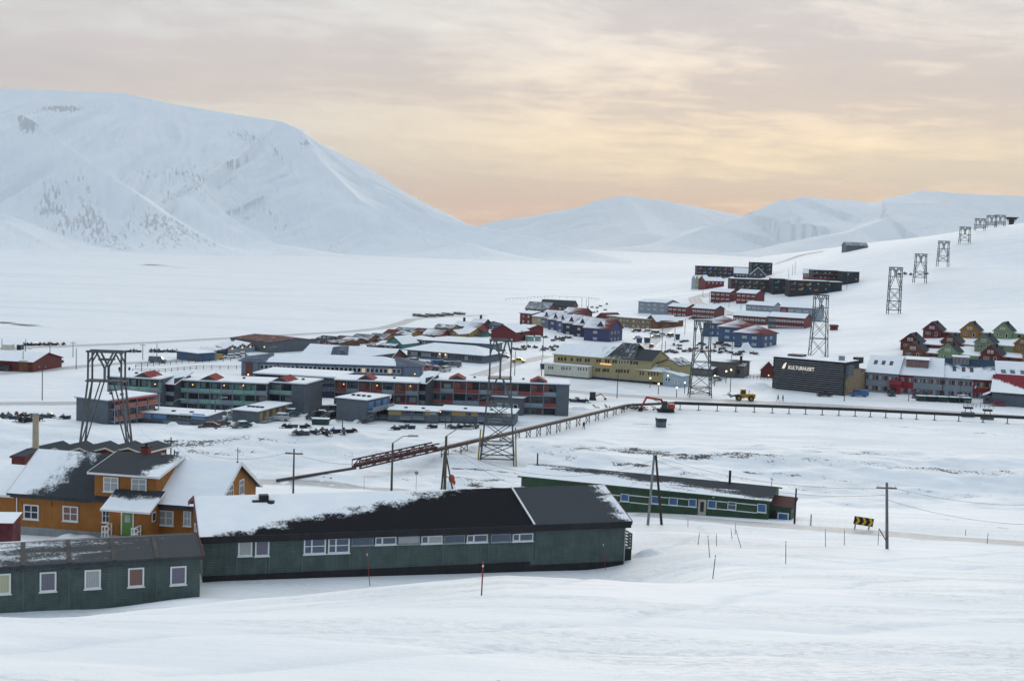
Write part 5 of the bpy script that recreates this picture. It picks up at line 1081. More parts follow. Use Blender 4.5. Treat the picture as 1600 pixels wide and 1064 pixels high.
# grey and crimson offices
R_OFF = rmat('office_roof', (0.045, 0.07, 0.095), 0.9, 0, 0, 0, 0, 0.2); R_OFF2 = rmat('office_roof_patchy', (0.035, 0.065, 0.10), 0.52, -0.004, -0.12, 12, 4.2, 0.2, (0.5, 0.4))
def offices():
    g = 'grey and crimson offices'
    a = simple('office_building', 'grey office with three roof lights next to the black slatted hall', 'office', (1352, 611.5), (1401, 615), 16, (1352, 581), (1385, 557), GREY_L, 'gx', R_OFF, GREY_D, (391, 387), g)
    b = simple('office_building', 'grey and crimson office with wide dormer window and red porch', 'office', (1401, 615), (1471, 619), 16, (1401, 585), (1440, 559), GREY_L, 'gx', R_OFF, GREY_D, (386, 382), g)
    c = simple('office_building', 'grey and crimson office with patchy blue roof and gilt lettering', 'office', (1472, 619), (1552, 624), 16, (1472, 589.5), (1515, 562), GREY_L, 'gx', R_OFF2, GREY_D, (381, 377), g)
    for h, x0, x1, n in ((a, 1354, 1400, 5), (b, 1402, 1470, 8), (c, 1473, 1551, 9)):
        for zt in (h.H - 2.1, h.H - 5.3):
            for i in range(n):
                u = h.L * (i + 0.5) / n
                for q in (-0.55, 0.55): h.fwin('f', u + q, zt, 0.85, 1.35, 'gcr'[(i * 2 + int(q > 0)) % 3], MAROON if i % 2 else GREY_L)
    def rect(h, x0, y0, x1, y1, m_, th=0.03): h.panel([(x0, y0, x1, y1)], m_, th)
    rect(b, 1401.5, 586, 1427, 613.5, CRIM); rect(c, 1520, 593, 1549, 619.5, CRIM)
    u0, z0 = b.on(1389, 604); u1 = b.on(1403, 604)[0]
    MB().slab([(u0, -3.2, 2.9), (u1 + 1, -3.2, 2.9), (u1 + 1, 0, 4.4), (u0, 0, 4.4)], 0.15).build('porch_roof', [CRIM, CRIM], b.o); MB().box(u0 + 0.3, u1 + 0.8, -2.8, 0, -1, 2.9).build('porch_wall', [CRIM], b.o); MB().box(u0 + 0.8, u0 + 2.2, -2.86, -2.79, -0.5, 2.2).build('door', [BLACK], b.o)
    k = a.R / (a.W / 2)
    for h, us, y in ((a, (0.2, 0.45, 0.7), 4.5), (c, (0.22, 0.4, 0.56), 3.4)):
        for f in us:
            u = h.L * f; z = h.H + y * h.R / (h.W / 2) + 0.25; kk = h.R / (h.W / 2)
            MB().slab([(u - 0.5, y - 0.9, z - 0.9 * kk), (u + 0.5, y - 0.9, z - 0.9 * kk), (u + 0.5, y + 0.9, z + 0.9 * kk), (u - 0.5, y + 0.9, z + 0.9 * kk)], 0.12, 0, 1).build('roof_light', [GLASS, GREY_D], h.o)
    # wide dormer and the boxed lantern
    u0 = b.on(1416, 572, 4)[0]; u1 = b.on(1451, 572, 4)[0]; zb = b.H + 3.2 * b.R / 8
    MB().prism([(3.2, zb), (8, zb), (8, b.H + b.R), (3.2, zb + 2.5)], u0, u1, 'x').build('dormer', [GREY_D], b.o); MB().slab([(u0 - 0.3, 2.7, zb + 2.5), (u1 + 0.3, 2.7, zb + 2.5), (u1 + 0.3, 8, b.H + b.R + 0.15), (u0 - 0.3, 8, b.H + b.R + 0.15)], 0.15).build('dormer_roof', [R_SNOW, GREY_D], b.o)
    for i in range(3): add_win(b.o, (u0 + (u1 - u0) * (i + 0.5) / 3, 3.19, zb + 0.2), 0, (u1 - u0) / 3 - 0.15, 2.1, 'r', GREY_L)
    u0 = c.on(1489, 564, 6)[0]; u1 = c.on(1514, 564, 6)[0]; zb = c.H + 5.5 * c.R / 8
    MB().box(u0, u1, 5.5, 9.5, zb - 0.5, zb + 2.4).build('lantern', [GREY_L], c.o); MB().box(u0 - 0.2, u1 + 0.2, 5.2, 9.8, zb + 2.4, zb + 2.6).build('lantern_roof', [R_SNOW], c.o)
    for i in range(4): add_win(c.o, (u0 + (u1 - u0) * (i + 0.5) / 4, 5.49, zb + 0.5), 0, 0.85, 1.5, 'r', GREY_L)
    a_, z_ = c.on(1524, 604.5, -0.06); pts = [(-0.3, -0.4), (0.1, -0.45), (0.35, 0.1), (0.3, 0.5), (-0.1, 0.2)]
    MB().prism([(a_ + x, z_ + y) for x, y in pts], -0.1, -0.06, 'y').build('emblem', [WHITE], c.o)
    x0 = c.on(1528, 604.5, -0.06)[0]; x1 = c.on(1547, 606, -0.06)[0]
    for i in range(13): MB().box(x0 + (x1 - x0) * i / 13, x0 + (x1 - x0) * (i + 0.62) / 13, -0.09, -0.05, z_ - 0.28, z_ + 0.2 + 0.08 * (i % 2)).build('letter', [MUST], c.o)
    h = House('sports_hall', 'grey hall with red ribbed roof and snow, at the end of the offices', 'hall', (1549, 633), (1660, 641), 18, (371, 364)); h.heights(eave=(1549, 613), R=3.4); h.walls(GREY, 'shed', 2); h.roof('shed', rmat('sports_roof', (0.20, 0.02, 0.035), 0.5, -0.10, -0.10, 9, 4, 0.2, (1.6, 0.1), ribs=0.8), GREY_D, 0.5, 0.3)
    h.panel([(1567, 616, 1640, 620)], GREY_D, 0.05, 'window_band'); MB().box(-2.3, 0, 1, 7, -2, 2.6).build('annexe_wall', [GREY], h.o); MB().slab([(-2.6, 0.8, 2.2), (0, 0.8, 3.4), (0, 7.2, 3.4), (-2.6, 7.2, 2.2)], 0.2).build('annexe_roof', [R_SNOW, GREY_D], h.o)
    add_win(h.o, (-1.2, 0.99, 1.0), 0, 1.2, 0.8, 'g', GREY_D)
    h = simple('snowy_roof_house', 'low house with snow covered roof and small skylights behind the sports hall', 'house', (1560, 603), (1650, 608), 18, (1560, 596), (1590, 566), GREY_L, 'gx', R_SNOW, GREY_D, (405, 402))
    for f in (0.12, 0.28, 0.46): MB().slab([(h.L * f - 0.7, 3.4, h.H + 3.4 * h.R / 9 + 0.3), (h.L * f + 0.7, 3.4, h.H + 3.4 * h.R / 9 + 0.3), (h.L * f + 0.7, 4.9, h.H + 4.9 * h.R / 9 + 0.3), (h.L * f - 0.7, 4.9, h.H + 4.9 * h.R / 9 + 0.3)], 0.1, 0, 1).build('roof_light', [GLASS_B, GREY_D], h.o)
offices()
# ------------------------------------------------------------------ steep gabled cottages above the offices
def spiss():
    S = [(1441.6, 1468.8, 528, 514, 502, 482, MAROON, 'maroon', 'at the left end of the back row'), (1500, 1528, 528, 515, 502.5, 482, OCH2, 'ochre', 'in the middle of the back row'), (1552, 1579, 529, 516, 503, 482, LIME, 'pale green', 'at the right end of the back row'),
         (1406.6, 1436, 546, 532.5, 520, 462, MAROON, 'maroon', 'standing behind the rust coloured one'), (1469.6, 1497, 541, 533, 521, 463, RUST, 'rust red', 'behind the pale green one'), (1522, 1549.5, 550, 534, 521, 462, SAGE, 'sage', 'behind the dark red one'), (1584, 1612, 552, 536, 524, 461, OCH2, 'ochre', 'at the picture edge'),
         (1410, 1441, 559, 546, 533, 440, RUST, 'rust brown', 'in the front row above the grey office'), (1465, 1495, 562, 549, 535.5, 439, LIME, 'light green', 'in the front row above the dormered office'), (1532, 1561.5, 565, 552, 538, 437, MAROON, 'dark red', 'in the front row above the patchy roof'), (1597, 1627, 567, 553, 540, 436, OCH2, 'yellow ochre', 'in the front row cut by the picture edge')]
    for (x0, x1, yb, ye, ya, d, m_, cn, where) in S:
        h = simple('gabled_cottage', 'steep gabled %s cottage %s' % (cn, where), 'cottage', (x0, yb), (x1, yb + 0.8), 10.5, (x0, ye), ((x0 + x1) / 2, ya), m_, 'gy', R_SLATE, m_, (d, d - 3.2), 'steep gabled cottages', o=0.45, sink=4)
        H, Lh = h.H, h.L
        for q in (-0.55, 0.55): h.fwin('f', Lh / 2 + q, H + 0.1, 0.85, 1.2, 'c'); h.fwin('f', Lh * 0.3 + q * 0.9, H - 2.0, 0.75, 1.0, 'g')
        h.fwin('f', Lh * 0.76, H - 2.6, 0.9, 1.7, 'g'); h.part('balcony', Lh * 0.5 - 1.1, Lh * 0.5 + 1.1, -0.7, 0, H - 0.4, H + 0.15, m_); h.part('porch', Lh - 0.1, Lh + 1.6, 2, 5.5, -3, H - 1.2, m_)
        MB().box(Lh, Lh + 6.5, 4.5, 9.5, -4, H - 1.0).build('annexe_wall', [m_], h.o); MB().box(Lh, Lh + 6.8, 4.2, 9.8, H - 1.0, H - 0.7).build('annexe_roof', [R_SNOW], h.o); MB().box(Lh + 2, Lh + 2.9, 4.42, 4.5, H - 2.4, H - 1.5).build('annexe_window', [GLASS], h.o)
        MB().box(Lh / 2 + 0.9, Lh / 2 + 1.5, 4, 4.6, H + h.R - 1.4, H + h.R + 0.45).build('chimney', [BLACK], h.o)
        for fy in (-0.47,):
            for sg in (0, 1): MB().beam(((-0.45 if sg == 0 else Lh + 0.45), fy, H - 0.3), (Lh / 2, fy, H + h.R + 0.12), 0.05, 0.25).build('barge_board', [m_], h.o)
spiss()
# blue houses with red hipped roofs
for i, (x0, x1, yb0, yb1, ye, yr, d, lab) in enumerate(((1147, 1190, 541, 545, 523, 508.5, 497, 'nearest the snow heap'), (1122, 1160, 532, 536, 513.5, 500, 528, 'in the middle of the three'), (1098, 1134, 524, 528, 507, 494, 560, 'farthest from the snow heap'))):
    h = simple('blue_house', 'blue house with snow dusted red hipped roof, %s' % lab, 'house', (x0, yb0), (x1, yb1), 12.5, (x1, ye), (x0 + 33, yr), BLUE_H, 'hip', R_RED, RED_TRIM, (d + 5, d - 2.5), 'blue houses with red hipped roofs', o=0.7, sink=4)
    for z in (h.H - 2.0, h.H - 4.6):
        for f in (0.36, 0.72):
            for q in (-0.55, 0.55): h.fwin('f', h.L * f + q, z, 0.85, 1.0, 'c')
        for f in (0.25, 0.6): h.fwin('r', h.W * f, z, 1.4, 1.1, 'c', None, 'v')
    h.part('corner_board', h.L - 0.1, h.L + 0.12, -0.12, 0.1, -2, h.H, RED_TRIM); h.part('base_shadow_strip', 0.3, h.L - 0.3, -0.05, 0.2, -3, 0.15, BLACK)  # solid black strip stands in for the shade under the house
# indigo row
IND = [(912, 951, 532.5, 534, 511.5, 498, 548, INDIGO), (896, 914, 526, 526.5, 507, 494, 566, NAVY), (879, 897, 522, 522.5, 504, 491, 578, NAVY), (870, 880, 519, 519.5, 501, 490, 590, BLUE_H), (856, 871, 515.5, 516, 498.5, 487, 604, INDIGO), (842, 857, 512, 512.5, 496, 485, 618, BLUEG)]
WH = ['at the open end of the row', 'second from the open end', 'third from the open end', 'the narrow one in the row', 'next to the far end', 'at the far end beside the yellow house']
for (x0, x1, yb0, yb1, ye, yr, d, m_), w_ in zip(IND, WH):
    h = simple('row_house', 'indigo blue row house with snowy red roof, %s' % w_, 'house', (x0, yb0), (x1, yb1), 13, (x0, ye), ((x0 + x1) / 2 + 4, yr), m_, 'gx', R_RED, RED_TRIM, (d + 3, d - 3), 'indigo row houses', o=0.5, sink=1)
    for z in (h.H - 2.2, h.H - 4.9):
        for q in (-0.5, 0.5): h.fwin('f', h.L * 0.45 + q, z, 0.8, 0.95, 'c')
    for q in range(3): MB().box(h.L * (0.1 + 0.38 * q), h.L * (0.1 + 0.38 * q) + 0.2, 0.1, 0.3, -1.5, 0.5).build('stilt', [TIMBER], h.o)
    u = h.L * 0.62; MB().prism([(u - 1.6, h.H + 0.6), (u + 1.6, h.H + 0.6), (u, h.H + 2.9)], 1.2, 6, 'y').build('dormer', [m_], h.o); MB().slab([(u - 1.9, 6, h.H + 0.5), (u - 1.9, 0.8, h.H + 0.5), (u, 0.8, h.H + 3.1), (u, 6, h.H + 3.1)], 0.15).slab([(u + 1.9, 0.8, h.H + 0.5), (u + 1.9, 6, h.H + 0.5), (u, 6, h.H + 3.1), (u, 0.8, h.H + 3.1)], 0.15).build('dormer_roof', [R_MOST, RED_TRIM], h.o)
    if x0 == 912:
        for f in (0.2, 0.45, 0.7):
            for z in (h.H - 2.2, h.H - 4.9): h.fwin('r', h.W * f, z, 1.2, 1.0, 'g')
# brown, red and yellow rows behind
for (nm, lab, x0, x1, yb, ye, yr, d, m_, rf, kd) in (
  ('row_house', 'red brown row house with grey roof, the wide one up the valley', 821, 856, 490, 482, 472, 690, BROWNR, R_GREY7, 'gx'), ('row_house', 'long red brown row with slate roof farthest up the valley', 844, 894, 485, 477, 469, 760, BROWNR, R_SLATE, 'gx'),
  ('row_house', 'tall narrow red row house with white windows', 812, 831, 508, 489, 485, 640, RED_H, R_MOST, 'gx'), ('row_house', 'straw yellow row house beside the tall red one', 831, 846, 511, 494, 488, 625, YELL, R_MOST, 'gx'),
  ('row_house', 'brown row house with snowy roof behind the indigo row', 846, 872, 498, 490, 485, 660, TAN, R_MOST, 'gx'), ('row_house', 'dark red row house peeping over the indigo roofs', 880, 910, 495, 488, 481, 650, MAROON, R_RED, 'gx'), ('row_house', 'dark red gabled house behind the indigo row', 930, 948, 505, 497, 488, 600, MAROON, R_REDB, 'gy')):
    h = simple(nm, lab, 'house', (x0, yb), (x1, yb), 12, (x0, ye), ((x0 + x1) / 2, yr), m_, kd, rf, DARK, (d + 3, d - 3), None, o=0.5, sink=4)
    n = max(2, int((x1 - x0) / 7)); h.row(n, h.H - 1.9, 1.0, 1.1, pane='cg'); 
    if h.H > 4.5: h.row(n, h.H - 4.5, 1.0, 1.1, pane='cg')
# tan row
for i, (x0, x1, yb, ye, d, m_) in enumerate(((949, 972, 508, 493.5, 606, TAN), (965, 990, 511, 495.5, 590, TAN), (983, 1019, 513, 497, 578, TAN), (1012, 1034, 513, 499, 572, BROWN))):
    h = simple('tan_house', 'tan two storey house with flat snowy roof, %s' % ('behind the others', 'between its twins', 'the widest of the row', 'joined to the brown lean-to')[i], 'house', (x0, yb), (x1, yb + 0.5), 14, (x0, ye), None, m_, 'flat', R_SNOW, m_, (d + 4, d - 4), 'tan houses', R=0, o=0.5, sink=4)
    h.row(4, h.H - 1.8, 1.0, 1.0, pane='gc'); h.row(4, h.H - 4.2, 1.0, 1.0, pane='gc')
h = simple('brown_lodge', 'brown timber lodge with low snowy porch roofs beside the tan row', 'lodge', (1026, 513), (1057, 512), 10, (1026, 502), (1040, 493), BROWN, 'gx', R_SNOW, BROWN, (566, 570), o=0.8)
# red and grey terraces stepping up the slope
def terrace(lab, x0, x1, yb, ye, yr, d, m_, n, grp='terraces on the slope', side=True, rows=2, top=None, W=11):
    h = simple('terrace_house', lab, 'terrace', (x0, yb), (x1, yb + 1.0), W, (x0, ye), ((x0 + x1) / 2, yr), m_, 'gx', top or R_SNOW, DARK, (d + 4, d - 4), grp, o=0.4, sink=5)
    for r_ in range(rows):
        for i in range(n):
            u = h.L * (i + 0.5) / n
            for q in (-0.6, 0.6): h.fwin('f', u + q, h.H - 2.0 - 2.6 * r_, 0.8, 0.95, 'c')
    return h
terrace('pale grey terrace end beside its twin below the bend', 997, 1019, 489, 471, 467, 640, GREY_L, 2); terrace('pale grey terrace, twin nearer the red terrace', 1017, 1040, 491, 472, 467.5, 632, GREY_L, 2)
terrace('red terrace just right of the pale grey twins', 1043, 1072, 494, 478.5, 474, 622, RED_H, 4); terrace('red brown terrace next to the bend in the lane', 1081, 1116, 498, 481, 476.5, 612, BROWNR, 5)
terrace('red terrace below the dark apartment blocks, left of two', 1110, 1140, 472, 455.5, 451, 700, RED_H, 4); terrace('red terrace below the dark apartment blocks, right of two', 1150, 1180, 474, 457.5, 452.5, 694, RED_H, 4)
terrace('red terrace above the blue houses, joined to a grey stairwell', 1145, 1196, 508, 492.5, 486.5, 580, BROWNR, 6); h = terrace('longest red terrace, behind the slim steel pylon', 1200, 1256, 513, 494.5, 489, 570, RED_H, 7); h.panel([(1200, 495, 1211, 511)], GREY_D, 0.06)
terrace('pale grey long terrace behind the red one', 1165, 1208, 491, 476, 471.5, 630, GREY_L, 5, rows=1); h = terrace('pale grey long terrace with a red bay behind the slim steel pylon', 1218, 1276, 502, 479.5, 474, 622, GREY_L, 5, rows=1, W=14); h.panel([(1219, 481, 1231, 488)], RED_H, 0.06)
# dark apartment blocks
def dark_block(lab, x0, x1, yb, ye, d, n, cols, rows=2, W=13, rot=0.0, wm=None):
    h = simple('dark_apartment_block', lab, 'apartment block', (x0, yb), (x1, yb + 1), W, (x0, ye), None, wm or CHAR, 'flat', R_MOST, CHAR, (d + rot, d - rot), 'charcoal apartment blocks', R=0, o=0.25, sink=6)
    for r_ in range(rows):
        for i in range(n):
            u = h.L * (i + 0.5) / n; z = h.H - 2.3 - 3.0 * r_
            h.fwin('f', u + 0.7, z, 1.1, 1.3, 'cgc'[(i + r_) % 3], GREY_D)
            MB().box(u - 1.5, u + 0.6, -0.9, 0, z - 0.5, z + 0.45).build('balcony', [cols[(i * (1 + r_)) % len(cols)]], h.o)
    return h
CC = [BROWNR, ORNG, TAN, TEAL]
dark_block('charcoal apartment block with orange and blue balconies, highest up the valley', 1089, 1176, 434, 415.5, 850, 11, [ORNG, RUST, SKYB, BLUE_H, TAUPE], 3); h = dark_block('charcoal tower block behind the grey gabled lodge', 1174, 1206, 432, 410, 858, 3, [TAUPE, TEAL], 3)
dark_block('charcoal apartment block with tan and teal balconies in the middle of the slope', 1142, 1208, 458, 435.5, 770, 6, [BROWNR, TEAL, TAN, TAN, TAN], 2, wm=paint('umber_boards', (0.05, 0.042, 0.042), 0.7, 0.15, 'v')); dark_block('charcoal end block with one green balcony', 1207, 1234, 459, 435.5, 764, 2, [TEAL, CHAR], 2)
dark_block('charcoal apartment block with red, orange and mustard balconies', 1233, 1294, 461, 438, 756, 5, [BRICKR, ORNG, MUST, CHAR, CHAR], 2); dark_block('charcoal stepped end of the block with mustard balconies', 1286, 1315, 456, 440.5, 752, 2, [CHAR], 1)
h = dark_block('charcoal apartment block with red railings, uppermost on the slope', 1270, 1318, 443, 422, 812, 7, [BRICKR], 2); dark_block('plain charcoal gable end block farthest up the slope', 1316, 1342, 443, 424.5, 806, 2, [CHAR], 2)
h = simple('pastel_house', 'pink and pale green gabled house beside the red railed block', 'house', (1254, 440), (1272, 440), 10, (1254, 427), (1260, 420), SALMON, 'gx', R_MOST, DARK, (818, 816), o=0.4, sink=5); h.row(3, h.H - 1.8, 1.0, 1.1, pane='c'); h.panel([(1264, 426, 1272, 438)], SAGE, 0.06)
h = simple('grey_lodge', 'grey lodge with wide gable and snowy roof in front of the tower block', 'lodge', (1147, 435), (1176, 435), 14, (1147, 427), (1160, 419), GREY_D, 'gx', R_MOST, GREY, (822, 820), o=0.5, sink=5); h.row(5, h.H - 2.0, 1.0, 1.1, pane='c')
h = simple('grey_lodge_wing', 'grey gabled wing of the lodge with white barge boards', 'lodge', (1172, 436), (1196, 436), 12, (1172, 429), (1183, 418), GREY_D, 'gy', R_MOST, WHITE, (818, 816), o=0.5, sink=5); h.row(2, h.H - 0.4, 1.0, 1.1, pane='c')
for i, (x0, x1, m_, cn) in enumerate(((1080, 1086, PBLUE, 'pale blue'), (1086, 1091, YELL, 'yellow'), (1091, 1102, BLUE_H, 'blue'))):
    h = simple('pastel_house', 'narrow %s gabled house in the pastel row' % cn, 'house', (x0, 452), (x1, 452), 12, (x0, 436), ((x0 + x1) / 2, 430), m_, 'gy', R_SNOW, WHITE, (792, 790), 'pastel row', o=0.2, sink=5); h.row(2, 2.5, 0.7, 1.0, pane='c')
h = simple('red_lodge', 'red house with snowy roof next to the pastel row', 'house', (1102, 451), (1131, 449), 11, (1102, 439), (1115, 433.5), RED_H, 'gx', R_SNOW, RED_H, (786, 790), o=0.4, sink=5); h.row(4, h.H - 1.8, 1.0, 1.1, pane='c')
h = simple('red_hut', 'tiny red hut alone on the snow behind the slim steel pylon', 'hut', (1299, 516), (1309, 516), 3, (1299, 510), (1304, 508), RED_H, 'gx', R_REDB, RED_H, (560, 560), sink=2)
h = simple('ridge_hall', 'grey barn standing alone on the ridge line', 'barn', (1322, 391), (1356, 390), 14, (1322, 384), (1345, 379.5), GREY, 'gx', R_GREY7, GREY_D, (985, 985), sink=8)

# ------------------------------------------------------------------ cableway trestles
def trestle(label, px, base, top, d, wt, wb, plat, levels, mat, thick=0.35, depth=3.4, group='cableway trestles', yaw=0.0, piles=None):
    """timber support of the old coal cableway: wt/wb widths in pixels at top and bottom, plat and levels as shares of the height"""
    a = at(px, base, d); b = at(px, top, d); H = b.z - a.z; k = d / F_PX; wt *= k; wb *= k
    o = empty('cableway_trestle', a, yaw, label, 'trestle', group)
    w = lambda t: wb + (wt - wb) * min(1, t / plat) if t < plat else wt + (wb - wt) * 0.0
    dd = lambda t: depth * (1.15 - 0.35 * t) / 2
    def P(sx, sy, t): return Vector((sx * w(t) / 2, sy * dd(t), t * H))
    def bm(nm, p, q, f=1.0): MB().beam(p, q, thick * f, thick * f).build(nm, [mat], o)
    for sx in (-1, 1):
        for sy in (-1, 1): 
            bm('leg', P(sx, sy, 0) - Vector((0, 0, 2.0)), P(sx, sy, plat)); bm('post', P(sx, sy, plat), P(sx, sy, 1))
    tw = w(1) / 2
    for sy in (-1, 1):
        y = sy * dd(1); bm('head_beam', (-tw * 1.12, y, H), (tw * 1.12, y, H), 1.25)
        zs = plat * H; zm = H * (plat + (1 - plat) * 0.5)
        bm('yoke_stem', (0, y, zs), (0, y, zm), 1.25)
        for sx in (-1, 1): bm('yoke_arm', (0, y, zm - 0.3), (sx * tw * 0.5, y, H - 0.1), 1.0); bm('knee_brace', (sx * tw, y, zm + 0.2 * (H - zm)), (sx * tw * 0.62, y, H - 0.1), 0.8)
        bm('sheave_bar', (-tw * 0.45, y * 0.5, zm + (H - zm) * 0.45), (tw * 0.45, y * 0.5, zm + (H - zm) * 0.45), 0.9)
    for sx in (-1, 1): bm('cross_head', (sx * tw, -dd(1) * 1.2, H), (sx * tw, dd(1) * 1.2, H), 1.0)
    MB().box(-tw * 1.15, tw * 1.15, -dd(plat) * 1.15, dd(plat) * 1.15, plat * H - thick * 0.5, plat * H + thick * 0.4).build('platform', [mat], o)
    lv = sorted(levels + [plat])
    for t in levels:
        for sy in (-1, 1): bm('girt', P(-1, sy, t), P(1, sy, t), 0.8)
        for sx in (-1, 1): bm('side_girt', P(sx, -1, t), P(sx, 1, t), 0.7)
    for i in range(len(lv) - 1):
        t0, t1 = lv[i], lv[i + 1]
        for sy in (-1, 1):
            if i == len(lv) - 2 and len(lv) > 2: bm('strut', P(-1, sy, t0), Vector((-w(t1) * 0.12, sy * dd(t1), t1 * H)), 0.7); bm('strut', P(1, sy, t0), Vector((w(t1) * 0.12, sy * dd(t1), t1 * H)), 0.7)
            else: bm('brace', P(-1, sy, t0), P(1, sy, t1), 0.55); bm('brace', P(1, sy, t0), P(-1, sy, t1), 0.55)
        for sx in (-1, 1): bm('side_brace', P(sx, -1 if i % 2 else 1, t0), P(sx, 1 if i % 2 else -1, t1), 0.5)
    if piles:
        for (sx, q) in piles: MB().beam((sx * wb / 2 * 1.12, -dd(0), -1.5), (sx * wb / 2 * 1.0, -dd(0) * 1.1, q), thick * 1.0, thick).build('splint', [paint('yellow_splint', (0.28, 0.19, 0.03), 0.8, 0.2)], o)
    return o
T1 = paint('trestle_timber_grey', (0.085, 0.094, 0.10), 0.85, 0.3); T2 = paint('trestle_steel_dark', (0.075, 0.09, 0.10), 0.6, 0.25)
trestle('broad weathered timber trestle rising behind the ochre house', 165, 765, 549, 190, 52, 96, 0.79, [0.03, 0.27], T1, 0.24, 2.3, piles=((-1, 6.5), (-0.25, 7.2), (0.25, 5), (1, 6.8)))
trestle('tall grey trestle straddling the pipeline', 777, 714, 531, 236, 33, 54, 0.68, [0.0, 0.12, 0.30, 0.46], T2, 0.26, 4.0, piles=((-1, 5.5), (1, 6.0)))
trestle('grey trestle beside the road with lamps around its foot', 1093, 622, 501, 358, 24, 36, 0.62, [0.06, 0.14, 0.33, 0.47], T2, 0.26, 3.6)
trestle('slim grey trestle behind the black slatted hall', 1278, 558, 461, 448, 20, 28, 0.80, [0.0, 0.30, 0.58], T2, 0.26, 3.4)
HT = [(1396, 488, 418, 630, 18, 19, 0.80, [0.05, 0.25, 0.52], 'lowest of the trestles climbing the bare hillside'), (1437, 437, 397, 745, 16, 19, 0.68, [0.08, 0.32], 'second trestle up the bare hillside, beside a few dark stones'), (1473, 412, 377, 800, 15, 17, 0.66, [0.1, 0.36], 'third trestle up the bare hillside'),
      (1507, 377, 355, 900, 14.5, 16, 0.48, [0.04], 'short trestle just below the ridge'), (1531, 357, 342, 975, 14, 15, 0.35, [0.02], 'short trestle on the ridge line left of the paired ones'), (1549, 352, 337, 1010, 13.5, 14, 0.3, [0.02], 'left half of the paired trestles on the ridge'), (1562.5, 351, 336.5, 1012, 13.5, 14, 0.3, [0.02], 'right half of the paired trestles on the ridge')]
for (x, yb, yt, d, wt, wb, pl, lv, lab) in HT: trestle(lab, x, yb, yt, d, wt, wb, pl, lv, T2, 0.34, 3.0)
def station():
    a = at(1582, 348.5, 1080); o = empty('cable_station', a, 0, 'dark mushroom shaped cable station on top of the ridge', 'station'); T = BLACK
    MB().box(-3.5, 3.5, 0, 5, 2.6, 4.2).build('cabin', [T], o); MB().box(-5, 5, -1, 6, 4.2, 4.8).build('roof', [T], o); MB().box(-1.6, 1.6, 1, 4, -5, 2.6).build('stem', [T], o); MB().box(-2.6, 2.6, 0.5, 4.5, 1.2, 2.0).build('platform', [T], o)
station()
# ------------------------------------------------------------------ roads of packed snow
def road_mat():
    m, nt, b = new_mat('packed_snow_road'); p = _pos(nt); v = _n(nt, 'ShaderNodeAttribute', attribute_name='across').outputs['Fac']
    n = _noise(nt, _mapping(nt, p, (0.12, 0.12, 0.1)), 1.0, 5, 0.6); n2 = _noise(nt, _mapping(nt, p, (1.2, 1.2, 1.0)), 1.0, 4, 0.7)
    edge = _map(nt, _m(nt, 'ADD', _m(nt, 'ABSOLUTE', v), _m(nt, 'MULTIPLY', _m(nt, 'SUBTRACT', n, 0.5), 0.9)), 0.55, 0.98, 1.0, 0.0)
    rut = _m(nt, 'MULTIPLY_ADD', _m(nt, 'COSINE', _m(nt, 'MULTIPLY', v, 12.6)), 0.14, 0.86)
    f = _m(nt, 'MULTIPLY', edge, _m(nt, 'MULTIPLY', rut, _map(nt, n2, 0.2, 0.75, 0.65, 1.25)))
    col = _mix(nt, f, (0.83, 0.855, 0.88), (0.42, 0.415, 0.41)); nt.links.new(col, b.inputs['Base Color']); b.inputs['Roughness'].default_value = 0.7; b.inputs['Specular IOR Level'].default_value = 0.25
    bp = _n(nt, 'ShaderNodeBump', {'Strength': 0.4, 'Distance': 0.1, 'Height': n2}); nt.links.new(bp.outputs[0], b.inputs['Normal']); return m
M_ROAD = road_mat()
def road(pix, width, lift=0.07, pts=None, name='road'):
    P = [gp(*q) for q in pix]; P = np.array([(p.x, p.y) for p in P])
    # smooth, evenly sampled centre line
    seg = np.concatenate([[0], np.cumsum(np.hypot(*np.diff(P, axis=0).T))]); n = max(12, int(seg[-1] / 2.5)); t = np.linspace(0, seg[-1], n)
    x = np.interp(t, seg, P[:, 0]); y = np.interp(t, seg, P[:, 1]); k = max(3, n // (4 * len(pix))) | 1; ker = np.ones(k) / k
    if n > 3 * k: x = np.convolve(np.pad(x, k // 2, 'edge'), ker, 'valid'); y = np.convolve(np.pad(y, k // 2, 'edge'), ker, 'valid')
    tx = np.gradient(x); ty = np.gradient(y); l = np.hypot(tx, ty) + 1e-9; nx, ny = -ty / l, tx / l
    v = np.linspace(-1, 1, 9); X = x[:, None] + nx[:, None] * v * width / 2; Y = y[:, None] + ny[:, None] * v * width / 2; Z = gz(X, Y) + lift - 0.10 * (np.abs(v) > 0.95)
    o = grid_mesh(name, X, Y, Z, M_ROAD, attrs={'across': np.tile(v, (n, 1))}); return o
road([(-80, 631), (0, 631), (131, 630)], 8); road([(872, 610), (960, 618), (1080, 624), (1250, 632), (1400, 640), (1520, 647), (1640, 655)], 10)
road([(-60, 588), (60, 580), (136, 572), (210, 567), (300, 563), (360, 560)], 8); road([(-60, 547), (100, 541.5), (240, 535.5), (400, 526.5), (540, 519), (600, 513), (626, 506), (645, 499), (690, 495), (760, 493)], 9, 0.12)
road([(860, 556), (800, 569), (745, 588), (700, 604)], 8); road([(985, 803), (1060, 809), (1240, 824), (1400, 836), (1640, 852)], 6.5); road([(300, 748), (400, 751), (500, 757), (620, 768), (760, 775)], 7)
road([(1140, 455), (1105, 460), (1084, 466), (1088, 474), (1115, 484), (1150, 492)], 11, 0.35, name='lane'); road([(1005, 548), (1030, 524), (1056, 506)], 8, 0.12, name='lane'); road([(505, 660), (540, 644), (570, 622)], 9, name='lane')
road([(1180, 424), (1215, 412), (1250, 399), (1290, 392)], 9, 0.5, name='lane')

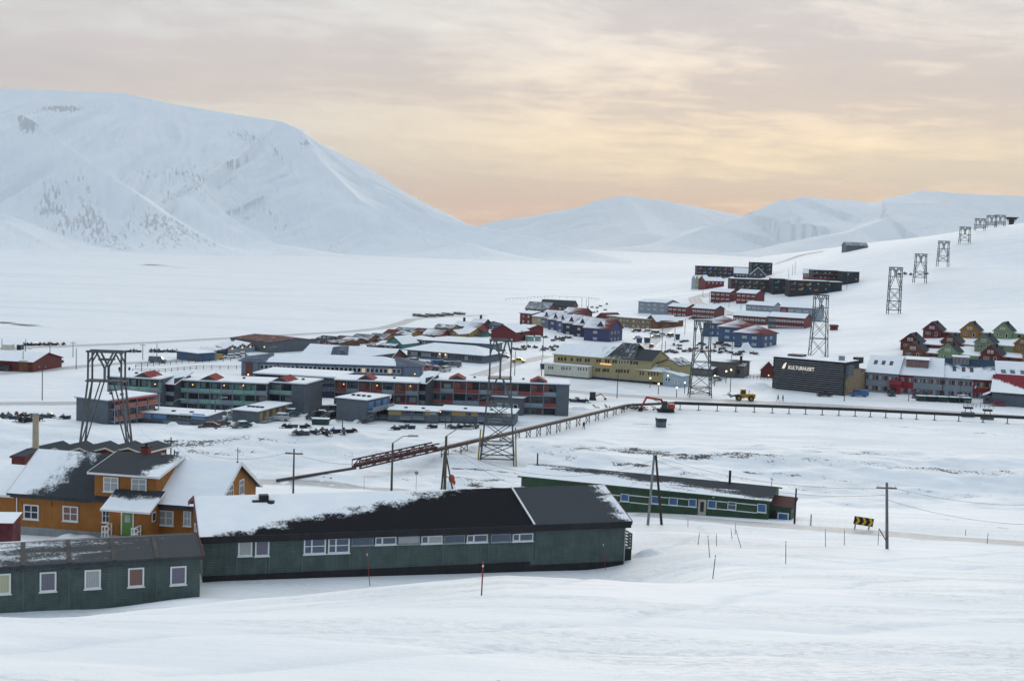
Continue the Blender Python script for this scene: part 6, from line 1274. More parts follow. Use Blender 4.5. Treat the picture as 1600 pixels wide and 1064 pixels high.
# ------------------------------------------------------------------ vehicles
TYRE = paint('tyre_rubber', (0.012, 0.012, 0.013), 0.8, 0.2); RIM = paint('wheel_rim', (0.25, 0.26, 0.27), 0.4, 0.1); HEAD = paint('headlamp', (0.6, 0.62, 0.62), 0.2, 0.05); TAILL = paint('tail_lamp', (0.3, 0.01, 0.01), 0.3, 0.1)
CARC = {'dark': (0.020, 0.024, 0.030), 'grey': (0.10, 0.115, 0.13), 'silver': (0.36, 0.38, 0.39), 'white': (0.70, 0.72, 0.73), 'red': (0.20, 0.016, 0.022), 'blue': (0.03, 0.10, 0.26), 'teal': (0.03, 0.075, 0.085), 'yellow': (0.50, 0.33, 0.05), 'maroon': (0.085, 0.02, 0.025)}
_cars = {}
def car_meshes(kind, col):
    if (kind, col) in _cars: return _cars[kind, col]
    body = paint('car_' + col, CARC[col], 0.3, 0.06, None, 0.5)
    L_, W, zb = {'car': (4.4, 1.8, 0.25), 'suv': (4.7, 1.9, 0.35), 'van': (5.3, 2.0, 0.3), 'pickup': (5.2, 1.9, 0.4)}[kind]
    prof = {'car': [(0, .35), (.02, .62), (.22, .74), (.36, 1.34), (.68, 1.38), (.90, .86), (1, .80), (1, .35)], 'suv': [(0, .4), (.02, .85), (.22, .95), (.34, 1.68), (.93, 1.70), (.99, .95), (1, .4)],
            'van': [(0, .35), (.02, .9), (.16, 1.08), (.28, 1.95), (.98, 2.0), (1, .4)], 'pickup': [(0, .45), (.02, .9), (.24, 1.0), (.34, 1.72), (.62, 1.74), (.66, 1.08), (1, 1.05), (1, .45)]}[kind]
    pts = [(-L_ / 2 + a * L_, z) for a, z in prof]; b = MB()
    zm = max(z for _, z in pts); bel = {'car': 0.78, 'suv': 0.97, 'van': 1.1, 'pickup': 1.06}[kind]
    ys = lambda z: W / 2 if z <= bel else W / 2 - 0.17 * (z - bel) / max(0.1, zm - bel) - 0.03
    n = len(pts); vs = [(x, -ys(z), z) for x, z in pts] + [(x, ys(z), z) for x, z in pts]
    b._add(vs, [tuple(reversed(range(n))), tuple(range(n, 2 * n))] + [(i, (i + 1) % n, n + (i + 1) % n, n + i) for i in range(n)], 0)
    roof_i = [i for i, (x, z) in enumerate(pts) if z > bel + 0.3]; x0 = pts[roof_i[0]][0]; x1 = pts[roof_i[-1]][0]
    g = MB(); zt = zm - 0.10; zl = bel + 0.05; fr = pts[roof_i[0] - 1][0]; rr = pts[min(roof_i[-1] + 1, n - 1)][0]
    sl = lambda z, a, c: a + (c - a) * (z - bel) / (zm - bel)
    for s in (-1, 1):
        q = [(sl(zl, fr, x0) + 0.12, zl), (sl(zt, fr, x0) + 0.12, zt), (sl(zt, rr, x1) - 0.10, zt), (sl(zl, rr, x1) - 0.12, zl)]
        if kind == 'van': q[2] = (x0 + 1.1, zt); q[3] = (x0 + 1.1, zl)
        for k_, (a_, c_) in enumerate(((0, 0.48), (0.52, 1))):
            A = lambda t, lo: (q[0][0] + (q[3][0] - q[0][0]) * t) if lo else (q[1][0] + (q[2][0] - q[1][0]) * t)
            g._add([(A(a_, 1), s * (ys(zl) + 0.012), zl), (A(c_, 1), s * (ys(zl) + 0.012), zl), (A(c_, 0), s * (ys(zt) + 0.012), zt), (A(a_, 0), s * (ys(zt) + 0.012), zt)], [(0, 1, 2, 3)], 0)
    for a, c in ((fr, x0), (rr, x1)):
        sg = -0.015 if a < c else 0.015
        if kind == 'van' and a > c - 0.3 and a > 0: continue
        g._add([(sl(zl, a, c) + sg, -ys(zl) + 0.1, zl), (sl(zl, a, c) + sg, ys(zl) - 0.1, zl), (sl(zt, a, c) + sg, ys(zt) - 0.1, zt), (sl(zt, a, c) + sg, -ys(zt) + 0.1, zt)], [(0, 1, 2, 3)], 0)
    w = MB().tube((0, -0.11, 0), (0, 0.11, 0), 0.34, n=12); w.tube((0, -0.125, 0), (0, 0.125, 0), 0.19, n=8, mi=1)
    hl = MB().box(-0.03, 0.03, -0.16, 0.16, -0.08, 0.08)
    r = (b.mesh('car_body', [body]), g.mesh('window', [GLASS]), w.mesh('wheel', [TYRE, RIM]), hl.mesh('headlight', [HEAD]), hl.mesh('tail_light', [TAILL]), L_, W)
    _cars[kind, col] = r; return r
def car(label, px, py, yaw, col, kind='car', group=None, snow=False, cat=None):
    """yaw in degrees: 0 = nose to the left as seen, 90 = nose towards the viewer"""
    p = gp(px, py); me = car_meshes(kind, col); L_, W = me[5], me[6]
    o = empty({'van': 'parked_van', 'pickup': 'pickup_truck', 'suv': 'parked_car', 'car': 'parked_car'}[kind], (p.x, p.y + 0.8, gzf(p.x, p.y + 0.8)), radians(yaw), label, cat or {'van': 'van', 'pickup': 'pickup'}.get(kind, 'car'), group)
    put('body', me[0], o); put('window', me[1], o)
    for sx in (-0.31, 0.31):
        for sy in (-1, 1): put('wheel', me[2], o, (sx * L_, sy * (W / 2 - 0.1), 0.33))
    for sy in (-1, 1): put('headlight', me[3], o, (-L_ / 2 - 0.01, sy * (W / 2 - 0.25), 0.68)); put('tail_light', me[4], o, (L_ / 2 + 0.01, sy * (W / 2 - 0.22), 0.75))
    if snow:
        zt = {'car': 1.4, 'suv': 1.72, 'van': 2.0, 'pickup': 1.76}[kind]; MB().box(-L_ * 0.1, L_ * 0.25, -W / 2 + 0.25, W / 2 - 0.25, zt - 0.02, zt + 0.08).build('roof_snow', [R_SNOW], o)
    return o
CARS = [('dark car parked in front of the dark red hall', 3, 580, 0, 'dark', 'suv'), ('grey car parked in front of the dark red hall', 45, 579, 0, 'grey', 'car'), ('grey van waiting on the road below the garages', 245, 567, 180, 'grey', 'van'), ('small yellow car in front of the garages', 337, 562, 20, 'yellow', 'suv'),
 ('white car parked outside the pale grey gabled houses', 358, 560, 20, 'white', 'car'), ('silver car parked outside the pale grey gabled houses', 368, 559, 20, 'silver', 'car'), ('white car at the far end outside the gabled houses', 377, 557, 20, 'white', 'car'),
 ('dark red car below the mint balcony flats', 325, 669, 15, 'maroon', 'car'), ('black car half hidden by a snow bank near the mint balcony flats', 343, 667, 60, 'dark', 'car'), ('teal car by the snow bank in front of the low grey house', 375, 669, 40, 'teal', 'car'), ('white van between the blue panelled house and the low grey house', 356, 656, 60, 'white', 'van'),
 ('dark pickup parked at the plain end of the mint balcony flats', 451, 651, 0, 'teal', 'pickup'), ('silver car parked beside the mustard doors', 436, 658, 0, 'silver', 'suv'), ('dark car behind the green skip', 489, 655, 70, 'dark', 'suv'), ('teal car behind the green skip', 500, 651, 10, 'teal', 'car'), ('dark car beside the green skip', 515, 655, 60, 'dark', 'suv'), ('dark pickup by the corner house wall', 519, 645, 30, 'teal', 'pickup'), ('dark car by the corner house wall', 508, 645, 10, 'dark', 'suv'),
 ('grey car parked under the outside stairs', 596, 657, 0, 'grey', 'car'), ('dark green van in the hostel car park', 645, 569, 70, 'teal', 'van'), ('dark car at the edge of the hostel car park', 658, 578, 70, 'maroon', 'suv'), ('red car in the hostel car park', 669, 579, 70, 'red', 'suv'), ('dark grey car in the front row of the hostel car park', 681, 581, 70, 'dark', 'suv'), ('silver car in the front row of the hostel car park', 695, 581, 60, 'silver', 'suv'), ('white car in the back row of the hostel car park', 669, 571, 70, 'white', 'car'), ('blue van in the back row of the hostel car park', 680, 572, 20, 'blue', 'van'), ('dark car in the back row of the hostel car park', 694, 573, 10, 'dark', 'suv'), ('grey van at the end of the back row in the hostel car park', 708, 574, 10, 'grey', 'van'),
 ('pale yellow truck driving up the lane past the school wing', 810, 567, 170, 'yellow', 'pickup'), ('grey car parked behind the steel trestle', 787, 560, 0, 'grey', 'car'), ('silver car parked near the indigo row', 1025, 528, 10, 'silver', 'car'), ('white car parked near the indigo row', 1034, 525, 10, 'white', 'car'), ('grey car parked beyond the silver one near the indigo row', 1022, 522, 20, 'grey', 'suv'), ('dark red car driving down the lane by the hospital', 1018, 543, 80, 'red', 'car'), ('silver car by the blue containers', 996, 530, 10, 'silver', 'car'), ('dark car in front of the tan row', 994, 519, 10, 'dark', 'suv'), ('grey car in front of the tan row', 1011, 519, 10, 'grey', 'car'),
 ('teal car parked behind the lamp trestle', 1095, 540, 0, 'teal', 'car'), ('dark car below the middle blue house', 1123, 540, 0, 'dark', 'suv'), ('black car beside the dark one below the blue houses', 1134, 542, 0, 'dark', 'car'), ('silver car parked beside the brown workshop', 1118, 595, 0, 'silver', 'car'),
 ('blue van parked beside the larch clad wall', 1343, 620, 0, 'blue', 'van'), ('black car parked by the red porch', 1394, 619, 80, 'dark', 'suv'), ('dark red car parked below the crimson office panels', 1432, 622, 70, 'maroon', 'suv'), ('black car behind the skips', 1446, 621, 70, 'dark', 'suv'), ('white car behind the row of skips', 1502, 627, 10, 'white', 'suv'), ('red car parked by the sports hall', 1562, 635, 180, 'red', 'car'), ('dark car below the black slatted hall', 1289, 620, 0, 'dark', 'car'),
 ('dark car by the lane beside the tan lodge', 1047, 527, 60, 'dark', 'suv'), ('grey car in front of the red terrace', 1081, 499, 10, 'dark', 'car'), ('red car parked below the upper red terrace', 1120, 474, 10, 'red', 'car')]
for c_ in CARS: car(*c_, group='cars parked around the town', snow=(c_[4] in ('silver', 'white', 'teal')))
# skips and containers
def skip(label, px, py, wpx, col, group=None, hgt=1.5):
    p = gp(px, py); w = wpx * p.y / F_PX; o = empty('waste_skip', (p.x, p.y, gzf(p.x, p.y)), 0.0, label, 'skip', group); m_ = paint('skip_' + col, {'green': (0.02, 0.05, 0.042), 'black': (0.012, 0.014, 0.017), 'blue': (0.03, 0.07, 0.12)}[col], 0.6, 0.2)
    MB().prism([(-w / 2 + 0.25, -0.2), (w / 2 - 0.25, -0.2), (w / 2, hgt), (-w / 2, hgt)], 0, 2.0, 'y').build('body', [m_], o); MB().box(-w / 2 + 0.05, w / 2 - 0.05, 0.05, 1.95, hgt + 0.003, hgt + 0.12).build('lid', [R_MOST], o)
    for i in range(4): x = -w / 2 + w * (i + 0.5) / 4; MB().box(x - 0.05, x + 0.05, -0.06, 0.02, 0, hgt - 0.05).build('rib', [m_], o)
skip('dark green skip with snow on its lid in front of the parked cars', 500, 664, 28, 'green', None, 1.3)
for x, w, c_, lab in ((1441, 16, 'green', 'first skip of the row in front of the offices'), (1457, 15, 'black', 'black skip of the row in front of the offices'), (1474, 16, 'green', 'dark green skip in the middle of the row before the offices'), (1493, 18, 'black', 'low long skip of the row before the offices'), (1511, 15, 'green', 'last skip of the row before the offices')): skip(lab, x, 627 + (x - 1441) * 0.045, w, c_, 'skips before the offices')
for x, lab in ((999, 'blue container by the indigo row, beside a silver car'), (1011, 'blue container by the indigo row, beside the lane')): skip(lab, x, 536, 9, 'blue', 'blue containers', 2.2)
skip('blue container near the foot of the lane', 1059, 531, 7, 'blue', None, 2.4); skip('grey blue container left of the hospital wing', 849, 577, 11, 'blue', None, 1.8)

# wheel loader
def loader():
    p = gp(1161, 626); Y_ = paint('loader_yellow', (0.42, 0.24, 0.02), 0.5, 0.12); o = empty('wheel_loader', (p.x, p.y, gzf(p.x, p.y)), radians(-4), 'yellow wheel loader with raised grey bucket on the road', 'loader')
    MB().prism([(0.2, 0.9), (3.2, 0.9), (3.3, 1.9), (2.6, 2.1), (0.2, 2.0)], -0.8, 0.8, 'y').build('engine_hood', [Y_], o); MB().box(-2.0, 0.3, -0.6, 0.6, 0.7, 1.5).build('front_frame', [Y_], o)
    cb = MB().prism([(-0.9, 1.5), (0.7, 1.5), (0.6, 3.1), (-0.7, 3.1)], -0.7, 0.7, 'y').build('cab', [Y_], o); MB().box(-0.72, 0.5, -0.72, 0.72, 2.0, 2.95).build('window', [GLASS], cb); MB().box(-0.85, 0.75, -0.8, 0.8, 3.1, 3.22).build('cab_roof', [Y_], cb)
    MB().tube((1.6, 0.3, 2.0), (1.6, 0.3, 2.9), 0.09).build('exhaust', [BLACK], o)
    for x in (-1.3, 2.1):
        for s in (-1, 1): MB().tube((x, s * 0.74, 0.78), (x, s * 1.32, 0.78), 0.38, n=10).build('rim', [Y_], MB().tube((x, s * 0.75, 0.78), (x, s * 1.3, 0.78), 0.8, n=16).build('wheel', [TYRE], o))
    for s in (-0.5, 0.5): MB().beam((-1.0, s, 1.6), (-3.2, s, 1.2), 0.22, 0.35).build('lift_arm', [BLACK], o)
    MB().prism([(-3.1, 0.9), (-3.0, 1.7), (-3.9, 2.1), (-4.5, 1.5), (-3.8, 1.3), (-3.7, 0.9)], -1.4, 1.4, 'y').build('bucket', [STEEL], o); MB().beam((-4.4, 0, 1.5), (-5.6, 0, 1.45), 0.7, 0.12).build('pallet_fork', [STEEL], o)
loader()
def excavator():
    p = gp(1040, 644); R_ = paint('excavator_orange', (0.32, 0.05, 0.025), 0.6, 0.15); o = empty('excavator', (p.x, p.y, gzf(p.x, p.y)), 0.0, 'orange red excavator reaching over a heap of rubble', 'excavator')
    for s in (-1, 1): MB().prism([(-2.0, 0.1), (1.9, 0.1), (2.2, 0.45), (1.9, 0.8), (-2.0, 0.8), (-2.3, 0.45)], s * 0.9 - 0.28, s * 0.9 + 0.28, 'y').build('track', [BLACK], o)
    MB().box(-1.3, 2.1, -1.1, 1.1, 0.9, 1.2).build('deck', [DARK], o); MB().box(0.5, 2.2, -1.1, 1.1, 1.2, 2.2).build('engine_house', [R_], o)
    cb = MB().prism([(-1.2, 1.2), (0.2, 1.2), (0.2, 2.9), (-0.9, 2.9)], -1.1, -0.1, 'y').build('cab', [DARK], o); MB().box(-0.85, 0.1, -1.13, -0.07, 1.8, 2.75).build('window', [GLASS], cb)
    MB().beam((-0.3, 0.3, 1.5), (-1.3, 0.3, 3.2), 0.4, 0.55).build('boom_base', [R_], o); MB().beam((-1.2, 0.3, 3.1), (-5.0, 0.3, 3.6), 0.38, 0.55).build('boom', [R_], o); MB().beam((-4.9, 0.3, 3.7), (-6.2, 0.3, 1.0), 0.34, 0.45).build('dipper_arm', [R_], o)
    MB().tube((-1.3, 0.3, 2.3), (-3.2, 0.3, 3.1), 0.1).build('ram', [STEEL], o); MB().prism([(-6.0, 1.1), (-6.4, 1.1), (-7.0, 0.2), (-6.3, -0.1), (-5.7, 0.4)], -0.3, 0.9, 'y').build('bucket', [BLACK], o)
    q = gp(985, 640); b = MB()
    for i in range(46):
        x = random.gauss(0, 3.2); y = random.gauss(0, 1.0); b.beam((x, y, random.uniform(-0.1, 0.6)), (x + random.uniform(-1.6, 1.6), y + random.uniform(-1, 1), random.uniform(0.0, 1.1)), random.uniform(0.1, 0.3))
    ob = b.build('rubble', [paint('rubble_timber', (0.10, 0.09, 0.075), 0.85, 0.35)]); ob.location = (q.x, q.y + 1, q.z); tag(ob, 'tangled heap of broken timber under the excavator arm', 'rubble', kind='stuff')
excavator()
def digger():
    p = gp(926, 625); o = empty('mini_digger', (p.x, p.y, p.z), 0, 'dark mini digger with orange arm beside the flats', 'digger'); MB().box(-0.9, 0.9, -0.7, 0.7, 0, 0.6).build('track', [BLACK], o); MB().box(-0.8, 0.7, -0.6, 0.6, 0.6, 2.2).build('cab', [DARK], o); MB().beam((0.7, 0, 1.0), (2.2, 0, 1.8), 0.25).build('boom', [ORNG], o); MB().beam((2.2, 0, 1.8), (3.3, 0, 0.6), 0.2).build('arm', [ORNG], o); MB().box(3.1, 3.7, -0.3, 0.3, 0.2, 0.7).build('bucket', [BLACK], o)
digger()

# ------------------------------------------------------------------ snowmobiles
def sled_mesh(c):
    b = MB(); body = paint('sled_' + c, {'black': (0.012, 0.013, 0.016), 'blue': (0.02, 0.035, 0.08), 'grey': (0.06, 0.065, 0.075), 'red': (0.10, 0.02, 0.02)}[c], 0.45, 0.2)
    b.prism([(-1.35, 0.42), (-0.5, 0.30), (0.2, 0.32), (0.2, 0.62), (-0.25, 0.95), (-0.75, 0.85)], -0.42, 0.42, 'y', 0); b.prism([(0.1, 0.35), (1.4, 0.45), (1.45, 0.75), (0.9, 0.72), (0.3, 0.72)], -0.24, 0.24, 'y', 0)
    b.prism([(-0.4, 0.0), (1.2, 0.0), (1.5, 0.25), (1.2, 0.42), (-0.4, 0.40)], -0.22, 0.22, 'y', 0); b._add([(-0.55, -0.3, 0.88), (-0.55, 0.3, 0.88), (-0.2, 0.25, 1.25), (-0.2, -0.25, 1.25)], [(0, 1, 2, 3)], 1)
    b.beam((-0.05, -0.4, 1.05), (-0.05, 0.4, 1.05), 0.05, 0.05, 0)
    for s in (-1, 1): b.prism([(-1.9, 0.25), (-1.6, 0.05), (-0.6, 0.02), (-0.6, 0.08), (-1.55, 0.10)], s * 0.48 - 0.07, s * 0.48 + 0.07, 'y', 0); b.beam((-1.05, s * 0.48, 0.08), (-0.9, s * 0.35, 0.5), 0.07, 0.07, 0)
    b.box(0.5, 1.3, -0.2, 0.2, 0.75, 0.80, 2); return b.mesh('snowmobile', [body, GLASS, R_SNOW])
SLED = [sled_mesh(c) for c in ('black', 'black', 'black', 'blue', 'grey', 'grey', 'red')]
def sleds(label, group, pix, s=0.9, pick=None):
    for (x, y) in pix:
        p = gp(x, y); o = put('snowmobile', random.choice(pick or SLED), None, (p.x, p.y, p.z), random.uniform(-0.5, 0.6) + random.choice((0, pi, 0.9, 2.0))); o.scale = (s, s, s * random.uniform(1.0, 1.2)); tag(o, label, 'snowmobile', group)
sleds('snowmobile parked in the loose group below the lower left road', 'snowmobiles below the road', [(5, 654), (11, 652), (17, 655), (26, 651), (32, 658), (38, 652), (42, 651), (41, 659), (46, 659), (51, 658), (60, 658), (68, 653), (73, 653), (78, 653), (101, 655)], 0.95)
sleds('snowmobile in the line along the far road', 'snowmobiles along the far road', [(x, 540.5 - x * 0.01) for x in (38, 43, 48, 55, 62, 70, 75, 82, 88, 99)]); sleds('snowmobile in the line before the garages', 'snowmobiles before the garages', [(x, 550.5) for x in (203, 209, 215, 236, 242, 248, 255, 263, 269, 275)])
sleds('snowmobile beside the dark red hall', 'snowmobiles by the red hall', [(78, 570), (85, 569), (92, 567)], 1.0)
sleds('snowmobile left on the open snow in front of the low grey prefab houses', 'snowmobiles before the prefab houses', [(465, 679), (474, 680), (477, 669), (448, 669), (456, 668), (492, 678), (505, 676), (510, 680), (523, 677), (537, 678), (550, 676), (618, 672), (632, 670), (640, 670), (675, 669), (706, 670), (718, 670), (726, 669), (733, 669), (744, 669)], 0.92)
sleds('snowmobile in the crowd between the red barns and the hospital', 'snowmobiles by the hospital', [(803, 546), (810, 547), (818, 547), (818, 543), (826, 543), (836, 544), (848, 544), (848, 548), (853, 546), (861, 544), (864, 548), (872, 544), (868, 542), (875, 546), (901, 544), (906, 542), (911, 545), (921, 546), (921, 543), (933, 546), (886, 541), (941, 548), (842, 528), (852, 528), (865, 533), (870, 531), (875, 530), (868, 528), (880, 530), (885, 528), (890, 529), (878, 533)])
sleds('snowmobile in the crowd below the blue houses', 'snowmobiles below the blue houses', [(1042, 551), (1048, 549), (1052, 551), (1056, 552), (1061, 546), (1053, 540), (1061, 541), (1070, 550), (1078, 550), (1079, 547), (1095, 548), (1099, 551), (1110, 550), (1117, 544), (1116, 550), (1124, 548), (1126, 552), (1130, 546), (1134, 550), (1141, 552), (1149, 555), (1153, 553), (1156, 555), (1160, 551), (1176, 553), (1181, 554), (1088, 546), (1104, 545), (1066, 535), (1073, 534)])
sleds('snowmobile scattered on the slope behind the indigo row', 'snowmobiles on the slope', [(908, 484), (912, 484), (918, 482), (925, 481), (933, 482), (938, 479), (948, 476), (920, 489), (928, 489), (933, 488), (946, 485)])
sleds('snowmobile beside the end wall of the red balcony flats', 'snowmobiles by the red flats', [(893, 628), (899, 627), (905, 628), (913, 629)], 1.0); sleds('snowmobile by the second trestle on the hillside', 'snowmobiles on the hill', [(1405, 430), (1414, 429), (1423, 430), (1447, 429)], 1.2, SLED[:2])

# ------------------------------------------------------------------ people
def person_mesh(c, stride):
    m_ = paint('clothes_' + c, {'dark': (0.015, 0.017, 0.022), 'blue': (0.03, 0.06, 0.13)}[c], 0.8, 0.15)
    V = [(0, 0, 0.92), (0, 0, 1.2), (0, 0, 1.42), (0, 0, 1.52), (0, -0.02, 1.64), (0, -0.01, 1.74), (0.19, 0, 1.40), (0.26, stride * 0.1, 1.12), (0.27, stride * 0.25, 0.88), (-0.19, 0, 1.40), (-0.26, -stride * 0.1, 1.12), (-0.27, -stride * 0.25, 0.88),
         (0.09, 0, 0.88), (0.10, -stride * 0.22, 0.48), (0.10, -stride * 0.32, 0.08), (0.10, -stride * 0.32 - 0.14, 0.04), (-0.09, 0, 0.88), (-0.10, stride * 0.2, 0.48), (-0.10, stride * 0.38, 0.10), (-0.10, stride * 0.38 - 0.14, 0.05)]
    E = [(0, 1), (1, 2), (2, 3), (3, 4), (4, 5), (2, 6), (6, 7), (7, 8), (2, 9), (9, 10), (10, 11), (0, 12), (12, 13), (13, 14), (14, 15), (0, 16), (16, 17), (17, 18), (18, 19)]
    rad = [0.17, 0.18, 0.19, 0.075, 0.11, 0.10, 0.085, 0.07, 0.055, 0.085, 0.07, 0.055, 0.11, 0.08, 0.06, 0.05, 0.11, 0.08, 0.06, 0.05]
    me = bpy.data.meshes.new('tmp_person'); me.from_pydata(V, E, []); o = bpy.data.objects.new('tmp_person', me); link(o); md = o.modifiers.new('skin', 'SKIN'); o.modifiers.new('sub', 'SUBSURF').levels = 1
    for i, v in enumerate(me.skin_vertices[0].data): v.radius = (rad[i], rad[i]); v.use_root = (i == 0)
    bpy.context.view_layer.update(); r = bpy.data.meshes.new_from_object(o.evaluated_get(bpy.context.evaluated_depsgraph_get())); bpy.data.objects.remove(o); r.name = 'person'; r.materials.clear(); r.materials.append(m_); return r
for (x, y, c_, st, rz, lab) in ((1215.5, 627, 'dark', 1, 1.4, 'person in dark clothes walking along the road ahead of another'), (1223, 627.5, 'blue', 0.8, 1.5, 'person in a blue jacket walking behind on the road'), (186.5, 583, 'dark', 0.7, 0.4, 'person in dark clothes standing by the fence corner'), (202, 583, 'blue', 0.5, 0.2, 'person in a blue jacket beside the rail fence'), (912, 671, 'dark', 0.6, 0.5, 'person in dark clothes alone on the open snow')):
    p = gp(x, y); o = put('person', person_mesh(c_, st), None, (p.x, p.y, p.z), rz); o.scale = (1.1, 1.1, 1.1); tag(o, lab, 'person')

# ------------------------------------------------------------------ poles, lamps, wires
LAND = [('dark red hall', 30, 570), ('garage row', 330, 555), ('mint balcony flats', 320, 620), ('timber trestle', 165, 650), ('low grey prefab house', 383, 650), ('hostel', 520, 580), ('rust roofed hall', 395, 540), ('school wing', 700, 555), ('large red barn', 786, 520), ('hospital', 930, 575), ('indigo row', 900, 515), ('red balcony flats', 780, 620), ('tan row', 1000, 505), ('blue houses', 1160, 525), ('brown workshop', 1110, 578), ('black slatted hall', 1265, 590), ('dormered office', 1435, 600), ('patchy roofed office', 1510, 605), ('charcoal blocks', 1240, 445), ('upper red terrace', 1150, 465), ('long red terrace', 1200, 500), ('brown row', 870, 478), ('corner house', 550, 640), ('cottages', 640, 525), ('chevron sign', 1347, 818), ('long green house', 1010, 780), ('two legged pole', 1023, 820), ('lower road', 560, 755), ('tall grey trestle', 778, 670), ('lamp trestle', 1093, 600)]
def near_what(px, py): return min(LAND, key=lambda q: (q[1] - px) ** 2 + 3 * (q[2] - py) ** 2)[0]
def pole(label, px, base, top, kind='pole', group=None, r=0.12, lean=0.0, mat=None, arm=1, d=None):
    p = gp(px, base) if d is None else at(px, base, d); H = at(px, top, p.y).z - p.z; m_ = mat or POLE
    o = empty({'lamp': 'street_lamp', 'lit': 'street_lamp'}.get(kind, 'utility_pole'), p, 0, label, 'street lamp' if kind in ('lamp', 'lit') else 'pole', group)
    MB().tube((0, 0, -1.0), (lean, 0, H), r, r * 0.72, 8).build('shaft', [m_], o)
    if kind == 'pole':
        MB().box(lean - 0.9, lean + 0.9, -0.06, 0.06, H - 0.55, H - 0.42).build('cross_arm', [m_], o)
        for q in (-0.75, 0, 0.75): MB().tube((lean + q, 0, H - 0.42), (lean + q, 0, H - 0.2), 0.05).build('insulator', [WHITE], o)
    elif kind == 'lamp': MB().tube((0, 0, H), (arm * 1.0, 0, H + 0.7), 0.05).tube((arm * 1.0, 0, H + 0.7), (arm * 1.9, 0, H + 0.75), 0.05).build('arm', [STEEL], o); MB().prism([(arm * 1.4, H + 0.66), (arm * 2.5, H + 0.70), (arm * 2.4, H + 0.86), (arm * 1.5, H + 0.84)], -0.15, 0.15, 'y').build('lamp_head', [STEEL], o)
    elif kind == 'lit': MB().tube((0, 0, H), (0, 0, H + 0.25), 0.12).build('collar', [DARK], o); MB().ball((0, 0, H + 0.4), 0.25, 0, 8).build('lamp_globe', [LAMP_W], o)
    return o, Vector((p.x + lean, p.y, p.z + H))
_, W1 = pole('grey utility pole rising behind the gable of the ochre house', 458, 775, 701, r=0.11, d=128)
pole('dark street lamp post behind the snowy hall roof', 611, 790, 692, 'lamp', r=0.13, d=122)
o, W2 = pole('stout utility pole with two props behind the hall ridge', 694, 790, 681, 'lamp', r=0.16, mat=paint('mossy_pole', (0.10, 0.095, 0.06), 0.85, 0.3), d=120)
MB().tube((-0.45, 0.2, -1), (-0.1, 0.1, 5.2), 0.11, 0.09).build('prop', [POLE], o); MB().tube((1.3, 0.1, -1), (0.1, 0.0, 4.6), 0.1, 0.08).build('prop', [POLE], o)
a = at(1011, 836, 128.5); b = at(1036, 832, 129.5); t = at(1023.5, 711, 129); o = empty('utility_pole', (t.x, t.y, (a.z + b.z) / 2), 0, 'leaning two legged utility pole beside the packed snow road', 'pole'); zt = t.z - (a.z + b.z) / 2
MB().tube((a.x - t.x, 0, -1), (-0.08, 0, zt), 0.15, 0.11, 8).build('shaft', [paint('pale_pole', (0.20, 0.20, 0.195), 0.85, 0.2)], o); MB().tube((b.x - t.x, 0, -1), (0.08, 0, zt), 0.15, 0.11, 8).build('shaft', [paint('brown_pole', (0.05, 0.035, 0.03), 0.85, 0.2)], o); MB().tube((0, 0, zt), (1.0, 0, zt + 0.35), 0.04).tube((1.0, 0, zt + 0.35), (1.5, 0, zt + 0.35), 0.06).build('lamp_arm', [STEEL], o); W3 = t
o, W4 = pole('tilted grey utility pole by the chevron sign', 1387, 866, 754, r=0.16, lean=-0.45, mat=paint('grey_pole', (0.13, 0.13, 0.13), 0.85, 0.2), d=112); MB().tube((-0.9, 0, 2.3), (0, 0, 0.9), 0.05).build('stay', [POLE], o)
pole('black post at the end of the long green house', 1241, 823, 763, 'post', r=0.12, mat=BLACK, d=134); pole('short grey post beside the road bend', 1266.5, 824, 803, 'post', r=0.1, mat=STEEL, d=133)
_, W5 = pole('thin utility pole standing on the river bank behind the ochre house', 266.5, 745, 683, r=0.11, d=160); pole('short pole standing beside the thin one on the river bank', 272, 745, 703, 'post', r=0.12, d=160)
